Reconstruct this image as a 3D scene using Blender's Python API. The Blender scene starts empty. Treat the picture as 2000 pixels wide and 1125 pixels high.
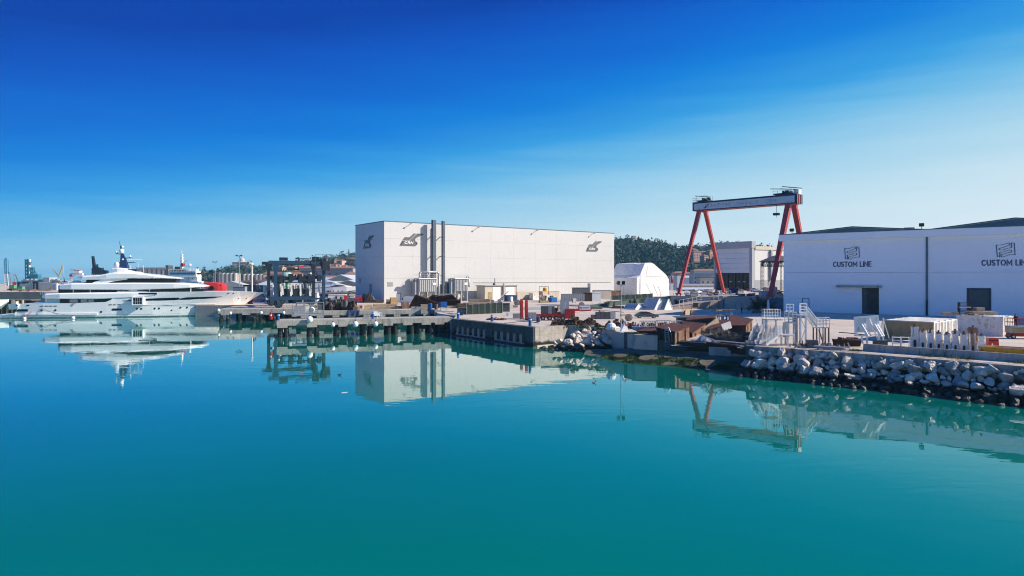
import bpy, math, random
import numpy as np
from mathutils import Vector, Matrix, noise
from mathutils.geometry import tessellate_polygon
R = random.Random(11)
PI = math.pi
C = bpy.context.scene.collection
SC = bpy.context.scene

# ------------------------------------------------------------------ camera, sky, sun, exposure
H, G, F, YH = 12.3, 3.4, 1300.0, 540.0     # eye height above the water, yard level, focal length and horizon row (2000 px wide picture)
cam = bpy.data.cameras.new('camera')
cam.sensor_width = 36.0
cam.lens = 36.0 * F / 2000.0
cam.shift_y = -22.5 / 2000.0
cam.clip_start = 0.5
cam.clip_end = 20000
cam_o = bpy.data.objects.new('camera', cam)
C.objects.link(cam_o)
cam_o.location = (0, 0, H)
cam_o.rotation_euler = (PI / 2, 0, 0)
SC.camera = cam_o

SUN_AZ = Vector((0.995, -0.06)).normalized()
SUN_EL = math.radians(33)
sd = Vector((SUN_AZ.x * math.cos(SUN_EL), SUN_AZ.y * math.cos(SUN_EL), math.sin(SUN_EL)))
sun = bpy.data.lights.new('sun', 'SUN')
sun.energy = 5.0
sun.angle = math.radians(0.5)
sun.color = (1.0, 0.90, 0.77)
sun_o = bpy.data.objects.new('sun', sun)
C.objects.link(sun_o)
sun_o.location = (60, 20, 80)
sun_o.rotation_euler = sd.to_track_quat('Z', 'Y').to_euler()

def s2l(r, g, b):
    f = lambda c: (c / 12.92 if c <= 0.04045 else ((c + 0.055) / 1.055) ** 2.4)
    return (f(r / 255), f(g / 255), f(b / 255))

W = bpy.data.worlds.new('World')
SC.world = W
W.use_nodes = True
nt = W.node_tree
N = nt.nodes
N.clear()
out = N.new('ShaderNodeOutputWorld')
bg = N.new('ShaderNodeBackground')
bg.inputs['Strength'].default_value = 0.1
sky = N.new('ShaderNodeTexSky')
sky.sky_type = 'NISHITA'
sky.sun_disc = False
sky.sun_elevation = SUN_EL
sky.sun_rotation = math.atan2(SUN_AZ.x, SUN_AZ.y)
sky.altitude = 50
sky.dust_density = 0.6
sky.ozone_density = 3.0
tc = N.new('ShaderNodeTexCoord')
sep = N.new('ShaderNodeSeparateXYZ')
nt.links.new(tc.outputs['Generated'], sep.inputs[0])
dot = N.new('ShaderNodeVectorMath'); dot.operation = 'DOT_PRODUCT'
dot.inputs[1].default_value = (SUN_AZ.x, SUN_AZ.y, 0)
nt.links.new(tc.outputs['Generated'], dot.inputs[0])
ab = N.new('ShaderNodeMath'); ab.operation = 'ABSOLUTE'
nt.links.new(sep.outputs[2], ab.inputs[0])
m1 = N.new('ShaderNodeMath'); m1.operation = 'MULTIPLY_ADD'      # elevation lowered towards the sun: the sky pales that way
m1.inputs[1].default_value = -0.165
nt.links.new(dot.outputs['Value'], m1.inputs[0]); nt.links.new(ab.outputs[0], m1.inputs[2])
ds = N.new('ShaderNodeVectorMath'); ds.operation = 'DOT_PRODUCT'; ds.inputs[1].default_value = sd        # paler glow round the sun
nt.links.new(tc.outputs['Generated'], ds.inputs[0])
g1 = N.new('ShaderNodeMath'); g1.operation = 'SUBTRACT'; g1.inputs[1].default_value = 0.62; nt.links.new(ds.outputs['Value'], g1.inputs[0])
g2 = N.new('ShaderNodeMath'); g2.operation = 'MAXIMUM'; g2.inputs[1].default_value = 0.0; nt.links.new(g1.outputs[0], g2.inputs[0])
g3 = N.new('ShaderNodeMath'); g3.operation = 'POWER'; g3.inputs[1].default_value = 2.0; nt.links.new(g2.outputs[0], g3.inputs[0])
g4 = N.new('ShaderNodeMath'); g4.operation = 'MULTIPLY_ADD'; g4.inputs[1].default_value = -2.4; nt.links.new(g3.outputs[0], g4.inputs[0]); nt.links.new(m1.outputs[0], g4.inputs[2])
mr = N.new('ShaderNodeMapRange')
mr.inputs['From Min'].default_value = -0.13; mr.inputs['From Max'].default_value = 0.87
nt.links.new(g4.outputs[0], mr.inputs['Value'])
ramp = N.new('ShaderNodeValToRGB')
stops = [(-0.13, (240, 245, 247)), (-0.05, (229, 240, 245)), (0.02, (210, 231, 242)), (0.07, (184, 220, 238)), (0.12, (150, 204, 235)), (0.16, (106, 185, 231)),
         (0.20, (52, 158, 227)), (0.25, (4, 126, 219)), (0.30, (0, 105, 208)), (0.36, (0, 83, 192)), (0.40, (0, 65, 169)), (0.55, (0, 78, 182)), (0.87, (20, 110, 204))]
el = ramp.color_ramp.elements
while len(el) < len(stops): el.new(0.5)
for e, (p, c) in zip(el, stops):
    e.position = p + 0.13
    e.color = (*s2l(*c), 1)
cm = N.new('ShaderNodeMapping'); cm.inputs['Scale'].default_value = (3, 3, 42)      # thin cloud veils low in the sky
nt.links.new(tc.outputs['Generated'], cm.inputs['Vector'])
cn = N.new('ShaderNodeTexNoise'); cn.inputs['Scale'].default_value = 1.0; cn.inputs['Detail'].default_value = 5
nt.links.new(cm.outputs[0], cn.inputs['Vector'])
cv = N.new('ShaderNodeMath'); cv.operation = 'MULTIPLY_ADD'; cv.inputs[1].default_value = 0.045
nt.links.new(cn.outputs['Fac'], cv.inputs[0]); nt.links.new(mr.outputs[0], cv.inputs[2])
cw = N.new('ShaderNodeMath'); cw.operation = 'SUBTRACT'; cw.inputs[1].default_value = 0.0225
nt.links.new(cv.outputs[0], cw.inputs[0])
nt.links.new(cw.outputs[0], ramp.inputs['Fac'])
sc = N.new('ShaderNodeMix'); sc.data_type = 'RGBA'; sc.blend_type = 'MIX'
sc.inputs['Factor'].default_value = 0.985
k10 = N.new('ShaderNodeVectorMath'); k10.operation = 'SCALE'; k10.inputs['Scale'].default_value = 6.6
nt.links.new(ramp.outputs['Color'], k10.inputs[0])
nt.links.new(sky.outputs['Color'], sc.inputs[6])
nt.links.new(k10.outputs[0], sc.inputs[7])
nt.links.new(sc.outputs[2], bg.inputs['Color'])
nt.links.new(bg.outputs[0], out.inputs[0])

SC.view_settings.view_transform = 'Standard'
SC.view_settings.look = 'None'
SC.view_settings.gamma = 1.0
SC.view_settings.use_curve_mapping = False
SC.view_settings.exposure = 0.6
SC.cycles.filter_width = 1.1
SC.cycles.use_denoising = True
SC.cycles.denoising_input_passes = 'RGB'

# ------------------------------------------------------------------ helpers
def gp(px, py, z=G):
    D = F * (H - z) / (py - YH)
    return ((px - 1000) / F * D, D)
def gx(px, D): return (px - 1000) / F * D
def hz(py, D): return H + (YH - py) / F * D
def v3(px, py, D): return Vector((gx(px, D), D, hz(py, D)))

class MB:
    def __init__(s): s.v = []; s.f = []; s.m = []; s.cm = 0
    def add(s, vs, fs):
        n = len(s.v)
        s.v += [tuple(p) for p in vs]
        s.f += [tuple(i + n for i in f) for f in fs]
        s.m += [s.cm] * len(fs)
        return s
    def bx(s, x0, x1, y0, y1, z0, z1):
        return s.add([(x0, y0, z0), (x1, y0, z0), (x1, y1, z0), (x0, y1, z0), (x0, y0, z1), (x1, y0, z1), (x1, y1, z1), (x0, y1, z1)],
                     [(3, 2, 1, 0), (4, 5, 6, 7), (0, 1, 5, 4), (1, 2, 6, 5), (2, 3, 7, 6), (3, 0, 4, 7)])
    def rbox(s, c, d, rz=0, rx=0, ry=0, tp=1.0):      # rotated box about its centre, top scaled by tp
        M = Matrix.Translation(c) @ Matrix.Rotation(rz, 4, 'Z') @ Matrix.Rotation(ry, 4, 'Y') @ Matrix.Rotation(rx, 4, 'X')
        a, b, h = d[0] / 2, d[1] / 2, d[2] / 2
        vs = [(-a, -b, -h), (a, -b, -h), (a, b, -h), (-a, b, -h), (-a * tp, -b * tp, h), (a * tp, -b * tp, h), (a * tp, b * tp, h), (-a * tp, b * tp, h)]
        return s.add([M @ Vector(p) for p in vs], [(3, 2, 1, 0), (4, 5, 6, 7), (0, 1, 5, 4), (1, 2, 6, 5), (2, 3, 7, 6), (3, 0, 4, 7)])
    def frame(s, p, q):
        p, q = Vector(p), Vector(q)
        d = (q - p).normalized()
        up = Vector((0, 0, 1)) if abs(d.z) < 0.95 else Vector((0, 1, 0))
        a = d.cross(up).normalized(); b = a.cross(d).normalized()
        return p, q, a, b
    def bar(s, p, q, w, h=None, w2=None, h2=None):
        h = w if h is None else h; w2 = w if w2 is None else w2; h2 = h if h2 is None else h2
        p, q, a, b = s.frame(p, q)
        vs = [p - a * w / 2 - b * h / 2, p + a * w / 2 - b * h / 2, p + a * w / 2 + b * h / 2, p - a * w / 2 + b * h / 2,
              q - a * w2 / 2 - b * h2 / 2, q + a * w2 / 2 - b * h2 / 2, q + a * w2 / 2 + b * h2 / 2, q - a * w2 / 2 + b * h2 / 2]
        return s.add(vs, [(3, 2, 1, 0), (4, 5, 6, 7), (0, 1, 5, 4), (1, 2, 6, 5), (2, 3, 7, 6), (3, 0, 4, 7)])
    def tube(s, p, q, r, n=6, r2=None):
        r2 = r if r2 is None else r2
        p, q, a, b = s.frame(p, q)
        vs = []
        for c, rr in ((p, r), (q, r2)):
            for i in range(n):
                t = 2 * PI * i / n
                vs.append(c + a * rr * math.cos(t) + b * rr * math.sin(t))
        fs = [(i, (i + 1) % n, n + (i + 1) % n, n + i) for i in range(n)]
        fs += [tuple(range(n - 1, -1, -1)), tuple(range(n, 2 * n))]
        return s.add(vs, fs)
    def path(s, pts, r, n=6):
        for a, b in zip(pts[:-1], pts[1:]): s.tube(a, b, r, n)
        return s
    def prism(s, pts, z0, z1):                         # plan outline (any simple polygon) raised from z0 to z1
        n = len(pts)
        ar = sum(pts[i][0] * pts[(i + 1) % n][1] - pts[(i + 1) % n][0] * pts[i][1] for i in range(n))
        if ar < 0: pts = pts[::-1]
        tri = tessellate_polygon([[Vector((p[0], p[1], 0)) for p in pts]])
        vs = [(p[0], p[1], z0) for p in pts] + [(p[0], p[1], z1) for p in pts]
        fs = [(i, (i + 1) % n, n + (i + 1) % n, n + i) for i in range(n)]
        for t in tri:
            a, b, c = [Vector((pts[i][0], pts[i][1])) for i in t]
            if (b - a).cross(c - a) < 0: t = t[::-1]
            fs.append(tuple(i + n for i in t)); fs.append(tuple(t[::-1]))
        return s.add(vs, fs)
    def slab(s, pts, y0, y1):                          # outline in x,z pushed from y0 to y1
        n0 = len(s.v)
        s.prism(pts, -y1, -y0)
        s.v[n0:] = [(x, -z, y) for (x, y, z) in s.v[n0:]]
        return s
    def slabx(s, pts, x0, x1):                         # outline in y,z pushed from x0 to x1
        n0 = len(s.v)
        s.prism(pts, x0, x1)
        s.v[n0:] = [(z, x, y) for (x, y, z) in s.v[n0:]]
        return s
    def loft(s, rings, caps=True):
        k = len(rings[0])
        vs = [p for r in rings for p in r]
        fs = []
        for i in range(len(rings) - 1):
            for j in range(k):
                a, b = i * k + j, i * k + (j + 1) % k
                fs.append((a, b, b + k, a + k))
        if caps:
            fs.append(tuple(range(k - 1, -1, -1))); fs.append(tuple(range((len(rings) - 1) * k, len(rings) * k)))
        return s.add(vs, fs)
    def ball(s, c, r, n=10, m=6, sz=1.0):
        rings = []
        for j in range(1, m):
            t = PI * j / m
            rings.append([(c[0] + r * math.sin(t) * math.cos(2 * PI * i / n), c[1] + r * math.sin(t) * math.sin(2 * PI * i / n), c[2] - r * sz * math.cos(t)) for i in range(n)])
        return s.loft(rings)
    def lathe(s, prof, c=(0, 0, 0), n=12):
        return s.loft([[(c[0] + r * math.cos(2 * PI * i / n), c[1] + r * math.sin(2 * PI * i / n), c[2] + z) for i in range(n)] for r, z in prof])
    def wheel(s, c, r, w, n=14, ax='y'):
        d = Vector((0, w / 2, 0)) if ax == 'y' else Vector((w / 2, 0, 0))
        return s.tube(Vector(c) - d, Vector(c) + d, r, n)
    def mesh(s, name, mats, smooth=False):
        me = bpy.data.meshes.new(name)
        me.from_pydata(s.v, [], s.f)
        for m in (mats if isinstance(mats, (list, tuple)) else [mats]): me.materials.append(m)
        if isinstance(mats, (list, tuple)) and len(mats) > 1: me.polygons.foreach_set('material_index', s.m)
        if smooth: me.polygons.foreach_set('use_smooth', [True] * len(me.polygons))
        me.update()
        return me

def obj(name, data, parent=None, loc=None, rz=None, label=None, cat=None, group=None, kind=None):
    o = bpy.data.objects.new(name, data)
    C.objects.link(o)
    if parent: o.parent = parent
    if loc is not None: o.location = loc
    if rz is not None: o.rotation_euler = (0, 0, rz)
    if label: o['label'] = label
    if cat: o['category'] = cat
    if group: o['group'] = group
    if kind: o['kind'] = kind
    return o
def thing(name, label, cat, loc=(0, 0, 0), rz=0, group=None):
    return obj(name, None, None, loc, rz, label, cat, group)
def part(name, mb, mat, parent, loc=None, rz=None, smooth=False, label=None, kind=None):
    return obj(name, mb.mesh(name, mat, smooth), parent, loc, rz, label=label, kind=kind)
def solo(name, mb, mat, label, cat, loc=(0, 0, 0), rz=0, group=None, smooth=False):
    return obj(name, mb.mesh(name, mat, smooth), None, loc, rz, label, cat, group)
def dup(root, loc=None, rz=None, label=None, group=None, scale=None):
    def cp(o, par):
        c = o.copy(); C.objects.link(c)
        if par: c.parent = par
        for ch in KIDS(o): cp(ch, c)
        return c
    c = cp(root, None)
    if loc is not None: c.location = loc
    if rz is not None: c.rotation_euler = (0, 0, rz)
    if scale: c.scale = scale if isinstance(scale, tuple) else (scale,) * 3
    if label: c['label'] = label
    if group: c['group'] = group
    return c
def KIDS(o): return list(o.children)
def arc(cx, cy, rx, ry, a0, a1, n=10): return [(cx + rx * math.cos(math.radians(a0 + (a1 - a0) * i / n)), cy + ry * math.sin(math.radians(a0 + (a1 - a0) * i / n))) for i in range(n + 1)]
GLYPH = {'C': (.80, [arc(.42, .5, .42, .5, 48, 312, 14)]), 'U': (.74, [[(0, 1), (0, .36)] + arc(.37, .36, .37, .36, 180, 360, 10) + [(.74, 1)]]), 'S': (.62, [arc(.31, .735, .29, .265, 40, 270, 10) + arc(.31, .235, .31, .235, 90, -140, 10)]),
         'T': (.66, [[(0, 1), (.66, 1)], [(.33, 1), (.33, 0)]]), 'O': (.92, [arc(.46, .5, .46, .5, 0, 360, 18)]), 'M': (1.02, [[(0, 0), (0, 1), (.51, .30), (1.02, 1), (1.02, 0)]]), 'L': (.52, [[(0, 1), (0, 0), (.52, 0)]]), 'I': (.0, [[(0, 0), (0, 1)]]),
         'N': (.74, [[(0, 0), (0, 1), (.74, 0), (.74, 1)]]), 'E': (.56, [[(.56, 1), (0, 1), (0, 0), (.56, 0)], [(0, .5), (.5, .5)]]), 'A': (.80, [[(0, 0), (.40, 1), (.80, 0)], [(.16, .32), (.64, .32)]]), 'V': (.78, [[(0, 1), (.39, 0), (.78, 1)]]),
         'R': (.66, [[(0, 0), (0, 1), (.36, 1)] + arc(.36, .75, .27, .25, 90, -90, 8) + [(0, .5)], [(.34, .5), (.66, 0)]]), '4': (.66, [[(.66, .28), (0, .28), (.48, 1), (.48, 0)]]), '0': (.64, [arc(.32, .5, .32, .5, 0, 360, 16)]), '5': (.60, [[(.56, 1), (.10, 1), (.05, .56)] + arc(.29, .32, .31, .32, 110, -140, 10)])}
def text(name, body, h, mat, parent, loc, rot, w=.18, shear=0.0, stretch=1.0, gap=.30, depth=.03):
    """Lettering built from strokes: cap height h, stroke width w (share of h), centred on loc, standing in the x,z plane before rotation."""
    x = 0; st = []
    for ch in body:
        if ch == ' ': x += .55; continue
        gw, strokes = GLYPH[ch]
        for s in strokes: st.append([(x + px, py) for px, py in s])
        x += gw + gap
    W_ = x - gap; mb = MB()
    for s in st:
        P = [(((px - W_ / 2) * stretch + py * shear) * h, py * h * (1 - w) + h * w / 2) for px, py in s]; closed = len(P) > 6 and abs(P[0][0] - P[-1][0]) + abs(P[0][1] - P[-1][1]) < 1e-6
        n = len(P); L_, R_ = [], []
        for i in range(n):
            a = P[i - 1] if i else (P[n - 2] if closed else None); c = P[i + 1] if i < n - 1 else (P[1] if closed else None); b = P[i]
            d1 = Vector((b[0] - a[0], b[1] - a[1])).normalized() if a else None; d2 = Vector((c[0] - b[0], c[1] - b[1])).normalized() if c else None
            d1 = d1 or d2; d2 = d2 or d1
            m = (d1 + d2).normalized(); k = 1 / max(.42, m.dot(d1)); e = Vector((0, 0))
            if a is None: e = -d2 * h * w / 2
            if c is None: e = d1 * h * w / 2
            nn = Vector((-m.y, m.x)) * h * w / 2 * k
            L_.append((b[0] + nn.x + e.x, b[1] + nn.y + e.y)); R_.append((b[0] - nn.x + e.x, b[1] - nn.y + e.y))
        mb.loft([[(l[0], -depth, l[1]), (r[0], -depth, r[1]), (r[0], 0, r[1]), (l[0], 0, l[1])] for l, r in zip(L_, R_)])
    o = part(name, mb, mat, parent, loc); o.rotation_euler = rot
    return o

# ------------------------------------------------------------------ materials
MATS = {}
def pm(name, c1, c2=None, scale=0.6, rough=0.6, metal=0.0, bump=0.0, bscale=6.0, streak=None, srange=(0.55, 0.75), stretch=(1, 1, 1), spec=0.4, detail=6, contrast=(0.35, 0.65), rust=None, coat=0.0, tide=None):
    m = bpy.data.materials.new(name); m.use_nodes = True
    t = m.node_tree; n = t.nodes; b = n['Principled BSDF']
    b.inputs['Roughness'].default_value = rough
    b.inputs['Metallic'].default_value = metal
    b.inputs['Specular IOR Level'].default_value = spec
    b.inputs['Coat Weight'].default_value = coat
    geo = n.new('ShaderNodeNewGeometry')
    c2 = c2 or tuple(x * 0.8 for x in c1)
    mp = n.new('ShaderNodeMapping'); mp.inputs['Scale'].default_value = stretch
    t.links.new(geo.outputs['Position'], mp.inputs['Vector'])
    nz = n.new('ShaderNodeTexNoise'); nz.inputs['Scale'].default_value = scale; nz.inputs['Detail'].default_value = detail; nz.inputs['Roughness'].default_value = 0.62
    t.links.new(mp.outputs[0], nz.inputs['Vector'])
    cr = n.new('ShaderNodeValToRGB')
    cr.color_ramp.elements[0].position, cr.color_ramp.elements[1].position = contrast
    cr.color_ramp.elements[0].color = (*c2, 1); cr.color_ramp.elements[1].color = (*c1, 1)
    t.links.new(nz.outputs['Fac'], cr.inputs['Fac'])
    col = cr.outputs['Color']
    def over(col, c, stretch2, sc2, rng):
        mp2 = n.new('ShaderNodeMapping'); mp2.inputs['Scale'].default_value = stretch2
        t.links.new(geo.outputs['Position'], mp2.inputs['Vector'])
        n2 = n.new('ShaderNodeTexNoise'); n2.inputs['Scale'].default_value = sc2; n2.inputs['Detail'].default_value = 5
        t.links.new(mp2.outputs[0], n2.inputs['Vector'])
        r2 = n.new('ShaderNodeMapRange'); r2.inputs['From Min'].default_value, r2.inputs['From Max'].default_value = rng
        t.links.new(n2.outputs['Fac'], r2.inputs['Value'])
        mx = n.new('ShaderNodeMix'); mx.data_type = 'RGBA'
        t.links.new(r2.outputs[0], mx.inputs['Factor']); t.links.new(col, mx.inputs[6]); mx.inputs[7].default_value = (*c, 1)
        return mx.outputs[2]
    if streak: col = over(col, streak, (1, 1, 0.12), 1.3, srange)
    if rust: col = over(col, rust, (1, 1, 0.5), 2.2, (0.56, 0.66))
    if tide:                                               # dark wet, weedy band left by the tide up to height tide
        sx = n.new('ShaderNodeSeparateXYZ'); t.links.new(geo.outputs['Position'], sx.inputs[0])
        nt_ = n.new('ShaderNodeTexNoise'); nt_.inputs['Scale'].default_value = 0.9; t.links.new(geo.outputs['Position'], nt_.inputs['Vector'])
        ad = n.new('ShaderNodeMath'); ad.operation = 'MULTIPLY_ADD'; ad.inputs[1].default_value = -0.9; t.links.new(nt_.outputs['Fac'], ad.inputs[0]); t.links.new(sx.outputs[2], ad.inputs[2])
        rt = n.new('ShaderNodeMapRange'); rt.inputs['From Min'].default_value = tide - .45 - .18; rt.inputs['From Max'].default_value = tide - .45 + .18; t.links.new(ad.outputs[0], rt.inputs['Value'])
        mt = n.new('ShaderNodeMix'); mt.data_type = 'RGBA'; t.links.new(rt.outputs[0], mt.inputs['Factor']); mt.inputs[6].default_value = (.012, .014, .011, 1); t.links.new(col, mt.inputs[7]); col = mt.outputs[2]
    t.links.new(col, b.inputs['Base Color'])
    if bump:
        n3 = n.new('ShaderNodeTexNoise'); n3.inputs['Scale'].default_value = bscale; n3.inputs['Detail'].default_value = 6
        t.links.new(geo.outputs['Position'], n3.inputs['Vector'])
        bp = n.new('ShaderNodeBump'); bp.inputs['Strength'].default_value = bump; bp.inputs['Distance'].default_value = 0.25
        t.links.new(n3.outputs['Fac'], bp.inputs['Height']); t.links.new(bp.outputs[0], b.inputs['Normal'])
    MATS[name] = m
    return m
M_white_clad = pm('white_cladding', (0.53, 0.522, 0.515), (0.515, 0.508, 0.50), scale=0.09, rough=0.45, streak=(0.47, 0.465, 0.455), srange=(0.56, 0.85))
M_grey_clad = pm('grey_cladding', (0.33, 0.35, 0.38), (0.29, 0.31, 0.34), scale=0.12, rough=0.5)
M_dark_gap = pm('dark_backing', (0.44, 0.44, 0.445), rough=0.8)
M_cl_wall = pm('painted_wall', (0.83, 0.865, 0.88), (0.79, 0.825, 0.84), scale=0.15, rough=0.6, streak=(0.72, 0.765, 0.79), srange=(0.58, 0.85))  # white wall, its paint tinted with the blue of the shade it stands in
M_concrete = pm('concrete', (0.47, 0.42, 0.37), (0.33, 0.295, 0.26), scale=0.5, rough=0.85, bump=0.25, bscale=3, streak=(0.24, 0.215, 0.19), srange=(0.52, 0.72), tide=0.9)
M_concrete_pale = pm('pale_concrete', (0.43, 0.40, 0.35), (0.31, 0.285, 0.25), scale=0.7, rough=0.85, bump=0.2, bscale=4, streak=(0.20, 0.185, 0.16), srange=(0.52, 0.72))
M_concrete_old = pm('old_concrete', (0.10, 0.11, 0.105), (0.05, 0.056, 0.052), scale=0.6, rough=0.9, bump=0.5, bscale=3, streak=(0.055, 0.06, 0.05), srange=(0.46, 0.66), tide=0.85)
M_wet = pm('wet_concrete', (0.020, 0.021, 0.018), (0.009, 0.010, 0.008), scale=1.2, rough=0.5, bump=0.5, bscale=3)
M_white = pm('white_paint', (0.80, 0.80, 0.79), (0.74, 0.74, 0.73), scale=0.3, rough=0.35)
M_gel = pm('white_gelcoat', (0.82, 0.82, 0.81), (0.80, 0.80, 0.79), scale=0.1, rough=0.22, spec=0.4)
M_yglass = pm('tinted_glass', (0.006, 0.008, 0.010), (0.009, 0.011, 0.013), rough=0.12, spec=0.22)
M_stack = pm('stack_shaded_grey', (0.075, 0.10, 0.135), (0.06, 0.08, 0.11), scale=.4, rough=.6)  # darkened grey-blue: the shade on the stacks is put into the colour
M_seawall = pm('sea_wall_concrete', (0.40, 0.355, 0.31), (0.24, 0.215, 0.19), scale=.6, rough=.9, bump=.4, bscale=3, streak=(0.10, 0.095, 0.085), srange=(.48, .66), tide=1.2)
M_glass = pm('dark_glass', (0.012, 0.016, 0.02), (0.02, 0.024, 0.03), rough=0.06, spec=0.6)
M_black = pm('black_paint', (0.012, 0.012, 0.014), rough=0.5)
M_navy = pm('navy_paint', (0.015, 0.035, 0.10), (0.02, 0.045, 0.12), rough=0.35)
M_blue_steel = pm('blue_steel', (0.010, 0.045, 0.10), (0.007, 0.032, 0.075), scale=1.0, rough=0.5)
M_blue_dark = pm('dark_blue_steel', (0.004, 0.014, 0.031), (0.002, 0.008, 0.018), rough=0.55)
M_red = pm('red_paint', (0.38, 0.012, 0.012), (0.28, 0.010, 0.010), scale=0.8, rough=0.45)
M_crane_red = pm('crane_red', (0.50, 0.055, 0.048), (0.41, 0.044, 0.04), scale=0.35, rough=0.5, streak=(0.27, 0.045, 0.038), srange=(0.6, 0.8))
M_orange = pm('orange_paint', (0.56, 0.032, 0.026), (0.46, 0.026, 0.022), rough=0.45)
M_yellow = pm('yellow_paint', (0.62, 0.36, 0.03), (0.48, 0.27, 0.025), scale=1.5, rough=0.5, rust=(0.25, 0.10, 0.03))
M_steel = pm('galvanised_steel', (0.42, 0.43, 0.44), (0.33, 0.34, 0.35), scale=2, rough=0.45, metal=0.35)
M_grey = pm('grey_paint', (0.30, 0.31, 0.33), (0.24, 0.25, 0.27), scale=1, rough=0.55)
M_grey_dk = pm('dark_grey_paint', (0.10, 0.105, 0.115), (0.07, 0.075, 0.08), scale=1, rough=0.6)
M_rust = pm('rusty_steel', (0.095, 0.029, 0.020), (0.058, 0.019, 0.014), scale=1.2, rough=0.85, bump=0.3, bscale=8, streak=(0.15, 0.052, 0.03), srange=(0.55, 0.7))
M_rust_dk = pm('dark_rusty_steel', (0.055, 0.026, 0.019), (0.03, 0.017, 0.013), scale=1.5, rough=0.9, bump=0.4, bscale=8)
M_rust_wall = pm('rust_streaked_sheet', (0.27, 0.18, 0.115), (0.13, 0.068, 0.042), scale=1.4, rough=0.8, streak=(0.16, 0.06, 0.035), srange=(0.45, 0.65))
M_wood = pm('sawn_wood', (0.46, 0.36, 0.26), (0.32, 0.24, 0.17), scale=2.5, rough=0.85, stretch=(0.6, 0.6, 3))
M_wood_dk = pm('old_wood', (0.14, 0.10, 0.075), (0.07, 0.05, 0.04), scale=3, rough=0.9)
M_crate = pm('yellow_wood', (0.55, 0.38, 0.18), (0.42, 0.27, 0.12), scale=2, rough=0.8)
M_rubber = pm('rubber', (0.018, 0.018, 0.018), rough=0.85)
M_blue = pm('blue_plastic', (0.01, 0.10, 0.35), (0.008, 0.08, 0.28), rough=0.4)
M_net = pm('green_netting', (0.012, 0.028, 0.021), (0.006, 0.015, 0.012), scale=3, rough=0.9, bump=0.4, bscale=5)
M_net_lt = pm('pale_green_netting', (0.045, 0.085, 0.065), (0.025, 0.05, 0.038), scale=1.5, rough=0.9, bump=0.4, bscale=4)
M_tan = pm('tan_paint', (0.34, 0.27, 0.14), (0.28, 0.22, 0.11), scale=1.2, rough=0.6, rust=(0.22, 0.16, 0.08))
M_cont_white = pm('white_container_paint', (0.72, 0.71, 0.68), (0.64, 0.63, 0.60), scale=0.8, rough=0.5, rust=(0.50, 0.36, 0.24))
M_mould = pm('rusty_white_paint', (0.76, 0.75, 0.72), (0.66, 0.64, 0.60), scale=1.5, rough=0.55, streak=(0.45, 0.20, 0.08), srange=(0.60, 0.70))
M_tarp = pm('white_tarpaulin', (0.63, 0.63, 0.635), (0.58, 0.58, 0.59), scale=0.25, rough=0.55, bump=0.8, bscale=0.7)
M_navy_tarp = pm('navy_tarpaulin', (0.012, 0.028, 0.085), (0.02, 0.04, 0.11), scale=1.5, rough=0.6, bump=0.4, bscale=2)
M_rock = pm('limestone', (0.70, 0.585, 0.49), (0.38, 0.31, 0.26), scale=1.1, rough=0.9, bump=1.0, bscale=3.2, contrast=(0.32, 0.6), tide=1.15)
M_rock_grey = pm('grey_limestone', (0.38, 0.34, 0.31), (0.18, 0.16, 0.145), scale=1.3, rough=0.9, bump=1.0, bscale=3.2, contrast=(0.32, 0.6), tide=1.15)
M_rock_wet = pm('wet_weedy_rock', (0.035, 0.036, 0.028), (0.012, 0.014, 0.011), scale=1.5, rough=0.45, bump=0.8, bscale=4)
M_algae = pm('algae', (0.050, 0.105, 0.018), (0.018, 0.036, 0.012), scale=0.7, rough=0.9, bump=0.9, bscale=2.5, contrast=(0.4, 0.62))
M_mud = pm('sandy_mud', (0.16, 0.135, 0.085), (0.075, 0.065, 0.045), scale=0.6, rough=0.9, bump=0.5, bscale=2)
M_silo = pm('silo_concrete', (0.50, 0.47, 0.43), (0.42, 0.39, 0.36), scale=0.1, rough=0.8)
M_pvc = pm('pale_plastic', (0.70, 0.70, 0.68), (0.62, 0.62, 0.60), rough=0.45)
M_ochre_wall = pm('ochre_plaster', (0.58, 0.40, 0.27), (0.50, 0.34, 0.23), scale=0.3, rough=0.85)
M_pink_wall = pm('pink_plaster', (0.60, 0.36, 0.29), (0.50, 0.30, 0.25), scale=0.3, rough=0.85)
M_cream_wall = pm('cream_plaster', (0.52, 0.455, 0.375), (0.43, 0.375, 0.305), scale=0.3, rough=0.85)
M_tile = pm('red_roof', (0.30, 0.155, 0.115), (0.22, 0.115, 0.09), scale=0.5, rough=0.85)
M_tile_pale = pm('pale_roof', (0.52, 0.55, 0.58), (0.44, 0.47, 0.50), scale=0.3, rough=0.7)
M_green_dome = pm('copper_green', (0.30, 0.48, 0.42), rough=0.7)
M_skin = pm('skin', (0.45, 0.26, 0.19), rough=0.6)
M_cloth = pm('navy_workwear', (0.012, 0.016, 0.032), (0.008, 0.011, 0.022), scale=4, rough=0.9)
M_hair = pm('dark_hair', (0.015, 0.011, 0.009), rough=0.8)
M_logo_dk = pm('logo_dark', (0.025, 0.028, 0.034), rough=0.5)
M_logo = pm('logo_grey', (0.115, 0.118, 0.13), rough=0.5)
M_logo_blue = pm('sign_navy', (0.012, 0.055, 0.12), rough=0.5)
M_roof_teal = pm('blue_grey_roofing', (0.075, 0.14, 0.18), (0.055, 0.11, 0.145), scale=0.5, rough=0.5)
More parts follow.
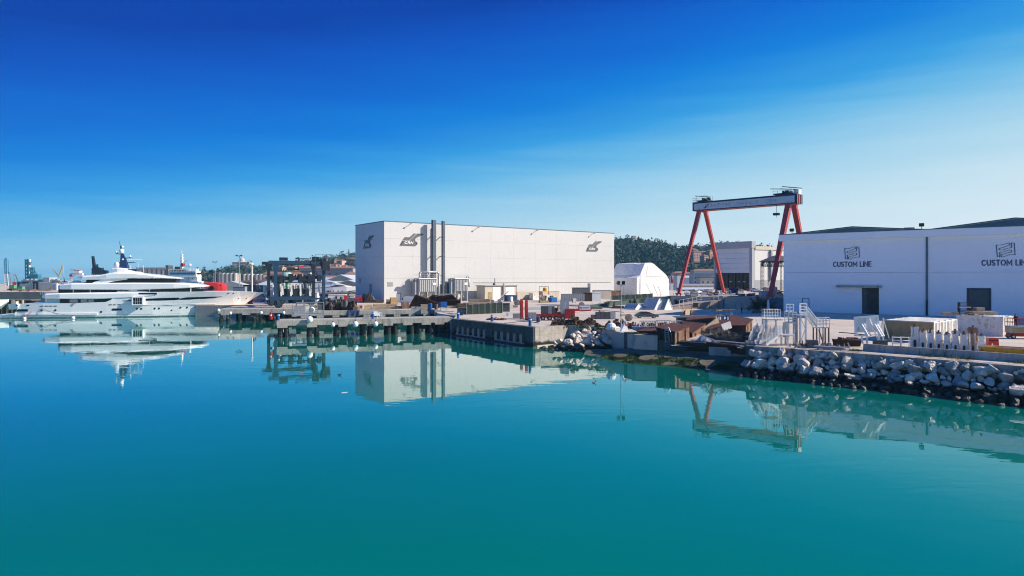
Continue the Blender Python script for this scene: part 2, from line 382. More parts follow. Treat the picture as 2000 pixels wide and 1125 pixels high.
# ------------------------------------------------------------------ water and ground
def water_mat():
    m = bpy.data.materials.new('water'); m.use_nodes = True
    t = m.node_tree; n = t.nodes; n.clear()
    ou = n.new('ShaderNodeOutputMaterial'); mx = n.new('ShaderNodeMixShader'); df = n.new('ShaderNodeBsdfDiffuse'); b = n.new('ShaderNodeBsdfGlossy')
    geo = n.new('ShaderNodeNewGeometry')
    n0 = n.new('ShaderNodeTexNoise'); n0.inputs['Scale'].default_value = 0.012; n0.inputs['Detail'].default_value = 3
    t.links.new(geo.outputs['Position'], n0.inputs['Vector'])
    cr = n.new('ShaderNodeValToRGB')
    cr.color_ramp.elements[0].position = 0.3; cr.color_ramp.elements[1].position = 0.75
    cr.color_ramp.elements[0].color = (0.0, 0.128, 0.104, 1); cr.color_ramp.elements[1].color = (0.0, 0.162, 0.134, 1)
    t.links.new(n0.outputs['Fac'], cr.inputs['Fac']); t.links.new(cr.outputs[0], df.inputs['Color'])
    b.inputs['Roughness'].default_value = 0.0
    b.inputs['Color'].default_value = (0.86, 0.98, 0.97, 1)
    fr = n.new('ShaderNodeLayerWeight'); fr.inputs['Blend'].default_value = 0.5
    fc = n.new('ShaderNodeValToRGB'); fe = fc.color_ramp.elements                       # share of mirror reflection by how flat the view falls on the surface
    for k_, (p_, v_) in enumerate(((0.0, .02), (.50, .045), (.62, .10), (.72, .215), (.79, .38), (.85, .58), (.91, .77), (1.0, .97))):
        e_ = fe[k_] if k_ < 2 else fe.new(p_)
        e_.position = p_; e_.color = (v_, v_, v_, 1)
    t.links.new(fr.outputs['Facing'], fc.inputs['Fac'])
    t.links.new(fc.outputs['Color'], mx.inputs[0]); t.links.new(df.outputs[0], mx.inputs[1]); t.links.new(b.outputs[0], mx.inputs[2]); t.links.new(mx.outputs[0], ou.inputs[0])
    h = None
    prev = None
    for sc, st, dist, stretch in ((0.30, 0.30, 0.030, (0.45, 1, 1)), (1.0, 0.22, 0.012, (0.5, 1, 1)), (4.0, 0.15, 0.0018, (0.7, 1, 1))):
        mp = n.new('ShaderNodeMapping'); mp.inputs['Scale'].default_value = stretch
        t.links.new(geo.outputs['Position'], mp.inputs['Vector'])
        nz = n.new('ShaderNodeTexNoise'); nz.inputs['Scale'].default_value = sc; nz.inputs['Detail'].default_value = 2
        t.links.new(mp.outputs[0], nz.inputs['Vector'])
        bp = n.new('ShaderNodeBump'); bp.inputs['Strength'].default_value = st; bp.inputs['Distance'].default_value = dist
        t.links.new(nz.outputs['Fac'], bp.inputs['Height'])
        if sc > .5:                                     # breeze patches: rippled lanes between calmer water
            m2 = n.new('ShaderNodeMapping'); m2.inputs['Scale'].default_value = (.010, .045, 1); m2.inputs['Rotation'].default_value = (0, 0, .25); t.links.new(geo.outputs['Position'], m2.inputs['Vector'])
            n2 = n.new('ShaderNodeTexNoise'); n2.inputs['Scale'].default_value = 1.0; n2.inputs['Detail'].default_value = 4; t.links.new(m2.outputs[0], n2.inputs['Vector'])
            r2 = n.new('ShaderNodeMapRange'); r2.inputs['From Min'].default_value = .42; r2.inputs['From Max'].default_value = .66; r2.inputs['To Min'].default_value = st * .5; r2.inputs['To Max'].default_value = st * 2.6
            t.links.new(n2.outputs['Fac'], r2.inputs['Value']); t.links.new(r2.outputs[0], bp.inputs['Strength'])
        if prev: t.links.new(prev.outputs[0], bp.inputs['Normal'])
        prev = bp
    t.links.new(prev.outputs[0], b.inputs['Normal']); t.links.new(prev.outputs[0], fr.inputs['Normal'])
    return m
M_water = water_mat()
mb = MB(); mb.add([(-8000, -400, 0), (8000, -400, 0), (8000, 9000, 0), (-8000, 9000, 0)], [(0, 1, 2, 3)])
obj('water', mb.mesh('water', M_water), kind='structure')

def ground_mat():
    m = pm('yard_paving', (0.55, 0.462, 0.375), (0.43, 0.36, 0.295), scale=0.12, rough=0.9, bump=0.15, bscale=2, streak=(0.38, 0.33, 0.29), srange=(0.55, 0.72), detail=9)
    t = m.node_tree; n = t.nodes; b = n['Principled BSDF']; geo = n.new('ShaderNodeNewGeometry')
    src = b.inputs['Base Color'].links[0].from_socket
    for sc_, st, lo, hi, c, f in ((0.35, (1, 1, 1), .60, .72, (.20, .175, .155, 1), .75), (0.05, (1, 2.5, 1), .50, .62, (.40, .36, .33, 1), .55), (1.6, (1, .25, 1), .66, .74, (.16, .14, .125, 1), .6)):
        mp = n.new('ShaderNodeMapping'); mp.inputs['Scale'].default_value = st; t.links.new(geo.outputs['Position'], mp.inputs['Vector'])
        nz = n.new('ShaderNodeTexNoise'); nz.inputs['Scale'].default_value = sc_; nz.inputs['Detail'].default_value = 7; t.links.new(mp.outputs[0], nz.inputs['Vector'])
        mr_ = n.new('ShaderNodeMapRange'); mr_.inputs['From Min'].default_value = lo; mr_.inputs['From Max'].default_value = hi; mr_.inputs['To Max'].default_value = f; t.links.new(nz.outputs['Fac'], mr_.inputs['Value'])
        mx = n.new('ShaderNodeMix'); mx.data_type = 'RGBA'; t.links.new(mr_.outputs[0], mx.inputs['Factor']); t.links.new(src, mx.inputs[6]); mx.inputs[7].default_value = c; src = mx.outputs[2]
    t.links.new(src, b.inputs['Base Color'])
    return m
M_ground = ground_mat()
LAND = [(-460, 8000), (-430, 1000), (-430, 780), (-8000, 780), (-8000, 385), (-150, 385), (-104, 300), (-98, 206), (-58, 206), (-55, 188), (-55, 171.5), (-49, 171.2), (-21, 179), (-18, 161), (-12.6, 150), (-12.3, 139.4), (4, 115.7), (10.2, 120.5), (14.6, 119),
        (17, 107), (18.8, 102), (21.9, 100.25), (24.6, 104.6), (36.5, 99.5), (33.5, 92), (30.9, 84.4), (33, 82.4), (39, 77), (42.4, 73.7), (50.3, 65.4), (72, 46), (140, -10), (8000, -300), (8000, 8000)]
mb = MB(); mb.prism(LAND, -4, G)
obj('ground', mb.mesh('ground', M_ground), kind='structure')

# the slipway bank that runs into the water, weed on it
mb = MB()
rows = 14; cols = 40
A0, A1 = Vector((12, 108)), Vector((35, 89.5)); B0, B1 = Vector((9, 96.5)), Vector((31.2, 83))
pts = []
for i in range(rows + 1):
    for j in range(cols + 1):
        u = j / cols; v = i / rows
        p = (A0.lerp(A1, u)).lerp(B0.lerp(B1, u), v)
        z = 1.25 - 1.75 * v + 0.12 * noise.noise(Vector((p.x * 0.5, p.y * 0.5, 0))) + 0.05 * noise.noise(Vector((p.x * 2, p.y * 2, 3)))
        z -= 0.9 * max(0, 0.28 - u) / 0.28
        pts.append((p.x, p.y, z))
fs = [(i * (cols + 1) + j, i * (cols + 1) + j + 1, (i + 1) * (cols + 1) + j + 1, (i + 1) * (cols + 1) + j) for i in range(rows) for j in range(cols)]
fs = [f[::-1] for f in fs]
mb.add(pts, fs)
o = obj('slipway_bank', mb.mesh('slipway_bank', M_mud, True), kind='structure')
mb = MB()                                               # weed: small ragged tufts on the lower half of the bank
for k in range(9000):
    u = R.random(); v = 0.30 + 0.58 * R.random() ** 0.8
    if noise.noise(Vector((u * 9, v * 4, 7))) < -0.12 + 0.5 * (0.42 - v): continue
    p = (A0.lerp(A1, u)).lerp(B0.lerp(B1, u), v)
    z = 1.25 - 1.75 * v - 0.9 * max(0, 0.28 - u) / 0.28
    s = 0.08 + 0.16 * R.random(); a = R.random() * 6.28
    mb.add([(p.x - s * math.cos(a), p.y - s * math.sin(a), z - 0.05), (p.x + s * math.cos(a), p.y + s * math.sin(a), z - 0.05), (p.x + R.uniform(-.1, .1), p.y + R.uniform(-.1, .1), z + s * 0.9)], [(0, 1, 2)])
obj('weed_growth', mb.mesh('weed_growth', M_algae), label='green weed growing along the tide line of the slipway bank', cat='seaweed', kind='stuff')

mb = MB(); pts = []
for i in range(9):
    for j in range(21):
        u, v = j / 20, i / 8
        a = Vector((21.95, 104.7)).lerp(Vector((36.6, 99.4)), u); b = Vector((23.4, 97.4)).lerp(Vector((33.6, 91.4)), u); p = a.lerp(b, v)
        pts.append((p.x, p.y, G - .004 - 1.25 * v + .08 * noise.noise(Vector((p.x, p.y, 0)))))
mb.add(pts, [(i * 21 + j, (i + 1) * 21 + j, (i + 1) * 21 + j + 1, i * 21 + j + 1) for i in range(8) for j in range(20)])
obj('yard_slope', mb.mesh('yard_slope', M_ground, True), kind='structure')
# ------------------------------------------------------------------ quays and piers
def quay_run(name, label, p, q, mat, beam_h=1.2, proud=0.35, nblocks=8, cols=0, colw=0.55, top_w=1.1, zbot=-1.5):
    """A quay edge from p to q: cope blocks one by one, columns below, dark wall behind."""
    p, q = Vector(p), Vector(q)
    L = (q - p).length; rz = math.atan2(q.y - p.y, q.x - p.x)
    t = thing(name, label, 'quay wall', (p.x, p.y, 0), rz)
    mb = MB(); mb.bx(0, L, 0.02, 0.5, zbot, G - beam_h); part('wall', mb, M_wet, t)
    w = L / nblocks
    for i in range(nblocks):
        mb = MB(); j = 0.012
        mb.bx(0, w - 2 * j, -proud, top_w, G - beam_h, G + 0.06 + R.uniform(-.01, .01))
        part('cope_block', mb, mat, t, (i * w + j, R.uniform(-.01, .01), 0))
    if cols:
        mb = MB(); mb.bx(-colw / 2, colw / 2, -proud + 0.08, 0.06, 0.55, G - beam_h - 0.003); me = mb.mesh('column', mat)
        for i in range(cols):
            obj('column', me, t, ((i + 0.5) * L / cols, 0, 0))
    return t, L, rz
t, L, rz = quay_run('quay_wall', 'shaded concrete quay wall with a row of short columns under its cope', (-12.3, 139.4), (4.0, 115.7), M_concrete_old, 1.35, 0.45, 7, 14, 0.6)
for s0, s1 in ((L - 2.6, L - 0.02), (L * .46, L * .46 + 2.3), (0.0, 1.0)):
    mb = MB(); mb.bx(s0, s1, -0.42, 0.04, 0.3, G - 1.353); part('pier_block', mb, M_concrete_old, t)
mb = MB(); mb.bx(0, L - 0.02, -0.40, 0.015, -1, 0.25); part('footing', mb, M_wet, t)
t, L, rz = quay_run('quay_wall', 'sunlit grey concrete quay wall beside the small heap of boulders', (4.0, 115.7), (12.5, 122.3), M_concrete, 1.3, 0.05, 2, 0)
for i in range(2):
    mb = MB(); mb.bx(0.02, L - 0.3, -0.04 - 0.005 * i, 0.015, (1.15, 0.35)[i], (G - 1.305, 1.14)[i]); part('wall_course', mb, M_concrete, t)
t, L, rz = quay_run('quay_wall', 'long pale concrete quay edge behind the near pier with junk on top', (-55, 169.6), (-20.9, 179), M_concrete_pale, 1.0, 0.9, 13, 0)
for i in range(9):
    mb = MB(); mb.bx(-0.85, 0.85, -0.86, -0.4, 1.75, G - 1.004); part('bracket', mb, M_concrete_pale, t, (2 + i * 3.9, 0, 0))
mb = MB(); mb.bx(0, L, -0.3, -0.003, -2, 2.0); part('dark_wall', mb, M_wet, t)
quay_run('quay_wall', 'low pale concrete quay edge closing the basin behind the near pier', (-20.9, 179), (-12.5, 150.2), M_concrete_pale, 1.2, 0.3, 6, 0)

def pier(label, a, b, width, zb, caps, piles, mat, pile_mat, seg, cap_out=0.35):
    a, b = Vector(a), Vector(b)
    L = (b - a).length; rz = math.atan2(b.y - a.y, b.x - a.x)
    t = thing('pier', label, 'pier', (a.x, a.y, 0), rz)
    n = max(2, int(round(L / seg))); w = L / n
    for i in range(n):
        mb = MB(); mb.bx(0.012, w - 0.012, 0, width, zb, G + R.uniform(-.012, .012)); part('deck_segment', mb, mat, t, (i * w, 0, 0))
    mb = MB(); mb.bx(-1.0, 1.0, -cap_out * 0.2, width * 0.96, zb - 0.42, zb - 0.004); me = mb.mesh('pile_cap', mat)
    for x in caps: obj('pile_cap', me, t, (x * L, 0, 0))
    mb = MB(); mb.tube((0, 0, -3), (0, 0, zb - 0.003), 0.46, 10); mb.tube((0, 0, -1), (0, 0, 0.75), 0.55, 10); me = mb.mesh('pile', pile_mat)
    for x in piles:
        for y in (0.75, width - 0.8):
            obj('pile', me, t, (x * L, y, 0))
    return t, L, rz
PN_A, PN_B = (-47.4, 134.0), (-12.9, 144.9)
near_pier, NPL, NPR = pier('long near concrete pier on dark piles hung with white ball fenders', PN_A, PN_B, 5.6, 2.35,
    [0.03, 0.19, 0.36, 0.52, 0.615, 0.73, 0.84, 0.92], [0.018, 0.05, 0.175, 0.215, 0.325, 0.368, 0.475, 0.52, 0.62, 0.66, 0.755, 0.80, 0.87, 0.925, 0.975], M_concrete_pale, M_wet, 3.0)
pier('far concrete pier on short round piles under the blue boat hoist', (-79.5, 180), (-58.2, 184.4), 24, 2.25,
     [0.08, 0.33, 0.58, 0.83], [0.03, 0.11, 0.25, 0.42, 0.5, 0.66, 0.78, 0.93], M_concrete_pale, M_concrete_old, 4.2)

# low block wall by the slipway and the walls beside it
def block_row(label, p, q, z0, z1, n, mat, depth=1.0, gap=0.03, name='block_wall', cat='block wall'):
    p, q = Vector(p), Vector(q); L = (q - p).length; rz = math.atan2(q.y - p.y, q.x - p.x)
    t = thing(name, label, cat, (p.x, p.y, z0), rz)
    w = L / n
    for i in range(n):
        mb = MB(); mb.rbox((w / 2, depth / 2 + R.uniform(-.06, .06), (z1 - z0) / 2), (w - gap, depth, z1 - z0 + R.uniform(-.04, .04)), R.uniform(-.02, .02))
        part('block', mb, mat, t, (i * w, 0, 0))
    return t
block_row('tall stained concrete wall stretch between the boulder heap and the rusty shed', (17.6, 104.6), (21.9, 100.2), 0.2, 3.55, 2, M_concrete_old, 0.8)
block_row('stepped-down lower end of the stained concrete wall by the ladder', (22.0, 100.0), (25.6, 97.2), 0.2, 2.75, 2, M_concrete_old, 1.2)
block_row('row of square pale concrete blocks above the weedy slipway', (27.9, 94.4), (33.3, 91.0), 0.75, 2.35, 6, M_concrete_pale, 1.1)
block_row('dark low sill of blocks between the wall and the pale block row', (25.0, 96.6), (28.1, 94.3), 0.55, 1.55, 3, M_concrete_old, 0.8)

# right-hand sea wall with painted marks, boulders below
SW = [(30.75, 84.5), (33, 82.45), (39, 77), (42.4, 73.7), (50.3, 65.4), (60, 56.3), (72, 46)]
t = thing('sea_wall', 'pale concrete sea wall above the long boulder slope with painted numbers', 'sea wall', (SW[0][0], SW[0][1], 0))
O = Vector(SW[0])
for i in range(len(SW) - 1):
    a, b = Vector(SW[i]) - O, Vector(SW[i + 1]) - O
    L = (b - a).length; rz = math.atan2((b - a).y, (b - a).x)
    n = max(1, int(round(L / 4)))
    for k in range(n):
        mb = MB(); mb.bx(0.01, L / n - 0.01, -0.12, 1.3, -1.0, G + 0.08 + R.uniform(-.015, .015))
        pp = a + (b - a) * (k / n)
        part('wall_segment', mb, M_seawall, t, (pp.x, pp.y, 0), rz)
mb = MB(); mb.bx(0, 8.0, -0.06, 0.9, -1, G + 0.04); part('return_wall', mb, M_concrete_old, t, (0.02, 0.1, 0), math.atan2(92 - 84.4, 33.4 - 30.9))
d0 = math.atan2(SW[1][1] - SW[0][1], SW[1][0] - SW[0][0])
text('painted_number', '40', 0.85, M_logo_dk, t, (0.62, -0.70, 2.45), (0, 0, d0), .17, depth=.012)
text('painted_number', '50', 0.85, M_logo_dk, t, (8.62, -7.86, 2.45), (0, 0, math.atan2(-5.45, 6)), .17, depth=.012)
mb = MB(); mb.bx(-.06, .06, -.01, .01, 0, .75); part('painted_mark', mb, M_logo_dk, t, (8.02, -7.37, 2.42), d0)

# jersey barriers along the sea wall
BAR = [(42.2, 79.8), (44.6, 77.2), (53.2, 68.4), (62, 59.6)]
def barrier_mesh(L):
    mb = MB(); mb.slabx([(-.32, 0), (.32, 0), (.30, .12), (.16, .42), (.12, .85), (-.12, .85), (-.16, .42), (-.30, .12)], 0, L)
    return mb.mesh('concrete_barrier', M_concrete_pale)
bm_ = barrier_mesh(2.35)
cnt = 0
for i in range(len(BAR) - 1):
    a, b = Vector(BAR[i]), Vector(BAR[i + 1]); L = (b - a).length; d = (b - a) / L
    k = 0
    while k * 2.4 < L - 0.3:
        p = a + d * k * 2.4
        obj('concrete_barrier', bm_, None, (p.x + R.uniform(-.05, .05), p.y, G), math.atan2(d.y, d.x) + R.uniform(-.015, .015),
            label='shaded concrete roadside barrier in the line along the sea wall', cat='barrier', group='concrete barriers along the sea wall')
        cnt += 1; k += 1
# grass strip and weeds at the foot of the barriers
mb = MB()
for k in range(1500):
    u = R.random(); a = Vector((40.0, 79.3)).lerp(Vector((54, 65.2)), u)
    if noise.noise(Vector((a.x * .6, a.y * .6, 1))) < 0.02: continue
    x = a.x + R.uniform(-.1, .9); y = a.y + R.uniform(-.2, .8); s = R.uniform(.03, .1); h = R.uniform(.08, .34); an = R.random() * 6.28
    mb.add([(x - s * math.cos(an), y - s * math.sin(an), G + .06), (x + s * math.cos(an), y + s * math.sin(an), G + .06), (x + R.uniform(-.1, .1), y, G + .06 + h)], [(0, 1, 2)])
M_grass = pm('dry_grass', (0.11, 0.12, 0.03), (0.06, 0.085, 0.02), scale=1.5, rough=0.9)
obj('grass', mb.mesh('grass', M_grass), label='thin green weeds and dry grass along the barrier foot', cat='grass', kind='stuff')
mb = MB()
for cx, cy, n in ((12.2, 115.6, 260), (15.0, 112.0, 170), (19.3, 103.0, 90), (24.0, 100.0, 60)):
    for k in range(n):
        x = cx + R.gauss(0, .55); y = cy + R.gauss(0, .4); s = R.uniform(.04, .12); h = R.uniform(.1, .5); an = R.random() * 6.28
        mb.add([(x - s * math.cos(an), y - s * math.sin(an), G), (x + s * math.cos(an), y + s * math.sin(an), G), (x + R.uniform(-.2, .2), y + R.uniform(-.1, .1), G + h)], [(0, 1, 2)])
M_weed = pm('green_weed', (0.055, 0.11, 0.025), (0.03, 0.065, 0.015), scale=2, rough=0.9)
obj('weeds', mb.mesh('weeds', M_weed), label='green weed tufts at the quay edge above the boulders', cat='weeds', kind='stuff')

# ------------------------------------------------------------------ boulders
def rock_mesh(seed, mat, sub=3):
    import bmesh
    bm = bmesh.new(); bmesh.ops.create_icosphere(bm, subdivisions=sub, radius=1.0)
    rr = random.Random(seed)
    pl = [(Vector((rr.gauss(0, 1), rr.gauss(0, 1), rr.gauss(0, 1))).normalized(), rr.uniform(0.46, 0.84)) for _ in range(15)]
    off = Vector((seed * 3.1, seed * 1.7, 0))
    sx, sy, sz = rr.uniform(.85, 1.25), rr.uniform(.8, 1.05), rr.uniform(.62, .9)
    for v in bm.verts:
        c = v.co.copy()
        for nrm, d in pl:
            e = c.dot(nrm) - d
            if e > 0: c -= nrm * e * 0.98
        c += c.normalized() * (0.09 * noise.noise(c * 1.7 + off) + 0.06 * noise.noise(c * 4.5 + off) + 0.035 * noise.noise(c * 10 + off))
        v.co = Vector((c.x * sx, c.y * sy, c.z * sz))
    me = bpy.data.meshes.new('boulder'); bm.to_mesh(me); bm.free()
    me.materials.append(mat)
    return me
RK_W = [rock_mesh(i, M_rock) for i in range(12)]
RK_G = [rock_mesh(40 + i, M_rock_grey) for i in range(6)]
RK_D = [rock_mesh(60 + i, M_rock_wet, 2) for i in range(6)]
WET = MB()
def wet(x, y, z, s):                                     # the many small wet boulders of the tide line go into one mass
    me = R.choice(RK_D); M = Matrix.Translation((x, y, z)) @ Matrix.Rotation(R.random() * 6.28, 4, 'Z') @ Matrix.Rotation(R.uniform(-.5, .5), 4, 'X') @ Matrix.Scale(s, 4)
    WET.add([M @ v.co for v in me.vertices], [tuple(p.vertices) for p in me.polygons])
def rock(me, x, y, z, s, label, group):
    o = obj('boulder', me, None, (x, y, z), None, label, 'boulder', group)
    o.rotation_euler = (R.uniform(-.5, .5), R.uniform(-.5, .5), R.random() * 6.28)
    o.scale = (s, s, s * R.uniform(.85, 1.05))
    return o
# long revetment
def along(poly, s):
    for a, b in zip(poly[:-1], poly[1:]):
        a, b = Vector(a), Vector(b); l = (b - a).length
        if s <= l: return a + (b - a) * s / l, (b - a) / l
        s -= l
    return Vector(poly[-1]), (Vector(poly[-1]) - Vector(poly[-2])).normalized()
LW = 'pale limestone boulder piled on the slope below the sea wall'; GW = 'pale boulders of the sea wall slope'
LG = 'grey limestone boulder piled on the slope below the sea wall'; GG = 'grey boulders of the sea wall slope'
LD = 'dark wet weedy boulder at the waterline below the sea wall'; GD = 'wet boulders along the waterline'
s = -0.6
rows_ = [(0.15, 2.85, 0.72), (0.35, 2.4, 1.0), (1.15, 1.75, 0.95), (1.9, 1.15, 0.85), (2.6, 0.62, 0.75)]
for off, z, base in rows_:
    s = -0.8 + R.random()
    while s < 43:
        r_ = base * R.choice([0.34, 0.44, 0.56, 0.7, 0.85, 1.0, 1.25]) * (0.82 if off > 2 else 1)
        s += r_ * 0.66
        p, d = along(SW, max(s, 0))
        if s < 0: p = p + d * s
        nrm = Vector((d.y, -d.x))
        q = p + nrm * (off + 0.1 + R.uniform(-.2, .25))
        grey = R.random() < 0.45
        rock(R.choice(RK_G if grey else RK_W), q.x, q.y, z + R.uniform(-.28, .22), r_, LG if grey else LW, GG if grey else GW)
        s += r_ * 0.66
for off, z, base in ((3.1, 0.30, 0.75), (3.7, -0.02, 0.7), (2.4, 0.15, 0.8)):
    s = -1.5
    while s < 47:
        r_ = base * R.uniform(.55, 1.1); s += r_ * 0.75
        p, d = along(SW, max(s, 0))
        if s < 0: p = p + d * s
        q = p + Vector((d.y, -d.x)) * (off + R.uniform(-.25, .25)); wet(q.x, q.y, z + R.uniform(-.15, .12), r_)
        s += r_ * 0.75
for k in range(9): wet(R.uniform(28.6, 30.6), R.uniform(83.2, 86.5), R.uniform(-.1, .3), R.uniform(.4, .75))
o = obj('waterline_boulders', WET.mesh('waterline_boulders', M_rock_wet), label='dark wet weedy boulders along the waterline below the sea wall', cat='boulders', kind='stuff')
for x, y, z, s in ((30.2, 84.0, 1.5, .7), (29.7, 83.0, .8, .75), (30.9, 83.2, 2.2, .62), (31.2, 82.3, 1.5, .95)):
    rock(R.choice(RK_W), x, y, z, s, LW, GW)
# core of the slope, so that no gap shows the inside
t2 = MB()
pts = []
for i, p in enumerate(SW):
    a = Vector(SW[max(0, i - 1)]); b = Vector(SW[min(len(SW) - 1, i + 1)]); d = (b - a).normalized(); nrm = Vector((d.y, -d.x))
    pts.append([(p[0] + nrm.x * .05, p[1] + nrm.y * .05, 2.1), (p[0] + nrm.x * 2.2, p[1] + nrm.y * 2.2, .55), (p[0] + nrm.x * 4.2, p[1] + nrm.y * 4.2, -1.2), (p[0] + nrm.x * .05, p[1] + nrm.y * .05, -1.2)])
t2.loft(pts); obj('rubble_bank', t2.mesh('rubble_bank', M_wet), kind='structure')
# heap by the quay corner (boulders by picture column and row, on a sloping heap)
LH = 'white limestone boulder in the small heap at the quay corner'; GH = 'boulders heaped at the quay corner'
def heap_pt(px, py):                                    # the heap rises from the waterline at D 107 to the yard edge at D 118
    for k in range(60):
        D = 104 + k * 0.25
        z = hz(py, D)
        if z <= 0.2 + (D - 105.5) * 0.30: return gx(px, D), D, z
    return gx(px, D), D, z
for px, py, s in ((1092, 664, .75), (1107, 667, 1.05), (1118, 654, .85), (1127, 664, 1.25), (1128, 650, .9), (1140, 657, 1.0), (1141, 645, .75), (1147, 667, 1.3), (1155, 655, 1.05), (1160, 648, .8), (1168, 669, 1.2), (1172, 657, 1.1), (1181, 651, .85),
                  (1186, 665, 1.25), (1194, 655, 1.05), (1197, 667, 1.2), (1207, 661, 1.15), (1209, 671, 1.0), (1203, 650, .7), (1116, 672, .7), (1136, 674, .8), (1158, 676, .8), (1177, 677, .7), (1150, 641, .6), (1172, 645, .6), (1188, 645, .6), (1083, 668, .5), (1214, 655, .8), (1130, 658, .9), (1164, 660, 1.0), (1182, 659, 1.0), (1150, 649, .8), (1200, 660, 1.0)):
    x, y, z = heap_pt(px, py)
    rock(R.choice(RK_W), x, y, z - 0.15, s * 0.92, LH, GH)
for k in range(26):
    px = 1060 + k * 6.3 + R.uniform(-2, 2); py = 681 + R.uniform(-2, 5)
    D = F * (H - 0.15) / (py - YH)
    rock(R.choice(RK_D), gx(px, D), D + .8, R.uniform(-.15, .25), R.uniform(.5, .95), 'dark wet boulder at the waterline of the quay corner heap', 'wet boulders at the quay corner')
mb = MB(); mb.loft([[(8, 111, -1), (8, 122, -1), (8, 122, 0.2), (8, 119, .2)], [(12, 108.5, -1), (12, 122, -1), (12, 121.5, 3.0), (12, 117.0, 2.0)], [(17.3, 105.5, -1), (17.3, 119, -1), (17.3, 119, 3.2), (17.3, 110.5, 1.8)]])
obj('heap_core', mb.mesh('heap_core', M_wet), kind='structure')

# ------------------------------------------------------------------ the big white hall
HU = Vector((0.807, 0.591)).normalized(); HW_ = Vector((-HU.y, HU.x))
hall_rz = math.atan2(HU.y, HU.x)
hall = thing('boat_hall', 'huge windowless white boatbuilding hall with dark gull emblems on its walls', 'building', (-43.8, 228, G), hall_rz)
HL, HD, HT = 110.0, 24.6, 27.9
mb = MB(); mb.bx(0.12, HL - 0.12, 0.12, HD - 0.12, 0, HT - 0.15); part('core', mb, M_dark_gap, hall)
rowz = [0, 8.2, 15.9, 22.0, HT]
ncol = 10; cw = HL / ncol
for j in range(4):
    mb = MB(); mb.bx(0.014, cw - 0.014, 0, 0.119, rowz[j] + 0.014, rowz[j + 1] - 0.014); me = mb.mesh('wall_panel', M_white_clad)
    for i in range(ncol): obj('wall_panel', me, hall, (i * cw, 0, 0))
    mb = MB(); mb.bx(0, 0.119, 0.13, HD / 3 - 0.05, rowz[j] + 0.04, rowz[j + 1] - 0.04); me = mb.mesh('end_panel', M_white_clad)
    for i in range(3): obj('end_panel', me, hall, (0, i * HD / 3, 0))
mb = MB(); mb.bx(-0.06, HL + .06, -0.06, HD + .06, HT - 0.14, HT + 0.16); part('roof_edge', mb, M_roof_teal, hall)
mb = MB(); mb.bx(HL - 0.119, HL, 0.13, HD, 0, HT - .145); part('end_wall', mb, M_white_clad, hall)
# two stacks
for s_, wdt, top in ((18.1, 1.25, 29.0), (21.9, 0.95, 28.8)):
    mb = MB(); mb.bx(-wdt / 2, wdt / 2, -2.9, -2.9 + wdt, 1.5, top)
    st = part('exhaust_stack', mb, M_stack, hall, (s_, 0, 0))
    for z in (9, 16, 23):
        mb = MB(); mb.bx(-.1, .1, -2.9 + wdt + .002, -.003, z, z + .25); part('bracket', mb, M_grey_dk, st)
        mb = MB(); mb.bx(-wdt / 2 - .06, wdt / 2 + .06, -2.96, -2.84 + wdt, z, z + .18); part('flange', mb, M_stack, st)
# louvre, doors, roof lamps
def opening(parent, name, x0, x1, z0, z1, mat, y=-0.05, frame=True, fm=None):
    mb = MB(); mb.bx(x0, x1, y, 0.02 - 0.022, z0, z1); o = part(name, mb, mat, parent)
    if frame:
        mb = MB(); w = 0.14
        mb.bx(x0 - w, x0, y - .05, y + .04, z0, z1 + w); mb.bx(x1, x1 + w, y - .05, y + .04, z0, z1 + w); mb.bx(x0, x1, y - .05, y + .04, z1, z1 + w)
        part('frame', mb, fm or M_grey_dk, o)
    return o
lv = opening(hall, 'louvre', 1.3, 3.3, 5.5, 7.0, M_grey, -0.06, False)
for k in range(6):
    mb = MB(); mb.bx(1.32, 3.28, -.11, -.062, 5.55 + k * .24, 5.68 + k * .24); part('slat', mb, M_steel, lv)
opening(hall, 'door', 4.9, 6.1, 0.1, 2.9, M_white, -0.05, True)
for x0 in (9.7, 38, 97, 66):
    mb = MB(); mb.bar((x0, -.02, HT - .8), (x0 - .3, -1.4, HT - .55), .12); mb.rbox((x0 - .35, -1.5, HT - .6), (.6, .35, .3)); part('floodlight', mb, M_grey_dk, hall)
mb = MB()                                                # end wall: tall door and a window, on the x=0 face
mb.bx(-.05, -.002, 10.1, 12.0, 0.1, 6.0); dr = part('tall_door', mb, M_grey, hall)
mb = MB(); mb.bx(-.09, -.05, 11.0, 11.1, 0.1, 6.0); mb.bx(-.09, -.05, 9.96, 10.1, .1, 6.1); mb.bx(-.09, -.05, 12.0, 12.14, .1, 6.1); mb.bx(-.09, -.05, 9.96, 12.14, 6.0, 6.14); part('door_frame', mb, M_grey_dk, dr)
mb = MB(); mb.bx(-.06, -.002, 19.5, 21.3, 6.2, 8.1); part('window', mb, M_glass, hall)
mb = MB(); mb.tube((HL * .33, -.12, 6.6), (HL - 2, -.12, 6.4), 0.07, 6); part('service_pipe', mb, M_grey, hall)
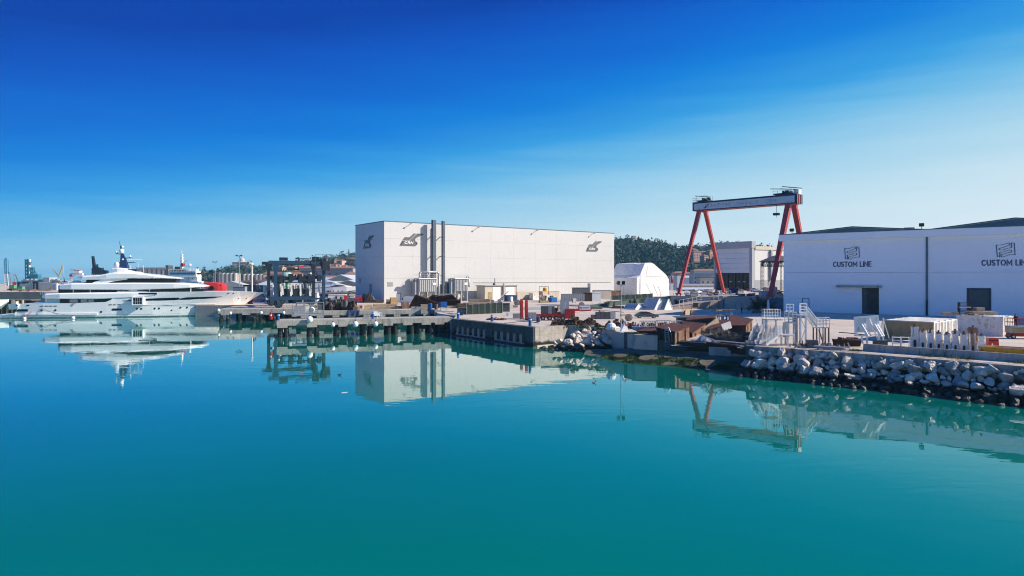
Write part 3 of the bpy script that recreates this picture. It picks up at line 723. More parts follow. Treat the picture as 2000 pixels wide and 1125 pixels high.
# emblem: gull on a slanted plate with the letters
def emblem(parent, w, loc, rot):
    k = w / 640.0                                         # traced in the units of an enlarged view
    def P(l): return [((x - 980) * k, (490 - y) * k) for x, y in l]
    e = obj('emblem', None, parent, loc); e.rotation_euler = rot
    def plate(name, l, y0, y1, m):
        mb = MB(); mb.slab(P(l), y0, y1); return part(name, mb, m, e)
    plate('plate', [(980, 490), (1055, 365), (1245, 365), (1420, 210), (1440, 200), (1400, 310), (1385, 345), (1395, 390), (1440, 400), (1448, 435), (1420, 462), (1395, 490)], -.10, -.004, M_logo)
    plate('upper_wing', [(1065, 350), (1110, 290), (1235, 290), (1350, 190), (1425, 190), (1240, 350)], -.11, -.004, M_logo)
    plate('tail_wing', [(1445, 190), (1615, 190), (1600, 210), (1400, 300), (1375, 280)], -.11, -.004, M_logo)
    plate('dark_edge', [(1010, 465), (1050, 378), (1075, 378), (1035, 465)], -.125, -.101, M_logo_dk)
    plate('dark_top', [(1110, 302), (1116, 288), (1238, 288), (1232, 302)], -.125, -.111, M_logo_dk)
    plate('tail_edge', [(1452, 208), (1456, 190), (1612, 190), (1600, 208)], -.125, -.111, M_logo_dk)
    plate('dark_hook', [(1385, 345), (1395, 380), (1440, 392), (1452, 430), (1425, 465), (1400, 462), (1425, 430), (1420, 408), (1385, 398), (1374, 350)], -.125, -.101, M_logo_dk)
    text('letters', 'CRN', 60 * k, M_white, e, ((1212 - 980) * k, -.102, (490 - 442) * k), (0, 0, 0), .24, .28, 1.15, .42, .03)
    return e
emblem(hall, 9.5, (5.8, 0, 19.6), (0, 0, 0))
emblem(hall, 9.5, (93.2, 0, 19.6), (0, 0, 0))
emblem(hall, 9.2, (-0.005, 17.3, 19.0), (0, 0, -PI / 2))
# dust filter units on legs in front of the hall
def filter_unit(label, s, w, withduct):
    p = Vector((-43.8, 228)) + HU * s - HW_ * 4.6
    t = thing('filter_unit', label, 'dust filter', (p.x, p.y, G), hall_rz)
    mb = MB(); mb.bx(0, w, 0, 3.2, 3.6, 8.0); b = part('filter_body', mb, M_steel, t)
    n = 9
    mb = MB(); mb.bx(-.09, .09, -.16, -.003, 3.7, 7.7); me = mb.mesh('rib', M_steel)
    for i in range(n): obj('rib', me, b, ((i + .5) * w / n, 0, 0))
    mb = MB(); mb.bx(-.15, w + .15, -.35, 3.35, 8.003, 8.35); part('top_platform', mb, M_pvc, t)
    mb = MB()
    for i in range(8):
        x = -.1 + i * (w + .2) / 7; mb.tube((x, -.3, 8.35), (x, -.3, 9.5), .04, 5)
    mb.tube((-.1, -.3, 9.5), (w + .1, -.3, 9.5), .045, 5); mb.tube((-.1, -.3, 8.95), (w + .1, -.3, 8.95), .035, 5)
    mb.tube((-.1, -.3, 9.5), (-.1, 3.2, 9.5), .045, 5); mb.tube((w + .1, -.3, 9.5), (w + .1, 3.2, 9.5), .045, 5)
    part('railing', mb, M_steel, t)
    mb = MB(); mb.bx(0, .35, 0, .35, 0, 3.597); me = mb.mesh('leg', M_steel)
    for x in (0.02, w / 2 - .17, w - .37):
        for y in (0.02, 2.8): obj('leg', me, t, (x, y, 0))
    for x in (w * .27, w * .73):
        mb = MB(); mb.loft([[(x - w * .2, .3, 3.59), (x + w * .2, .3, 3.59), (x + w * .2, 2.9, 3.59), (x - w * .2, 2.9, 3.59)], [(x - .3, 1.3, 1.8), (x + .3, 1.3, 1.8), (x + .3, 1.9, 1.8), (x - .3, 1.9, 1.8)]])
        part('hopper', mb, M_grey, t)
    mb = MB(); mb.bx(-1.2, -.003, .6, 2.6, .8, 8.1); part('side_duct', mb, M_grey, t)
    if withduct:
        mb = MB()
        mb.path([(1.2, 1.6, 8.35), (1.2, 1.6, 10.0), (1.7, 1.6, 10.5), (8.2, 1.6, 10.5), (8.9, 1.6, 9.8), (8.9, 1.6, .2)], .38, 10); mb.path([(4.6, 1.6, 8.35), (4.6, 1.6, 9.6), (5.2, 1.6, 10.4)], .3, 10)
        part('air_duct', mb, M_steel, t, smooth=True)
        mb = MB(); mb.tube((-2.6, 1.6, 7.6), (-1.2, 1.6, 7.6), .55, 12); mb.ball((-2.6, 1.6, 7.6), .62, 10, 6); part('inlet_elbow', mb, M_grey, t, smooth=True)
    else:
        mb = MB(); mb.path([(w + .2, 1.5, 8.2), (w + .6, 1.5, 8.9), (w + 1.2, 1.5, 8.9), (w + 1.4, 1.5, 8.3), (w + 1.4, 1.5, 5.0)], .3, 10); part('air_duct', mb, M_steel, t, smooth=True)
        mb = MB(); mb.bx(-2.0, -1.25, .6, 2.0, 0, 6.6); part('fan_tower', mb, M_blue_steel, t)
    mb = MB(); mb.bx(w - 1.6, w - .3, -.19, -.17, 5.9, 6.7); part('notice_plate', mb, M_white, t)
    return t
filter_unit('ribbed grey filter unit under the arched air duct by the white hall', 10.9, 7.0, True)
filter_unit('ribbed grey filter unit beside the blue fan tower, nearer the hall stair', 25.4, 5.6, False)

# ------------------------------------------------------------------ painted hall on the right with the sign
CU = Vector((0.794, -0.607)).normalized()
cl_rz = math.atan2(CU.y, CU.x)
cl = thing('painted_hall', 'long pale blue-white hall in shade with two navy flag signs', 'building', (63.2, 155, G), cl_rz)
CL_L, CL_D, CL_H = 114.0, 70.0, 17.1
mb = MB(); mb.bx(0.3, CL_L, 0.3, CL_D, 0, CL_H + .9); part('core', mb, M_dark_gap, cl)
bays = [0, 28.5, 57.0, 85.5, 114]
doors = {0: (16.4, 19.7, 6.45), 1: (35.5, 39.1, 6.4)}
for i in range(4):
    x0, x1 = bays[i] + .03, bays[i + 1] - .03
    mb = MB()
    if i in doors:
        a, b_, h = doors[i]
        mb.bx(x0, a, 0, .3, 0, 9.75); mb.bx(b_, x1, 0, .3, 0, 9.75); mb.bx(a, b_, 0, .3, h, 9.75)
    else: mb.bx(x0, x1, 0, .3, 0, 9.75)
    part('wall_panel', mb, M_cl_wall, cl)
    mb = MB(); mb.bx(x0, x1, 0, .3, 9.80, CL_H - .003); part('wall_panel', mb, M_cl_wall, cl)
for i in range(8):
    mb = MB(); mb.bx(0, .297, .32 + i * 8.6, 8.9 + i * 8.6, 0, CL_H - .003); part('side_panel', mb, M_cl_wall, cl)
mb = MB(); mb.bx(-.8, CL_L, -.8, -.5, CL_H, CL_H + 1.45); mb.bx(-.8, -.5, -.5, CL_D, CL_H, CL_H + 1.45); mb.bx(-.5, CL_L, -.5, .3, CL_H, CL_H + .15); part('parapet', mb, M_cl_wall, cl)
mb = MB(); mb.bx(-.84, CL_L, -.86, -.48, CL_H + 1.452, CL_H + 1.6); part('parapet_flashing', mb, M_roof_teal, cl)
for x0, x1, rise in ((.6, 27.9, 1.2), (29.1, 57.0, 1.6), (57.6, 85.5, 1.6)):
    mb = MB(); xm = (x0 + x1) / 2
    mb.slab([(x0, CL_H + 1.0), (x1, CL_H + 1.0), (x1, CL_H + 1.5), (xm, CL_H + 1.5 + rise), (x0, CL_H + 1.5)], 1.5, CL_D); part('roof', mb, M_roof_teal, cl)
    mb = MB(); mb.bar((x0, 1.35, CL_H + 1.62), (xm, 1.35, CL_H + 1.62 + rise), .28, .22); mb.bar((xm, 1.35, CL_H + 1.62 + rise), (x1, 1.35, CL_H + 1.62), .28, .22); part('gable_trim', mb, M_blue_steel, cl)
for x in (2.0, 27.6):
    mb = MB(); mb.bar((x, -.3, CL_H + 1.6), (x, -.3, CL_H + 2.3), .12); mb.rbox((x, -.5, CL_H + 2.5), (.9, .5, .6), 0, .4); part('floodlight', mb, M_black, cl)
mb = MB(); mb.bx(24.0, 26.0, 3, 4, CL_H + 1.0, CL_H + 2.3); part('roof_hatch', mb, M_pvc, cl)
mb = MB(); mb.bx(28.32, 28.68, -.22, -.003, 0.2, CL_H - .05); part('downpipe', mb, M_roof_teal, cl)
mb = MB(); mb.bx(28.30, 28.70, -.27, -.225, 0.1, 4.0); part('pipe_guard', mb, M_blue_dark, cl)
# door 1 recess: dark curtain and a folded leaf; sliding track above
mb = MB(); mb.bx(16.4, 19.7, .26, .298, 0, 6.45); d = part('doorway', mb, M_black, cl)
mb = MB()
for k in range(5): mb.bx(16.45 + k * .2, 16.58 + k * .2, .1 + .04 * (k % 2), .16 + .04 * (k % 2), 0, 6.4)
part('folded_door', mb, M_grey_dk, d)
mb = MB(); mb.bx(17.55, 17.65, .15, .25, 0, 6.4); mb.bx(18.1, 19.6, .2, .25, 4.6, 4.8); part('inner_frame', mb, M_grey_dk, d)
mb = MB(); mb.bx(11.4, 20.3, -.75, -.003, 6.5, 6.95); part('door_track', mb, M_concrete_pale, cl)
mb = MB(); mb.bx(35.5, 39.1, .26, .298, 0, 6.4); d = part('doorway', mb, M_black, cl)
mb = MB(); mb.bx(-.14, .14, 0, .05, .05, 6.3); me = mb.mesh('curtain_strip', M_grey_dk)
for k in range(11): obj('curtain_strip', me, d, (35.75 + k * .31, .14 + .05 * (k % 2), 0))
mb = MB(); mb.bx(35.3, 39.3, -.06, -.003, 6.4, 6.6); mb.bx(35.3, 35.5, -.06, -.003, 0, 6.4); mb.bx(39.1, 39.3, -.06, -.003, 0, 6.4); part('door_frame', mb, M_blue_steel, d)
mb = MB(); mb.bx(4.3, 5.55, -.05, -.003, .05, 3.8); d = part('door', mb, M_cl_wall, cl)
mb = MB(); mb.bx(4.18, 4.3, -.1, -.003, .05, 3.9); mb.bx(5.55, 5.67, -.1, -.003, .05, 3.9); mb.bx(4.3, 5.55, -.1, -.003, 3.8, 3.9); part('frame', mb, M_blue_steel, d)
FLAG = [(130, 155), (185, 163), (240, 160), (285, 142), (330, 125), (375, 120), (380, 168), (345, 178), (310, 193), (250, 222), (185, 238), (190, 276), (250, 274), (290, 258), (330, 240), (370, 232), (410, 230), (410, 116), (460, 126), (475, 395), (435, 384), (395, 384), (330, 400), (280, 430), (225, 436), (220, 378), (260, 372), (300, 356), (350, 340), (410, 330), (408, 280), (370, 280), (330, 292), (270, 320), (195, 328), (195, 435), (150, 428)]
def cl_sign(x0):
    e = obj('wall_sign', None, cl, (x0, 0, 0))
    text('lettering', 'CUSTOM LINE', 1.2, M_logo_blue, e, (3.7, -.003, 11.0), (0, 0, 0), .165, 0, .60, .36, .05)
    k = 2.95 / 345
    mb = MB(); pts = [((x - 130) * k + 2.25, -.05, 12.7 + (436 - y) * k) for x, y in FLAG]
    for a, b in zip(pts, pts[1:] + pts[:1]): mb.bar(a, b, .13, .06)
    part('flag_outline', mb, M_logo_blue, e)
cl_sign(10.75); cl_sign(37.85)
# the yard rises gently to this hall; a raised slab carries the crane and the repair hall
CN = Vector((CU.y, -CU.x)); mb = MB(); pts = []
if CN.y > 0: CN = -CN
for j in range(13):
    for i in range(25):
        s_ = -9 + 76 * i / 24; o_ = -4 + 34 * j / 12; p = Vector((63.2, 155)) + CU * s_ + CN * o_
        k = min(1, max(0, (s_ + 8) / 10)); k = k * k * (3 - 2 * k)
        pts.append((p.x, p.y, G + .004 + .8 * k * (1 - max(0, o_) / 30)))
mb.add(pts, [(j * 25 + i, (j + 1) * 25 + i, (j + 1) * 25 + i + 1, j * 25 + i + 1) for j in range(12) for i in range(24)])
obj('apron', mb.mesh('apron', M_ground, True), kind='structure')
PZ = 6.65
mb = MB(); mb.prism([(47, 197), (57, 183.2), (62.5, 181.2), (81.5, 181.2), (88.5, 190), (97, 199), (160, 281), (190, 330), (100, 330), (84, 290), (76, 258), (60, 226)], 2.9, PZ)
obj('raised_slab', mb.mesh('raised_slab', M_ground), kind='structure')
# ------------------------------------------------------------------ red gantry crane
GA, GB = Vector((92.2, 325.0)), Vector((124.4, 293.0))
gu = (GB - GA).normalized(); gl = (GB - GA).length; gn = Vector((gu.y, -gu.x))      # gn looks towards the camera side
if gn.y > 0: gn = -gn
crane = thing('gantry_crane', 'tall red A-frame gantry crane with a white lettered girder', 'gantry crane', (GA.x, GA.y, G), math.atan2(gu.y, gu.x))
# local: x along the girder, -y towards the camera
GZ = hz(397, 325) - G; GH = 3.9
mb = MB(); mb.bx(-2.6, gl + 2.2, -3.0, 3.0, GZ - GH, GZ); gd = part('girder', mb, M_crane_red, crane)
mb = MB(); mb.bx(-1.9, gl + 1.3, -3.06, -3.003, GZ - GH + .45, GZ - .4); part('side_plate', mb, pm('girder_shaded_grey', (.50, .56, .60), (.43, .49, .53), scale=.4, rough=.6, streak=(.36, .40, .43)), gd)  # pale girder face greyed: its shade is part of the plate colour
mb = MB(); mb.bx(-2.66, gl + 2.26, -3.2, 3.2, GZ + .003, GZ + .35); mb.bx(-2.66, -1.95, -3.12, -3.004, GZ - GH, GZ); part('top_rail', mb, M_navy, gd)
mb = MB(); mb.bx(-2.6, gl + 2.2, -3.10, -3.004, GZ - GH, GZ - GH + .40); mb.bx(-1.9, gl + 1.3, -3.10, -3.004, GZ - .38, GZ - .003); part('edge_flange', mb, M_blue_dark, gd)
mb = MB()
for y in (-2.9, -1.0, 1.0, 2.8): mb.bx(gl + 2.203, gl + 2.4, y - .12, y + .12, GZ - GH, GZ)
mb.bx(gl + 1.35, gl + 2.2, -3.09, -3.004, GZ - GH, GZ); part('end_rib', mb, M_blue_dark, gd)
text('girder_lettering', 'CANTIERE   NAVALE   CRN', 1.55, M_grey, gd, (gl * .475, -3.062, GZ - GH + 1.15), (0, 0, 0), .13, 0, 1.0, .45, .02)['kind'] = 'stuff'
mb = MB(); mb.slab([(0, 0), (.7, 0), (2.5, 1.3), (3.6, 1.35), (2.6, .9), (1.6, .15), (1.7, -.5), (.4, -.5), (.4, -.3), (1.3, -.25)], -.04, 0); o = part('gull_mark', mb, M_blue_dark, gd, (3.0, -3.065, GZ - GH + 1.5))
LS = 21.8
for xi, wt, wb in ((0.9, 1.75, 1.3), (gl - 1.3, 2.3, 1.5)):
    for sgn in (-1, 1):
        mb = MB(); mb.bar((xi, sgn * 3.0, GZ - GH - .003), (xi, sgn * LS, .9), wt, wt * .8, wb, wb * .7); lg = part('leg', mb, M_crane_red, crane)
        mb = MB(); mb.bx(xi - 1.5, xi + 1.5, sgn * LS - .6, sgn * LS + .6, .6, 1.2); bg_ = part('bogie', mb, M_crane_red, lg)
        mb = MB()
        for k in (-.9, .9): mb.wheel((xi + k, sgn * LS, .35), .35, .4, 10, 'y')
        part('rail_wheel', mb, M_grey_dk, lg)
        mb = MB()
        for k in range(14): mb.tube((xi + wt / 2 + .25, sgn * (3 + k * 1.2), GZ - GH - 2 - k * 2.2), (xi + wt / 2 + .25, sgn * (3 + k * 1.2 + 1.2), GZ - GH - 2 - (k + 1) * 2.2), .07, 4)
        part('ladder', mb, M_grey_dk, lg)
    mb = MB(); mb.bx(xi - wt / 2 - .05, xi + wt / 2 + .05, -4.4, 4.4, GZ - GH - .5, GZ - GH - .004); part('leg_head', mb, M_crane_red, crane)
def trolley(x, w, big):
    t = part('trolley', MB().bx(x - w / 2, x + w / 2, -2.4, 2.4, GZ + .75, GZ + 1.2), M_blue_dark, crane)
    mb = MB()
    for i in range(7 if big else 5):
        a, b = R.uniform(-w / 2, w / 2 - 1.2), R.uniform(-2.2, 1.5); mb.bx(x + a, x + a + R.uniform(.8, 1.6), b, b + R.uniform(.6, 1.4), GZ + 1.2, GZ + 1.5 + R.uniform(.3, 1.3))
    part('winch', mb, M_blue_dark, t)
    mb = MB(); mb.bar((x - w * .7, -1.5, GZ + 3.6), (x + w * .7, -1.5, GZ + 2.4), .25, .3)
    if big: mb.bar((x - w * .2, 1.5, GZ + 4.6), (x + w * .9, 1.5, GZ + 3.0), .3, .3)
    part('boom', mb, M_blue_dark, t)
    mb = MB()
    for sx in (-1, 1):
        for y in (-2.4, 2.4): mb.tube((x + sx * w / 2, y, GZ + .8), (x + sx * w / 2, y, GZ + 3.2), .07, 4)
    for z in (2.2, 3.2): mb.tube((x - w / 2, -2.4, GZ + z), (x + w / 2, -2.4, GZ + z), .05, 4)
    part('handrail', mb, M_steel, t)
    mb = MB()
    for sx in (-1, 1): mb.wheel((x + sx * w * .35, -2.2, GZ + .56), .21, .3, 8, 'y'); mb.wheel((x + sx * w * .35, 2.2, GZ + .56), .21, .3, 8, 'y')
    part('trolley_wheel', mb, M_grey_dk, t)
    return t
trolley(2.0, 6.0, False); trolley(gl - 4.5, 8.0, True)
mb = MB()
for z in (1.3, 2.3): mb.tube((-2.5, -3, GZ + z), (-2.5, 3, GZ + z), .06, 4); mb.tube((-2.5, -3, GZ + z), (0, -3, GZ + z), .06, 4); mb.tube((gl + 2, -3, GZ + z), (gl + 2, 3, GZ + z), .06, 4)
for p in ((-2.5, -3), (-2.5, 3), (-1.2, -3), (gl + 2, -3), (gl + 2, 0), (gl + 2, 3)): mb.tube((*p, GZ + .3), (*p, GZ + 2.3), .06, 4)
part('end_railing', mb, M_steel, gd)
mb = MB(); mb.bx(gl - 9.2, gl - 6.8, -1, 1, GZ - GH - 4.4, GZ - GH - 3.4); mb.tube((gl - 8, 0, GZ - GH - 5.4), (gl - 8, 0, GZ - GH), .09, 6); part('hook_block', mb, M_blue_dark, crane)
mb = MB(); mb.bx(gl - .2, gl + 2.0, -.5, 2.9, GZ + .36, GZ + 2.6); part('machinery_house', mb, M_pvc, crane)

crane.location = (58.5, 206.4, PZ); crane.scale = (.635,) * 3
# ------------------------------------------------------------------ white shrink-wrapped tent
TU = Vector((16.9, 16.0)).normalized()
tent = thing('tent_hall', 'bulky white tarpaulin tent hall with a tall folded gable end', 'tent', (57, 297, G), math.atan2(TU.y, TU.x))
def tent_ring(y, k):
    P = [(0, 0), (0, 8.9), (1.4, 11.2), (4.0, 14.8), (6.0, 15.3), (9.0, 15.1), (11.5, 14.5), (14.6, 12.9), (18.0, 11.0), (21.2, 9.3), (22.9, 7.8), (23.4, 5.5), (23.3, 0)]
    return [(x + (R.uniform(-.15, .15) if 0 < z < 15 else 0), y, z * k + (R.uniform(-.18, .18) if 0 < z else 0)) for x, z in P]
mb = MB(); mb.loft([tent_ring(0, 1), tent_ring(3.3, .985), tent_ring(6.6, 1.0), tent_ring(10, .985), tent_ring(13.2, .99), tent_ring(16, .98)]); part('canvas', mb, M_tarp, tent)
mb = MB(); mb.slab([(-2.5, 0), (-2.55, 4), (-2.45, 8.3), (-.02, 9.5), (-.02, 0)], -.25, 16); part('side_canvas', mb, M_tarp, tent)
mb = MB(); mb.loft([[(-.35, -.5, 0), (.35, -.5, 0), (.35, .02, 0), (-.35, .02, 0)], [(-.3, -.45, 5), (.3, -.6, 5), (.3, .02, 5), (-.3, .02, 5)], [(-.1, -.35, 9.6), (.5, -.4, 9.8), (.5, .02, 9.8), (-.1, .02, 9.6)]]); part('corner_fold', mb, M_tarp, tent)
mb = MB()
for x0, z0, x1, z1 in ((5, 5.5, 9.5, .2), (10.5, 5.2, 14, .2), (14.2, 4.4, 17, .3), (4.5, 9, 17, 9), (6, 13.5, 4.8, 9.2)): mb.bar((x0, -.06, z0), (x1, -.06, z1), .09, .05)
part('fold_line', mb, M_tarp, tent)

# ------------------------------------------------------------------ second hall with the big folding door
h2u = Vector((16.0, -25.0)).normalized()                 # along its shaded front, towards the lit corner
P2 = Vector((149.6, 413.0)); LF = 30.0
A2 = P2 - h2u * LF
h2 = thing('repair_hall', 'grey ship repair hall with a half-open folding door behind the crane', 'building', (A2.x, A2.y, G), math.atan2(h2u.y, h2u.x))
HT2 = hz(471, 413) - G
mb = MB(); mb.bx(.4, LF - .13, 2.6, 90, 0, HT2 - 5.2); part('core', mb, M_grey_clad, h2)
zt = HT2 - 4.2; zo = hz(533, 413) - G
mb = MB(); mb.bx(-.3, LF + .3, -.7, 3.0, zt, HT2); part('parapet', mb, M_grey_clad, h2)
mb = MB(); mb.bx(0, 1.4, 0, 2.5, 0, zt - .003); part('door_post', mb, M_grey_clad, h2)
mb = MB(); mb.bx(LF - 2.1, LF - .003, 0, 2.5, 0, zt - .003); part('door_post', mb, M_grey_clad, h2)
n = 5; hh = (zt - zo) / n
M_door2 = pm('door_fabric', (0.64, 0.67, 0.70), (0.58, 0.61, 0.64), scale=.3, rough=.6)
for i in range(n):
    mb = MB(); mb.bx(1.42, LF - 2.12, .3, .6, 0, hh - .12); part('door_section', mb, M_door2, h2, (0, 0, zo + i * hh))
mb = MB(); mb.bx(1.42, LF - 2.12, 2.3, 2.55, 0, zo - .01); part('opening', mb, M_black, h2)
mb = MB(); mb.bx(-1.1, 1.1, 0, .05, 0, zo - .4); me = mb.mesh('strip_curtain', M_black)
for i in range(9): obj('strip_curtain', me, h2, (3.2 + i * 2.9, 1.6 + .3 * (i % 2), 0.1))
mb = MB(); mb.bx(0, 1.9, 0, .06, 0, .35); me = mb.mesh('lit_gap', M_pvc)
for x in (5.5, 11.5, 18, 22): obj('lit_gap', me, h2, (x, 1.5, 5.3))
mb = MB(); mb.bx(LF - .127, LF + .0, 2.62, 90, 6.5, HT2 - 5.3); part('side_cladding', mb, M_white_clad, h2)
mb = MB(); mb.bx(LF - .127, LF + .06, 2.62, 90, 0, 6.45); part('side_base', mb, M_grey, h2)
mb = MB(); mb.bx(LF - .6, LF + .5, 2.62, 90, HT2 - 5.2, HT2 - 3.0); part('eaves', mb, M_cream_wall, h2)
for y in (17, 38, 60):
    mb = MB(); mb.bx(LF + .1, LF + 1.4, y, y + 1.4, 6.5, HT2 - 5.25); part('duct', mb, M_grey, h2)

h2.location = (85.0, 280.5, PZ); h2.scale = (.64,) * 3
# open octagonal pavilion / shelter beside it
pav = thing('round_shelter', 'open round shelter with a dark roof on trussed posts', 'shelter', (gx(1519, 318), 318, G), 0.2)
rz_ = hz(512, 318) - G; rr = 7.6
for k in range(8):
    a = k * PI / 4
    x, y = rr * math.cos(a), rr * math.sin(a)
    mb = MB(); mb.tube((x - .3, y, 0), (x - .3, y, rz_ - .01), .12, 5); mb.tube((x + .3, y, 0), (x + .3, y, rz_ - .01), .12, 5)
    for j in range(8): mb.tube((x - .3, y, j * rz_ / 8), (x + .3, y, (j + 1) * rz_ / 8), .05, 4)
    part('post', mb, M_grey_dk, pav)
    b = a + PI / 4; x2, y2 = rr * math.cos(b), rr * math.sin(b)
    mb = MB(); mb.tube((x, y, rz_), (x2, y2, rz_), .15, 5); mb.tube((x, y, rz_ - 2), (x2, y2, rz_ - 2), .15, 5)
    for j in range(5):
        p = lambda u, z: (x + (x2 - x) * u, y + (y2 - y) * u, z)
        mb.tube(p(j / 5, rz_ - 2), p((j + .5) / 5, rz_), .09, 4); mb.tube(p((j + .5) / 5, rz_), p((j + 1) / 5, rz_ - 2), .09, 4)
    part('truss', mb, M_grey_dk, pav)
mb = MB(); mb.lathe([(rr + .8, rz_ + .16), (rr + .8, rz_ + .4), (2, rz_ + 3.0), (.05, rz_ + 3.4)], n=16); part('roof', mb, M_grey_dk, pav)

pav.location = (gx(1519, 203.5), 203.5, PZ); pav.scale = (.64,) * 3
# ------------------------------------------------------------------ motor yacht
def yx(px): return (px - 17) / 6.76
def yz(py): return 12.3 + (540 - py) / 6.6
yacht = thing('motor_yacht', 'large white motor yacht with dark window bands moored at the pier', 'yacht', (gx(15, 193.5) - 5.0, 199.5, 0), math.radians(12))
HS = [(20, 613.5, 4.9, 4.7, -1.5), (47, 613.5, 5.1, 4.8, -1.6), (48.5, 611.5, 5.15, 4.9, -1.6), (59, 593, 5.35, 4.95, -1.7), (100, 592.3, 5.8, 5.5, -2), (150, 592.5, 6.0, 5.7, -2.2), (214, 590.5, 6.0, 5.7, -2.2), (224, 586, 6.0, 5.7, -2.2), (233, 573.5, 6.0, 5.7, -2.2),
      (300, 571.6, 6.0, 5.5, -2.2), (350, 571, 5.85, 4.6, -2), (390, 570.8, 5.5, 3.3, -1.8), (420, 571, 5.0, 2.2, -1.5), (440, 571.3, 4.4, 1.2, -1.0), (452, 571.5, 3.95, .55, -.2), (466, 572, 3.25, .3, yz(604)), (482, 572.5, 2.3, .2, yz(592)), (497, 573.2, 1.2, .12, yz(582.5)), (506, 573.8, .55, .08, yz(577.5)), (512, 574.3, .1, .05, yz(575.2))]
def hull_ring(s):
    px, sy, hd, hw, zb = s; x = yx(px); zs = yz(sy)
    zw = max(0.35, zb + .25)
    pr = [(0.02, zb), (hw * .75, max(zb + .05, min(-.6, zw))), (hw, zw), (hw + (hd - hw) * .30, zw + (zs - zw) * .35), (hw + (hd - hw) * .68, zw + (zs - zw) * .7), (hd, zs)]
    return [(x, -a, z) for a, z in pr] + [(x, a, z) for a, z in pr[::-1]]
mb = MB(); mb.loft([hull_ring(s) for s in HS]); hull = part('hull', mb, M_gel, yacht)
def hull_w(px, z):
    for a, b in zip(HS[:-1], HS[1:]):
        if a[0] <= px <= b[0]:
            t = (px - a[0]) / (b[0] - a[0]); ra, rb = hull_ring(a)[:6], hull_ring(b)[:6]
            pr = [(-(p[1] + (q[1] - p[1]) * t), p[2] + (q[2] - p[2]) * t) for p, q in zip(ra, rb)]
            for (w0, z0), (w1, z1) in zip(pr[:-1], pr[1:]):
                if z0 <= z <= z1 and z1 > z0: return w0 + (w1 - w0) * (z - z0) / (z1 - z0)
            return pr[-1][0]
    return 1
def hull_strip(name, top, bot, mat, off=.05, parent=None):   # top, bot: [(px, py)] with equal counts; a thin plate that follows the side
    mb = MB(); rings = []
    for (pa, ya), (pb, yb) in zip(top, bot):
        za, zb = yz(ya), yz(yb); wa, wb = hull_w(pa, za), hull_w(pb, zb)
        rings.append([(yx(pb), -wb - off, zb), (yx(pa), -wa - off, za), (yx(pa), -wa + .03, za), (yx(pb), -wb + .03, zb)])
    mb.loft(rings); return part(name, mb, mat, parent or hull)
xs = [24, 48, 100, 150, 214, 233, 300, 350, 390, 420, 436, 446]
hull_strip('boot_stripe', [(p, 616.4 - .9 * (p / 450)) for p in xs], [(p, 623) for p in xs], M_black, .04)
xs = [288, 310, 340, 370, 400, 420, 432]
hull_strip('window_strip', list(zip(xs, [584.6, 583.6, 583, 582.4, 581.8, 581.5, 581.4])), list(zip(xs, [588.6, 588.4, 588, 587, 585.4, 583.6, 581.9])), M_yglass)
hull_strip('window_strip', [(245, 588), (264, 587)], [(245, 589), (264, 589.5)], M_yglass)
xs = [243, 280, 330, 380, 418]
hull_strip('rub_rail', [(p, 596.0) for p in xs], [(p, 597.4) for p in xs], M_gel, .16)
xs = [66, 100, 150, 198]
hull_strip('swim_fender', [(p, 612) for p in xs], [(p, 615.5) for p in xs], M_gel, .25)
for a, b, y0, y1 in ((95, 101, 597, 598.4), (103.5, 109, 597, 598.4), (111, 117, 597, 598.4), (119.5, 125, 597, 598.4), (219, 225, 595.4, 596.8), (227, 232, 595.4, 596.8), (235, 241, 595.4, 596.8), (225, 243, 603.6, 607.6), (50, 55, 595.4, 597), (70, 75, 595, 597), (44, 72, 603.6, 608)):
    hull_strip('hull_window', [(a if b - a < 20 else a + 4, y0), (b, y0)], [(a, y1), (b, y1)], M_yglass)
for px, py in ((97, 606), (122, 606), (205, 610), (271, 604.6), (279, 604.6), (304, 604.4), (312, 604.4), (335, 608), (352, 603.2), (364, 603.2), (380, 602.8), (392, 602.6), (407.5, 602), (462, 585.5), (477, 585.3), (444, 574.4), (454, 574.4)):
    z = yz(py); w = hull_w(px, z); mb = MB(); mb.tube((yx(px), -w - .06, z), (yx(px), -w + .05, z), .3 if px < 430 else .24, 10); part('porthole', mb, M_yglass, hull)
# fold-down balcony
z0, z1 = yz(597), yz(580.5); x0, x1 = yx(264), yx(285)
mb = MB(); mb.bx(x0, x1, -7.0, -5.9, z0, z0 + .28); mb.bx(x0, x0 + .3, -7.0, -5.9, z0 + .28, z1 - .25); mb.bx(x1 - .3, x1, -7.0, -5.9, z0 + .28, z1 - .25); mb.bx(x0, x1, -7.0, -5.9, z1 - .25, z1); bal = part('balcony', mb, M_gel, yacht)
mb = MB(); mb.bx(x0 + .31, x1 - .31, -6.7, -6.5, z0 + .29, z1 - .26); part('pane', mb, M_yglass, bal)
mb = MB()
for k in (.33, .5, .67): xx = x0 + (x1 - x0) * k; mb.tube((xx, -6.95, z0 + .28), (xx, -6.95, z1 - .25), .04, 4)
mb.tube((x0 + .3, -6.95, z0 + 1.0), (x1 - .3, -6.95, z0 + 1.0), .05, 4); part('rail', mb, M_steel, bal)
def deck_ring(px, hw, zb, zt, rr=.35):
    x = yx(px); rr = min(rr, (zt - zb) * .48, hw * .5)
    pr = [(hw - rr * .7, zb), (hw, zb + rr * .6), (hw, zt - rr), (hw - rr, zt)]
    return [(x, -a, z) for a, z in pr] + [(x, a, z) for a, z in pr[::-1]]
def deck(name, st, mat, rr=.35):
    mb = MB(); mb.loft([deck_ring(px, hw, yz(b), yz(t), rr) for px, hw, b, t in st]); return part(name, mb, mat, yacht)
deck('main_saloon', [(128, 5.1, 594, 583), (232, 5.2, 594, 583), (240, 5.2, 594, 583)], M_yglass)
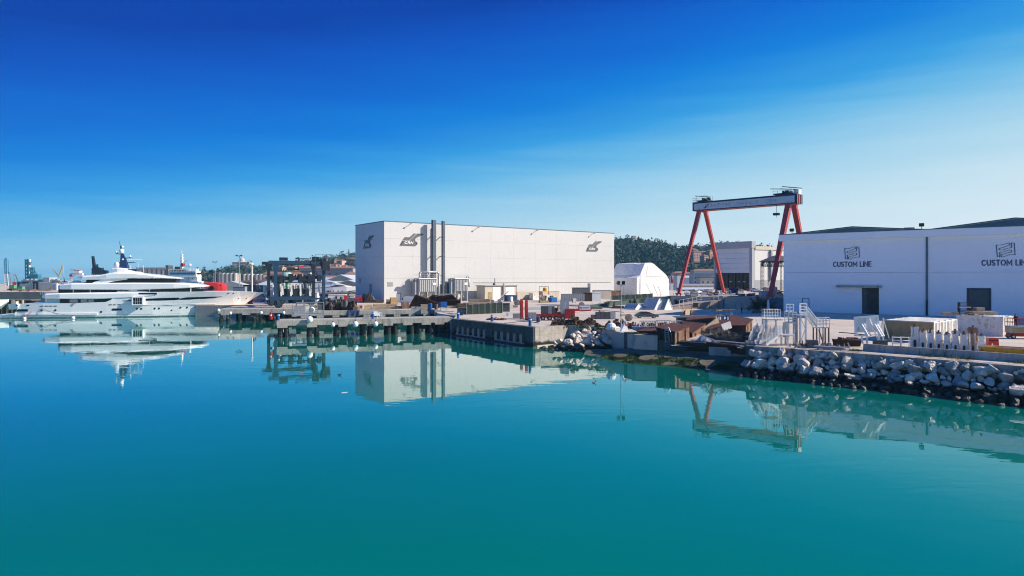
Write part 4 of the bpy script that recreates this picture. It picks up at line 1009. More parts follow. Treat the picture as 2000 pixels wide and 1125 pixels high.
for a, b in ((146, 161), (166, 178), (180, 196)): 
    mb = MB(); mb.bx(yx(a), yx(b), -5.16, -5.105, yz(591.5), yz(585)); part('saloon_pane', mb, M_grey, yacht)
deck('bulwark_band', [(89, 2.0, 580.5, 579), (93, 3.8, 582, 575.5), (102, 5.2, 583.4, 573.4), (130, 5.95, 584, 572.4), (200, 6.08, 584.5, 571.6), (250, 6.1, 583, 571.4), (300, 6.06, 579, 571.3), (330, 5.7, 576, 571.1)], M_gel)
deck('upper_saloon', [(124, 4.6, 573, 564), (150, 4.9, 573, 564), (360, 4.9, 573, 564), (384, 4.3, 573, 564.5), (392, 2.6, 573, 565)], M_yglass)
deck('upper_wall', [(232, 5.0, 573, 568.6), (250, 5.05, 573, 568.9), (262, 5.06, 573, 566.8), (275, 5.05, 573, 568.9), (290, 5.0, 573, 570)], M_gel, .1)
for px in (152, 183, 293, 372):
    mb = MB(); mb.bx(yx(px) - .1, yx(px) + .1, -5.0, -4.8, yz(572), yz(564)); part('mullion', mb, M_gel, yacht)
deck('upper_overhang', [(116, 1.8, 563.6, 562), (120, 3.6, 564.6, 558.5), (128, 5.0, 565.3, 555.5), (150, 5.6, 565.6, 553.2), (262, 5.7, 566.8, 552.4), (340, 5.6, 564.6, 552.8), (370, 5.1, 563.4, 554.6), (390, 3.6, 561.6, 557.4), (398, 1.8, 560.4, 559)], M_gel)
deck('bridge_glass', [(172, 3.6, 553, 546), (199, 3.7, 553, 546), (201, 4.3, 553, 545), (320, 4.4, 553, 544), (333, 3.7, 553, 544), (339, 2.2, 553, 545)], M_yglass)
deck('bridge_wing', [(186, 4.35, 553, 551.8), (203, 4.5, 553, 546), (213, 4.55, 552.6, 544), (226, 4.5, 549.5, 543), (250, 4.46, 546, 543)], M_gel, .1)
deck('bridge_roof', [(150, 1.4, 544, 542.2), (155, 3.0, 545.5, 540.5), (166, 4.0, 546.4, 538.6), (200, 4.7, 546.4, 537), (212, 4.9, 545.6, 534.4), (226, 4.9, 544.4, 531.8), (262, 4.9, 543.6, 532.4), (300, 4.8, 543.6, 536.6), (326, 4.3, 544, 541), (342, 3.0, 544.2, 542.4), (348, 1.5, 544, 543)], M_gel)
deck('mast_base', [(212, 1.2, 526.6, 525), (216, 2.4, 527.8, 523.8), (228, 2.8, 534, 522), (243, 2.8, 534, 523.6), (258, 2.4, 534.6, 528), (270, 1.8, 535, 533.4)], M_gel)
deck('sun_awning', [(248, 2.6, 526.2, 524.6), (268, 2.4, 526.2, 525)], M_navy, .1)
mb = MB(); mb.loft([[(yx(228), -.9, yz(524)), (yx(243), -.9, yz(524)), (yx(243), .9, yz(524)), (yx(228), .9, yz(524))], [(yx(228), -.6, yz(508)), (yx(239), -.6, yz(508)), (yx(239), .6, yz(508)), (yx(228), .6, yz(508))], [(yx(228.4), -.35, yz(493)), (yx(232.8), -.35, yz(493)), (yx(232.8), .35, yz(493)), (yx(228.4), .35, yz(493))]])
mast = part('mast', mb, M_navy, yacht)
mb = MB()
mb.bar((yx(230), 0, yz(494.5)), (yx(219), 0, yz(493.4)), .5, .25); mb.bar((yx(234), 0, yz(503)), (yx(248), 0, yz(501.4)), .5, .22); mb.bar((yx(236), 0, yz(512.5)), (yx(257), 0, yz(510.4)), .6, .22)
mb.tube((yx(229), 0, yz(484)), (yx(228.4), 0, yz(477)), .28, 6); mb.tube((yx(227), 0, yz(478)), (yx(225.6), 0, yz(468.5)), .07, 5); part('spreader', mb, M_navy, mast, kind='stuff')
mb = MB(); mb.bx(yx(240), yx(268), -.25, .25, yz(506.4), yz(504.4)); mb.tube((yx(254), 0, yz(510)), (yx(254), 0, yz(506)), .2, 6); part('radar', mb, M_white, mast)
for px, py, r in ((222, 517, 1.0), (229.8, 488.5, .7), (220, 490.5, .38), (231.2, 479.3, .32), (246, 498.8, .3), (255, 509.2, .2)):
    mb = MB(); mb.ball((yx(px), 0, yz(py)), r, 12, 8, 1.15); part('radar_dome', mb, M_white, mast, smooth=True)
mb = MB(); mb.tube((yx(222), 0, yz(524.5)), (yx(222), 0, yz(520)), .5, 8); mb.tube((yx(233.5), -.55, yz(505)), (yx(233.5), -.62, yz(505)), .3, 10); part('dome_foot', mb, M_white, mast)
mb = MB()
for px, y0, y1 in ((261, 529, 512), (271, 533, 517), (247, 536, 515)): mb.tube((yx(px), 0, yz(y0)), (yx(px), 0, yz(y1)), .05, 4)
part('whip_aerial', mb, M_white, yacht)
mb = MB()
for px in range(93, 127, 4): mb.tube((yx(px), -5.0, yz(575)), (yx(px), -5.0, yz(571)), .04, 4)
mb.tube((yx(93), -5, yz(571)), (yx(125), -5, yz(571)), .04, 4)
for px in range(124, 172, 4): mb.tube((yx(px), -5.0, yz(555)), (yx(px), -5.0, yz(552)), .04, 4)
mb.tube((yx(124), -5, yz(552)), (yx(172), -5, yz(552)), .04, 4)
for px in range(160, 212, 4): mb.tube((yx(px), -3.8, yz(539)), (yx(px), -3.8, yz(535.4)), .035, 4)
mb.tube((yx(160), -3.8, yz(535.4)), (yx(212), -3.8, yz(535.4)), .035, 4); part('deck_rail', mb, M_steel, yacht)
mb = MB(); mb.ball((yx(145), 0, yz(552.5)), 1.3, 12, 6, .6); mb.bx(yx(134), yx(162), -1.8, 1.8, yz(555), yz(551.6)); part('deck_tender', mb, M_white, yacht)
mb = MB(); mb.tube((yx(120), 0, yz(563)), (yx(124), 0, yz(550)), .05, 4); st_ = part('flag_staff', mb, M_steel, yacht)
mb = MB(); mb.add([(yx(122.4), 0, yz(555)), (yx(124), 0, yz(551)), (yx(121.2), .3, yz(542)), (yx(120.6), .2, yz(549))], [(0, 1, 2, 3)]); part('flag', mb, M_navy, st_)
mb = MB(); mb.slab([(0, 0), (.5, .7), (2.0, .8), (1.0, .3), (.7, -.2)], -.03, 0); part('gull_mark', mb, M_grey, yacht, (yx(149), -hull_w(150, yz(597)) - .02, yz(597)))
deck('side_recess', [(275, 6.11, 576, 572.6), (309, 6.11, 576, 572.6)], M_yglass, .1)
# mooring buoys and lines
def buoy(x, y, label, s=.7):
    t = thing('mooring_buoy', label, 'buoy', (x, y, 0))
    mb = MB(); mb.ball((0, 0, .25), .55 * s, 10, 6); part('float', mb, M_white, t, smooth=True)
    mb = MB(); mb.tube((0, 0, .5), (0, 0, 1.0 * s), .2 * s, 8); part('top_mark', mb, M_red, t)
    return t
b1 = (gx(48, 192), 192); b2 = (gx(143, 193.5), 193.5)
buoy(*b1, 'white and red mooring buoy under the stern of the motor yacht', .8); buoy(*b2, 'white mooring buoy floating beside the hull of the motor yacht', .9)
def rope(p, q, sag, r, label, mat=M_white):
    p, q = Vector(p), Vector(q); pts = [p.lerp(q, i / 10) - Vector((0, 0, sag * 4 * (i / 10) * (1 - i / 10))) for i in range(11)]
    mb = MB(); mb.path([tuple(a - p) for a in pts], r, 4); solo('mooring_line', mb, mat, label, 'rope', tuple(p))
rope((gx(60, 197), 197.2, yz(597)), (b2[0], b2[1], .9), .5, .07, 'grey mooring line from the stern quarter to the further buoy', M_grey)
rope((gx(74, 197), 197.2, yz(597)), (gx(150, 190), 190, 0), .6, .06, 'grey mooring line slanting from the hull into the water', M_grey)
rope((gx(64, 197), 197.2, yz(605)), (b1[0], b1[1], .8), .3, .08, 'red mooring line from the stern to the near buoy', M_red)

# ------------------------------------------------------------------ red and white offshore tug behind the yacht
TD = 262.0
def tx(px): return (px - 338) / (F / TD)
def tz(py): return hz(py, TD)
tug = thing('rescue_ship', 'white offshore rescue ship with a red bow behind the yacht', 'ship', (gx(338, TD), TD, 0))
HT_ = [(-12, 577, 4.5, 4.2), (330 - 338, 577, 6, 5.6), (392, 577, 6.3, 5.6), (400, 560, 6.2, 5.2), (411, 551, 5.8, 3.8), (422, 551.6, 4.8, 1.8), (432, 553, 3.4, .8), (437.5, 555.5, 2.2, .4), (441, 560, .8, .1)]
rings = []
for px, sy, hd, hw in HT_:
    x = tx(px) if px > 0 else px; zs = tz(sy); sh = 0 if px < 420 else 0
    low = x - (max(0, px - 415) * .25 if px > 0 else 0)
    rings.append([(low, 0, -1), (low, -hw, 0), (x, -(hw + hd) / 2, zs * .5), (x, -hd, zs), (x, hd, zs), (x, (hw + hd) / 2, zs * .5), (low, hw, 0)])
mb = MB(); mb.loft(rings[:5]); part('hull', mb, M_white, tug)
mb = MB(); mb.loft(rings[4:]); part('bow', mb, M_orange, tug, label='red-orange bow with two dark openings')
mb = MB(); mb.slab([(tx(397), tz(569)), (tx(409), tz(551)), (tx(404), tz(551)), (tx(392), tz(569))], -6.4, 6.4); part('white_stripe', mb, M_white, tug)
for px, py, r in ((401, 561.5, .75), (424, 562, .8), (415, 556.6, .3), (436, 556.6, .3)):
    mb = MB(); mb.tube((tx(px), -6.5 if px < 410 else -4.9 + (px - 424) * .2, tz(py)), (tx(px), 0, tz(py)), r, 10); part('anchor_pocket', mb, M_rubber, tug)
mb = MB(); mb.bx(tx(344), tx(401), -5, -.5, tz(577), tz(551)); part('superstructure', mb, M_white, tug)
mb = MB(); mb.bx(tx(341), tx(399), -5.2, -.4, tz(551), tz(549.4)); part('deck_edge', mb, M_tile_pale, tug)
mb = MB(); mb.bx(tx(346), tx(396), -4.4, -1.2, tz(549.4), tz(540.5)); part('accommodation', mb, M_white, tug)
mb = MB(); mb.loft([[(tx(342), -5.2, tz(541)), (tx(396), -5.2, tz(541)), (tx(396), -1.0, tz(541)), (tx(342), -1.0, tz(541))], [(tx(344), -5.0, tz(530)), (tx(394), -5.0, tz(530)), (tx(394), -1.1, tz(530)), (tx(344), -1.1, tz(530))]]); br = part('bridge', mb, M_white, tug)
for k in range(11):
    px = 346 + k * 4.4; mb = MB(); mb.bx(tx(px), tx(px + 2.8), -5.2, -5.02, tz(536), tz(532.6)); part('window', mb, M_glass, br)
for dy in (-4.4, -3.2, -2.0): mb = MB(); mb.bx(tx(395.2), tx(396.4), dy - .35, dy + .35, tz(536), tz(532.6)); part('window', mb, M_glass, br)
for px, py in ((353, 544), (362, 544), (369, 544), (378, 544), (386, 544), (353, 556), (365, 556), (380, 556), (392, 556)):
    mb = MB(); mb.bx(tx(px), tx(px + 1.4), -5.08 if py > 550 else -4.48, -4.3, tz(py + .8), tz(py - .8)); part('window', mb, M_glass, tug)
mb = MB(); mb.bx(tx(346), tx(372), -4, -1.5, tz(530), tz(526)); mb.bx(tx(350), tx(360), -3.5, -1.5, tz(526), tz(521)); part('wheelhouse_roof', mb, M_grey_dk, tug)
mb = MB()
mb.loft([[(tx(353), -.8, tz(530)), (tx(358), -.8, tz(530)), (tx(358), .8, tz(530)), (tx(353), .8, tz(530))], [(tx(354), -.4, tz(497)), (tx(356), -.4, tz(497)), (tx(356), .4, tz(497)), (tx(354), .4, tz(497))]])
mb.tube((tx(355), 0, tz(497)), (tx(355), 0, tz(490)), .1, 5)
for py, w in ((503, 2.2), (509, 3), (514, 2.4), (497.5, 2)): mb.bx(tx(355 - w), tx(355 + w), -.6, .6, tz(py + .4), tz(py - .4))
mb.bar((tx(357), 0, tz(513)), (tx(368), 0, tz(507.5)), .25); mb.bx(tx(362), tx(371), -.3, .3, tz(520.5), tz(519.4)); part('mast', mb, M_white, tug)
mb = MB(); mb.bx(tx(356), tx(359.6), -.9, .9, tz(520), tz(514)); part('funnel_mark', mb, M_red, tug)
mb = MB()
for px in (372, 377, 383, 388, 392): mb.tube((tx(px), -2, tz(530)), (tx(px), -2, tz(522 + R.uniform(0, 4))), .14, 5)
mb.bx(tx(385), tx(392), -4, -2, tz(530), tz(526.5)); mb.ball((tx(371), 0, tz(517.5)), .6, 8, 5); part('aerial', mb, M_white, tug)
mb = MB(); mb.bx(tx(374), tx(395), -5.12, -5.02, tz(551.4), tz(549.6)); mb.bx(tx(348), tx(357), -5.12, -5.02, tz(551.4), tz(549.9)); part('red_band', mb, M_orange, tug)
mb = MB()
for px in range(342, 400, 5): mb.tube((tx(px), -5.1, tz(530 if px > 350 else 530)), (tx(px), -5.1, tz(526.8)), .06, 4)
mb.tube((tx(342), -5.1, tz(526.8)), (tx(398), -5.1, tz(526.8)), .06, 4); part('rail', mb, M_white, tug)

# ------------------------------------------------------------------ blue boat hoists
def boat_hoist(label, A, u, L, W, Hh, mats, colw=1.2, group=None, detail=True):
    ms, md = mats
    t = thing('boat_hoist', label, 'boat hoist', (A[0], A[1], G), u)
    for iy, y in enumerate((0, W)):
        for ix, x in enumerate((0, L)):
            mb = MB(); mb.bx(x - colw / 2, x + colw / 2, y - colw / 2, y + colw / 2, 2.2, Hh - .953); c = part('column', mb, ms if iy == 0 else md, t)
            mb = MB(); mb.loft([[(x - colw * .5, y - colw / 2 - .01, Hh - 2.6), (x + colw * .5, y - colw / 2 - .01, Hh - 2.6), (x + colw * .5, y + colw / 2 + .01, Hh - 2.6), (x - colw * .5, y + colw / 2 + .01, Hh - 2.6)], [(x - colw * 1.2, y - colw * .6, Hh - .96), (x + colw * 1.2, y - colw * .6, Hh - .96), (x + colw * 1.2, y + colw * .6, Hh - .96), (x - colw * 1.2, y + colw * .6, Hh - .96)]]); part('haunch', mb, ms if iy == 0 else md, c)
            for k in (-.75, .75):
                mb = MB(); mb.wheel((x + (.7 if ix == 0 else -.7), y + k, 1.05), 1.05, .55, 16); w = part('wheel', mb, M_rubber, t)
                mb = MB(); mb.wheel((x + (.7 if ix == 0 else -.7), y + k - .29 * (1 if k < 0 else -1), 1.05), .5, .1, 12); part('rim', mb, M_blue_steel, w)
            mb = MB(); mb.bx(x - .4 + (.6 if ix == 0 else -.6), x + .4 + (.6 if ix == 0 else -.6), y - 1.2, y + 1.2, 1.2, 2.2); part('wheel_fork', mb, ms, t)
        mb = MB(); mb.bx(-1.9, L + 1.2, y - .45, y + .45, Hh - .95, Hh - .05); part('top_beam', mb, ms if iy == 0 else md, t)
        mb = MB(); mb.bx(.3, L - .3, y - .25, y + .25, 2.2, 2.75); part('bottom_beam', mb, ms, t)
        mb = MB(); mb.bx(.6, L - .6, y - .3, y + .3, Hh - 5.2, Hh - 4.7); 
        for k in range(5):
            x = L * (k + .5) / 5; mb.bx(x - .5, x + .5, y - .7, y + .7, Hh - 6.2 + R.uniform(-.3, .3), Hh - 4.4 + R.uniform(0, .8))
            mb.rbox((x + .9, y, Hh - 5), (.9, .8, .8), 0, 0, .7)
        for k in range(9):
            x = L * (k + .3) / 9; mb.rbox((x, y + .2, Hh - 4.6 + R.uniform(-.5, .5)), (R.uniform(.4, 1.3), .7, R.uniform(.3, 1.0)), 0, 0, R.uniform(-.5, .5))
        mb.bx(.5, L - .5, y + .2, y + .35, Hh - 6.3, Hh - 6.1); mb.bx(.5, L * .8, y - .3, y - .2, Hh - 3.2, Hh - 3.05)
        part('winch_beam', mb, md, t)
        for k in range(5):
            x = L * (k + .5) / 5; mb = MB(); mb.tube((x, y + .3, Hh - 6.0), (x + R.uniform(-.2, .2), y + .3, 4.6), .05, 4); s_ = part('hoist_rope', mb, M_grey_dk, t)
            mb = MB(); mb.bar((x, y + .3, 6.6 + R.uniform(-.5, .5)), (x + .25, y + .5, 3.3), .42, .12); part('sling', mb, M_pvc, s_)
    mb = MB(); mb.bx(L - .6, L + .6, -.5, W + .5, Hh + .003, Hh + .7); part('cross_beam', mb, md, t)
    if detail:
        mb = MB(); mb.bx(1.0, 3.2, -.5, .5, Hh + .004, Hh + .9); mb.bx(5.2, 9.0, -.6, -.4, Hh + .4, Hh + .7); mb.bx(L - 3.2, L - 1.4, -.6, .6, Hh + .004, Hh + 1.2); part('hydraulic_box', mb, md, t)
        mb = MB(); mb.bx(L - .4, L + 1.5, -1.4, .2, Hh - 2.8, Hh + .2 - .203); part('cab', mb, md, t)
        mb = MB()
        for x, y in ((L - .5, -1.4), (L + 1.6, -1.4), (L + 1.6, .3), (L - 2.5, -1.2), (L + .6, -1.4)): mb.tube((x, y, Hh - 2.8), (x, y, Hh + 1.9), .05, 4)
        for z in (1.1, 1.9): mb.tube((L - 2.5, -1.4, Hh + z), (L + 1.6, -1.4, Hh + z), .05, 4); mb.tube((L + 1.6, -1.4, Hh + z), (L + 1.6, .3, Hh + z), .05, 4)
        part('railing', mb, M_grey_dk, t)
        mb = MB(); mb.bx(6.2, 7.6, -.75, -.58, Hh - 2.0, Hh - 1.55); part('sign_plate', mb, M_orange, t, label='small orange plate under the girder')
        mb = MB(); mb.bx(3, 6.5, -.1, .4, Hh - 2.7, Hh - 2.2); mb.bx(2.2, 11.5, -.2, 0, Hh - 3.3, Hh - 3.1); part('pipe_run', mb, M_black, t)
    return t
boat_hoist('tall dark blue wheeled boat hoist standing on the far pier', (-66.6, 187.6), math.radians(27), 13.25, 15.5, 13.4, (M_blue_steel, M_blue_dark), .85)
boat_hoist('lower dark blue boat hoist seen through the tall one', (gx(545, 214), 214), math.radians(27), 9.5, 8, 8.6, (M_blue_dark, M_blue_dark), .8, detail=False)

# ------------------------------------------------------------------ hills and their woods
def hill(name, f, x0, x1, y0, y1, nx, ny, mat):
    mb = MB(); pts = []
    for j in range(ny + 1):
        for i in range(nx + 1):
            x = x0 + (x1 - x0) * i / nx; y = y0 + (y1 - y0) * j / ny
            pts.append((x, y, f(x, y)))
    fs = [(j * (nx + 1) + i, j * (nx + 1) + i + 1, (j + 1) * (nx + 1) + i + 1, (j + 1) * (nx + 1) + i) for j in range(ny) for i in range(nx)]
    mb.add(pts, fs)
    return obj(name, mb.mesh(name, mat, True), kind='structure')
M_hill = pm('hill_soil', (0.07, 0.075, 0.045), (0.045, 0.05, 0.03), scale=.02, rough=.95)
def ss(a, b, x): t = min(1, max(0, (x - a) / (b - a))); return t * t * (3 - 2 * t)
def prof(table, px):
    for (a, ya), (b, yb) in zip(table[:-1], table[1:]):
        if a <= px <= b: return ya + (yb - ya) * (px - a) / (b - a)
    return table[0][1] if px < table[0][0] else table[-1][1]
RT = [(900, 520), (1080, 500), (1150, 484), (1195, 479), (1215, 475), (1240, 474.5), (1262, 480), (1290, 485), (1330, 488.5), (1365, 491), (1395, 488), (1420, 484), (1450, 487), (1500, 500), (1560, 516), (1700, 536)]
def f_right(x, y):
    D1 = 930.0
    px = 1000 + x / D1 * F
    top = hz(prof(RT, px) + 4, D1) 
    k = ss(640, 930, y) ** 0.85 * (1 - .5 * ss(980, 1300, y))
    return 3.0 + (top - 3.0) * k + 2.5 * noise.noise(Vector((x * .012, y * .012, 0))) * min(1, k * 2) - (1.0 if k <= 0.001 else 0)
hill('wooded_hill', f_right, -80, 520, 630, 1300, 60, 34, M_hill)
LT = [(380, 545), (425, 541), (440, 533), (452, 527), (500, 526), (524, 529), (545, 537), (560, 541), (600, 545)]
def f_church(x, y):
    D1 = 900.0; px = 1000 + x / D1 * F
    top = hz(prof(LT, px) + 1.5, D1); k = ss(780, 900, y) * (1 - .6 * ss(930, 1150, y))
    return 2.9 + max(0, top - 2.9) * k
hill('church_hill', f_church, -440, -270, 770, 1150, 40, 20, M_hill)
BT = [(500, 541), (540, 533), (575, 526), (610, 523), (632, 514), (642, 517), (660, 513), (680, 508.5), (700, 507), (740, 509), (800, 520), (900, 538)]
def f_town(x, y):
    D1 = 1250.0; px = 1000 + x / D1 * F
    top = hz(prof(BT, px) + 2, D1); k = ss(640, 1250, y) ** 1.15 * (1 - .6 * ss(1280, 1600, y))
    return 2.8 + max(0, top - 2.8) * k + 2 * noise.noise(Vector((x * .015, y * .015, 5))) * k
hill('town_hill', f_town, -520, -80, 630, 1600, 50, 40, M_hill)

def wood(name, label, f, region, n, size, mat_list, leaf, seed, keep=lambda x, y: True):
    """Tree crowns over a hillside: every crown a loose cloud of small leaf faces. One object per hillside."""
    rg = np.random.default_rng(seed); rr = random.Random(seed)
    V = []; mi = []
    x0, x1, y0, y1 = region
    for k in range(n):
        x, y = rr.uniform(x0, x1), rr.uniform(y0, y1)
        if not keep(x, y): continue
        z = f(x, y)
        if z < 3.4: continue
        r = size * rr.uniform(.55, 1.25); h = r * rr.choice((1.0, 1.1, 1.3, 1.9 if rr.random() < .25 else 1.1))
        m = int(leaf * rr.uniform(.7, 1.2))
        d = rg.normal(size=(m, 3)); d /= np.linalg.norm(d, axis=1)[:, None]
        rad = rg.uniform(.55, 1.0, size=(m, 1)) * (1 + .25 * np.sin(d[:, :1] * 5 + k) * np.cos(d[:, 1:2] * 4 + k))
        c = d * rad * np.array([r, r, h]) * .75 + np.array([x, y, z + h * .75])
        s = rg.uniform(.16, .34, size=(m, 1)) * r
        a = rg.normal(size=(m, 3)); a /= np.linalg.norm(a, axis=1)[:, None]
        b = np.cross(a, d + .4 * rg.normal(size=(m, 3))); b /= (np.linalg.norm(b, axis=1)[:, None] + 1e-6)
        V.append(np.stack([c - a * s, c + b * s * .8, c + a * s, c - b * s * .8], axis=1)); mi.append(np.full(m, rr.choices(range(len(mat_list)), weights=[4, 3, 2, 1.4][:len(mat_list)])[0], dtype=np.int32))
    V = np.concatenate(V).reshape(-1, 3).astype(np.float32); mi = np.concatenate(mi); nf = len(mi)
    me = bpy.data.meshes.new(name)
    me.vertices.add(len(V)); me.vertices.foreach_set('co', V.ravel())
    me.loops.add(nf * 4); me.loops.foreach_set('vertex_index', np.arange(nf * 4, dtype=np.int32))
    me.polygons.add(nf); me.polygons.foreach_set('loop_start', np.arange(nf, dtype=np.int32) * 4)
    for m in mat_list: me.materials.append(m)
    me.polygons.foreach_set('material_index', mi)
    me.update(calc_edges=True)
    return obj(name, me, label=label, cat='wood', kind='stuff')
FO = [pm('foliage_evergreen', (0.028, 0.066, 0.048), (0.020, 0.048, 0.037), scale=.08, rough=.9), pm('foliage_dark', (0.022, 0.050, 0.040), (0.015, 0.036, 0.030), scale=.08, rough=.9),
      pm('foliage_olive', (0.045, 0.070, 0.048), (0.032, 0.052, 0.036), scale=.08, rough=.9), pm('foliage_bare', (0.095, 0.080, 0.068), (0.06, 0.05, 0.044), scale=.08, rough=.9)]
HILL_HOUSES = [(1235, 925, 9), (1354, 850, 5), (1358.5, 800, 6), (1372, 815, 8), (1375.5, 780, 5), (1388, 815, 6), (1374, 905, 8), (1325, 900, 5)]
def clear_of(x, y):
    px = 1000 + x / y * F
    return not any(abs(px - a) < w and D - 75 < y < D + 12 for a, D, w in HILL_HOUSES)
wood('hillside_wood', 'dense dark evergreen wood covering the hill behind the crane', f_right, (100, 345, 640, 945), 4600, 4.6, FO, 40, 3, clear_of)
wood('church_hill_wood', 'dark trees over the small hill below the church', f_church, (-440, -275, 785, 915), 420, 4.6, FO[:3], 26, 4)
wood('town_hill_wood', 'dark and bare trees over the hill left of the white hall', f_town, (-430, -190, 760, 1270), 1100, 6.0, [FO[1], FO[3], FO[2], FO[0]], 24, 5, lambda x, y: y > 1050 or R.random() < .35)
# ------------------------------------------------------------------ builders for the yard
def container(label, loc, rz, L=6.06, Wd=2.44, Hh=2.7, mat=M_cont_white, side_mat=None, group=None, ribs=22, doors='end', cat='container'):
    t = thing('shipping_container', label, cat, loc, rz, group)
    mb = MB(); mb.bx(.06, L - .06, .06, Wd - .06, .14, Hh - .08); b = part('body', mb, mat, t)
    mb = MB()
    for x in (0, L - .12):
        for y in (0, Wd - .12): mb.bx(x, x + .12, y, y + .12, 0, Hh)
    for y in (0, Wd - .12): mb.bx(.12, L - .12, y, y + .12, 0, .16); mb.bx(.12, L - .12, y, y + .12, Hh - .12, Hh)
    part('frame', mb, mat, t)
    if side_mat: mb = MB(); mb.bx(.07, L - .07, .062 - .02, .058, .165, Hh - .125); part('side_sheet', mb, side_mat, t)
    if ribs:
        mb = MB(); st = (L - .3) / ribs
        for i in range(ribs): mb.slabx([(.06, .17), (.06, Hh - .13), (.02, Hh - .13), (.02, .17)], .15 + i * st, .15 + i * st + st * .5)
        part('corrugated_side', mb, side_mat or mat, t)
        mb = MB()
        for i in range(ribs): mb.bx(.15 + i * st, .15 + i * st + st * .5, .05, Wd - .05, Hh - .079, Hh - .03)
        part('corrugated_roof', mb, mat, t)
        mb = MB(); n = 9; s2 = (Wd - .3) / n
        for i in range(n): mb.bx(L - .06, L - .02, .15 + i * s2, .15 + i * s2 + s2 * .5, .17, Hh - .13)
        if doors != 'end': part('corrugated_end', mb, mat, t)
    if doors == 'end':
        for k in range(2):
            y0 = .14 + k * (Wd / 2 - .14); mb = MB(); mb.bx(L - .06, L - .01, y0 + .01, y0 + Wd / 2 - .15, .18, Hh - .14); d = part('door', mb, mat, t)
            mb = MB()
            for y in (.3, .8): mb.tube((L + .02, y0 + y, .2), (L + .02, y0 + y, Hh - .2), .03, 5)
            part('lock_bar', mb, M_steel, d)
    return t
def cabin(label, loc, rz, L, Wd, Hh, mat, cat='site cabin', group=None, louvre=None, name='site_cabin', roof_mat=None):
    t = thing(name, label, cat, loc, rz, group)
    mb = MB(); mb.bx(0, L, 0, Wd, 0, Hh); part('walls', mb, mat, t)
    mb = MB(); mb.bx(-.08, L + .08, -.08, Wd + .08, Hh + .003, Hh + .14); part('roof', mb, roof_mat or mat, t)
    if louvre:
        mb = MB(); mb.bx(louvre[0] * L, louvre[1] * L, -.05, -.003, Hh * .12, Hh * .85); lv = part('louvre', mb, louvre[2], t)
        n = int((louvre[1] - louvre[0]) * L / .28)
        mb = MB(); mb.bx(0, .08, -.09, -.052, Hh * .14, Hh * .83); me = mb.mesh('slat', M_grey)
        for i in range(n): obj('slat', me, lv, (louvre[0] * L + .1 + i * .28, 0, 0))
    return t
def cabinet(label, loc, rz, w, d, h, mat, group=None, name='steel_cabinet', cat='cabinet'):
    t = thing(name, label, cat, loc, rz, group)
    mb = MB(); mb.bx(0, w, 0, d, .08, h); part('case', mb, mat, t)
    mb = MB(); mb.bx(.05, w / 2 - .02, -.03, -.003, .16, h - .08); part('door', mb, mat, t)
    mb = MB(); mb.bx(w / 2 + .02, w - .05, -.03, -.003, .16, h - .08); part('door', mb, mat, t)
    mb = MB(); mb.bx(.05, .2, .05, d - .05, 0, .077); mb.bx(w - .2, w - .05, .05, d - .05, 0, .077); part('skid', mb, M_grey_dk, t)
    return t
def drum(label, loc, r=.42, h=1.15, mat=M_blue, group=None):
    t = thing('drum', label, 'drum', loc, 0, group)
    mb = MB(); mb.lathe([(r * .96, 0), (r, .03), (r, h * .33), (r * 1.05, h * .345), (r, h * .36), (r, h * .64), (r * 1.05, h * .655), (r, h * .67), (r, h - .03), (r * .96, h)], n=14); part('body', mb, mat, t, smooth=False)
    mb = MB(); mb.tube((r * .5, 0, h), (r * .5, 0, h + .05), .07, 8); part('cap', mb, M_pvc, t)
    return t
def crate(label, loc, rz, w, d, h, mat=M_crate, group=None):
    t = thing('crate', label, 'crate', loc, rz, group)
    mb = MB(); mb.bx(.04, w - .04, .04, d - .04, .12, h - .03); part('inner_box', mb, M_wood_dk if mat is not M_wood_dk else M_wood, t)
    n = max(2, int(h / .3)); hh = (h - .12) / n
    for i in range(n):
        mb = MB(); mb.bx(0, w, 0, .038, .12 + i * hh + .02, .12 + (i + 1) * hh - .02); part('board', mb, mat, t)
    mb = MB(); mb.bx(0, w, 0, d, h - .029, h); part('lid', mb, mat, t)
    mb = MB(); mb.bx(.05, .17, .02, d - .02, 0, .117); mb.bx(w - .17, w - .05, .02, d - .02, 0, .117); part('runner', mb, mat, t)
    return t
def plank_stack(label, loc, rz, L, n, layers, mat=M_wood, pw=.24, ph=.07, jit=.25, group=None, name='plank_stack'):
    t = thing(name, label, 'planks', loc, rz, group)
    mb = MB(); mb.bx(0, L, 0, pw - .03, 0, ph - .012); me = mb.mesh('plank', mat)
    for j in range(layers):
        for i in range(n - (j // 3 if jit > .2 else 0)):
            o = obj('plank', me, t, (R.uniform(-jit, jit), i * pw + R.uniform(0, .02), .1 + j * ph)); o.rotation_euler = (0, 0, R.uniform(-.012, .012))
    mb = MB(); mb.bx(.0, .12, 0, n * pw, 0, .095); me2 = mb.mesh('bearer', mat)
    for k in range(3): obj('bearer', me2, t, (L * (.1 + .39 * k), 0, 0))
    return t
def pallet_stack(label, loc, rz, n, group=None, mat=M_wood):
    t = thing('pallet_stack', label, 'pallets', loc, rz, group)
    mb = MB()
    for i in range(6): mb.bx(0, 1.2, i * .17, i * .17 + .1, .11, .135)
    for y in (0, .36, .75): mb.bx(0, 1.2, y, y + .1, 0, .107)
    me = mb.mesh('pallet', mat)
    for k in range(n): o = obj('pallet', me, t, (R.uniform(-.04, .04), R.uniform(-.04, .04), k * .14))
    return t
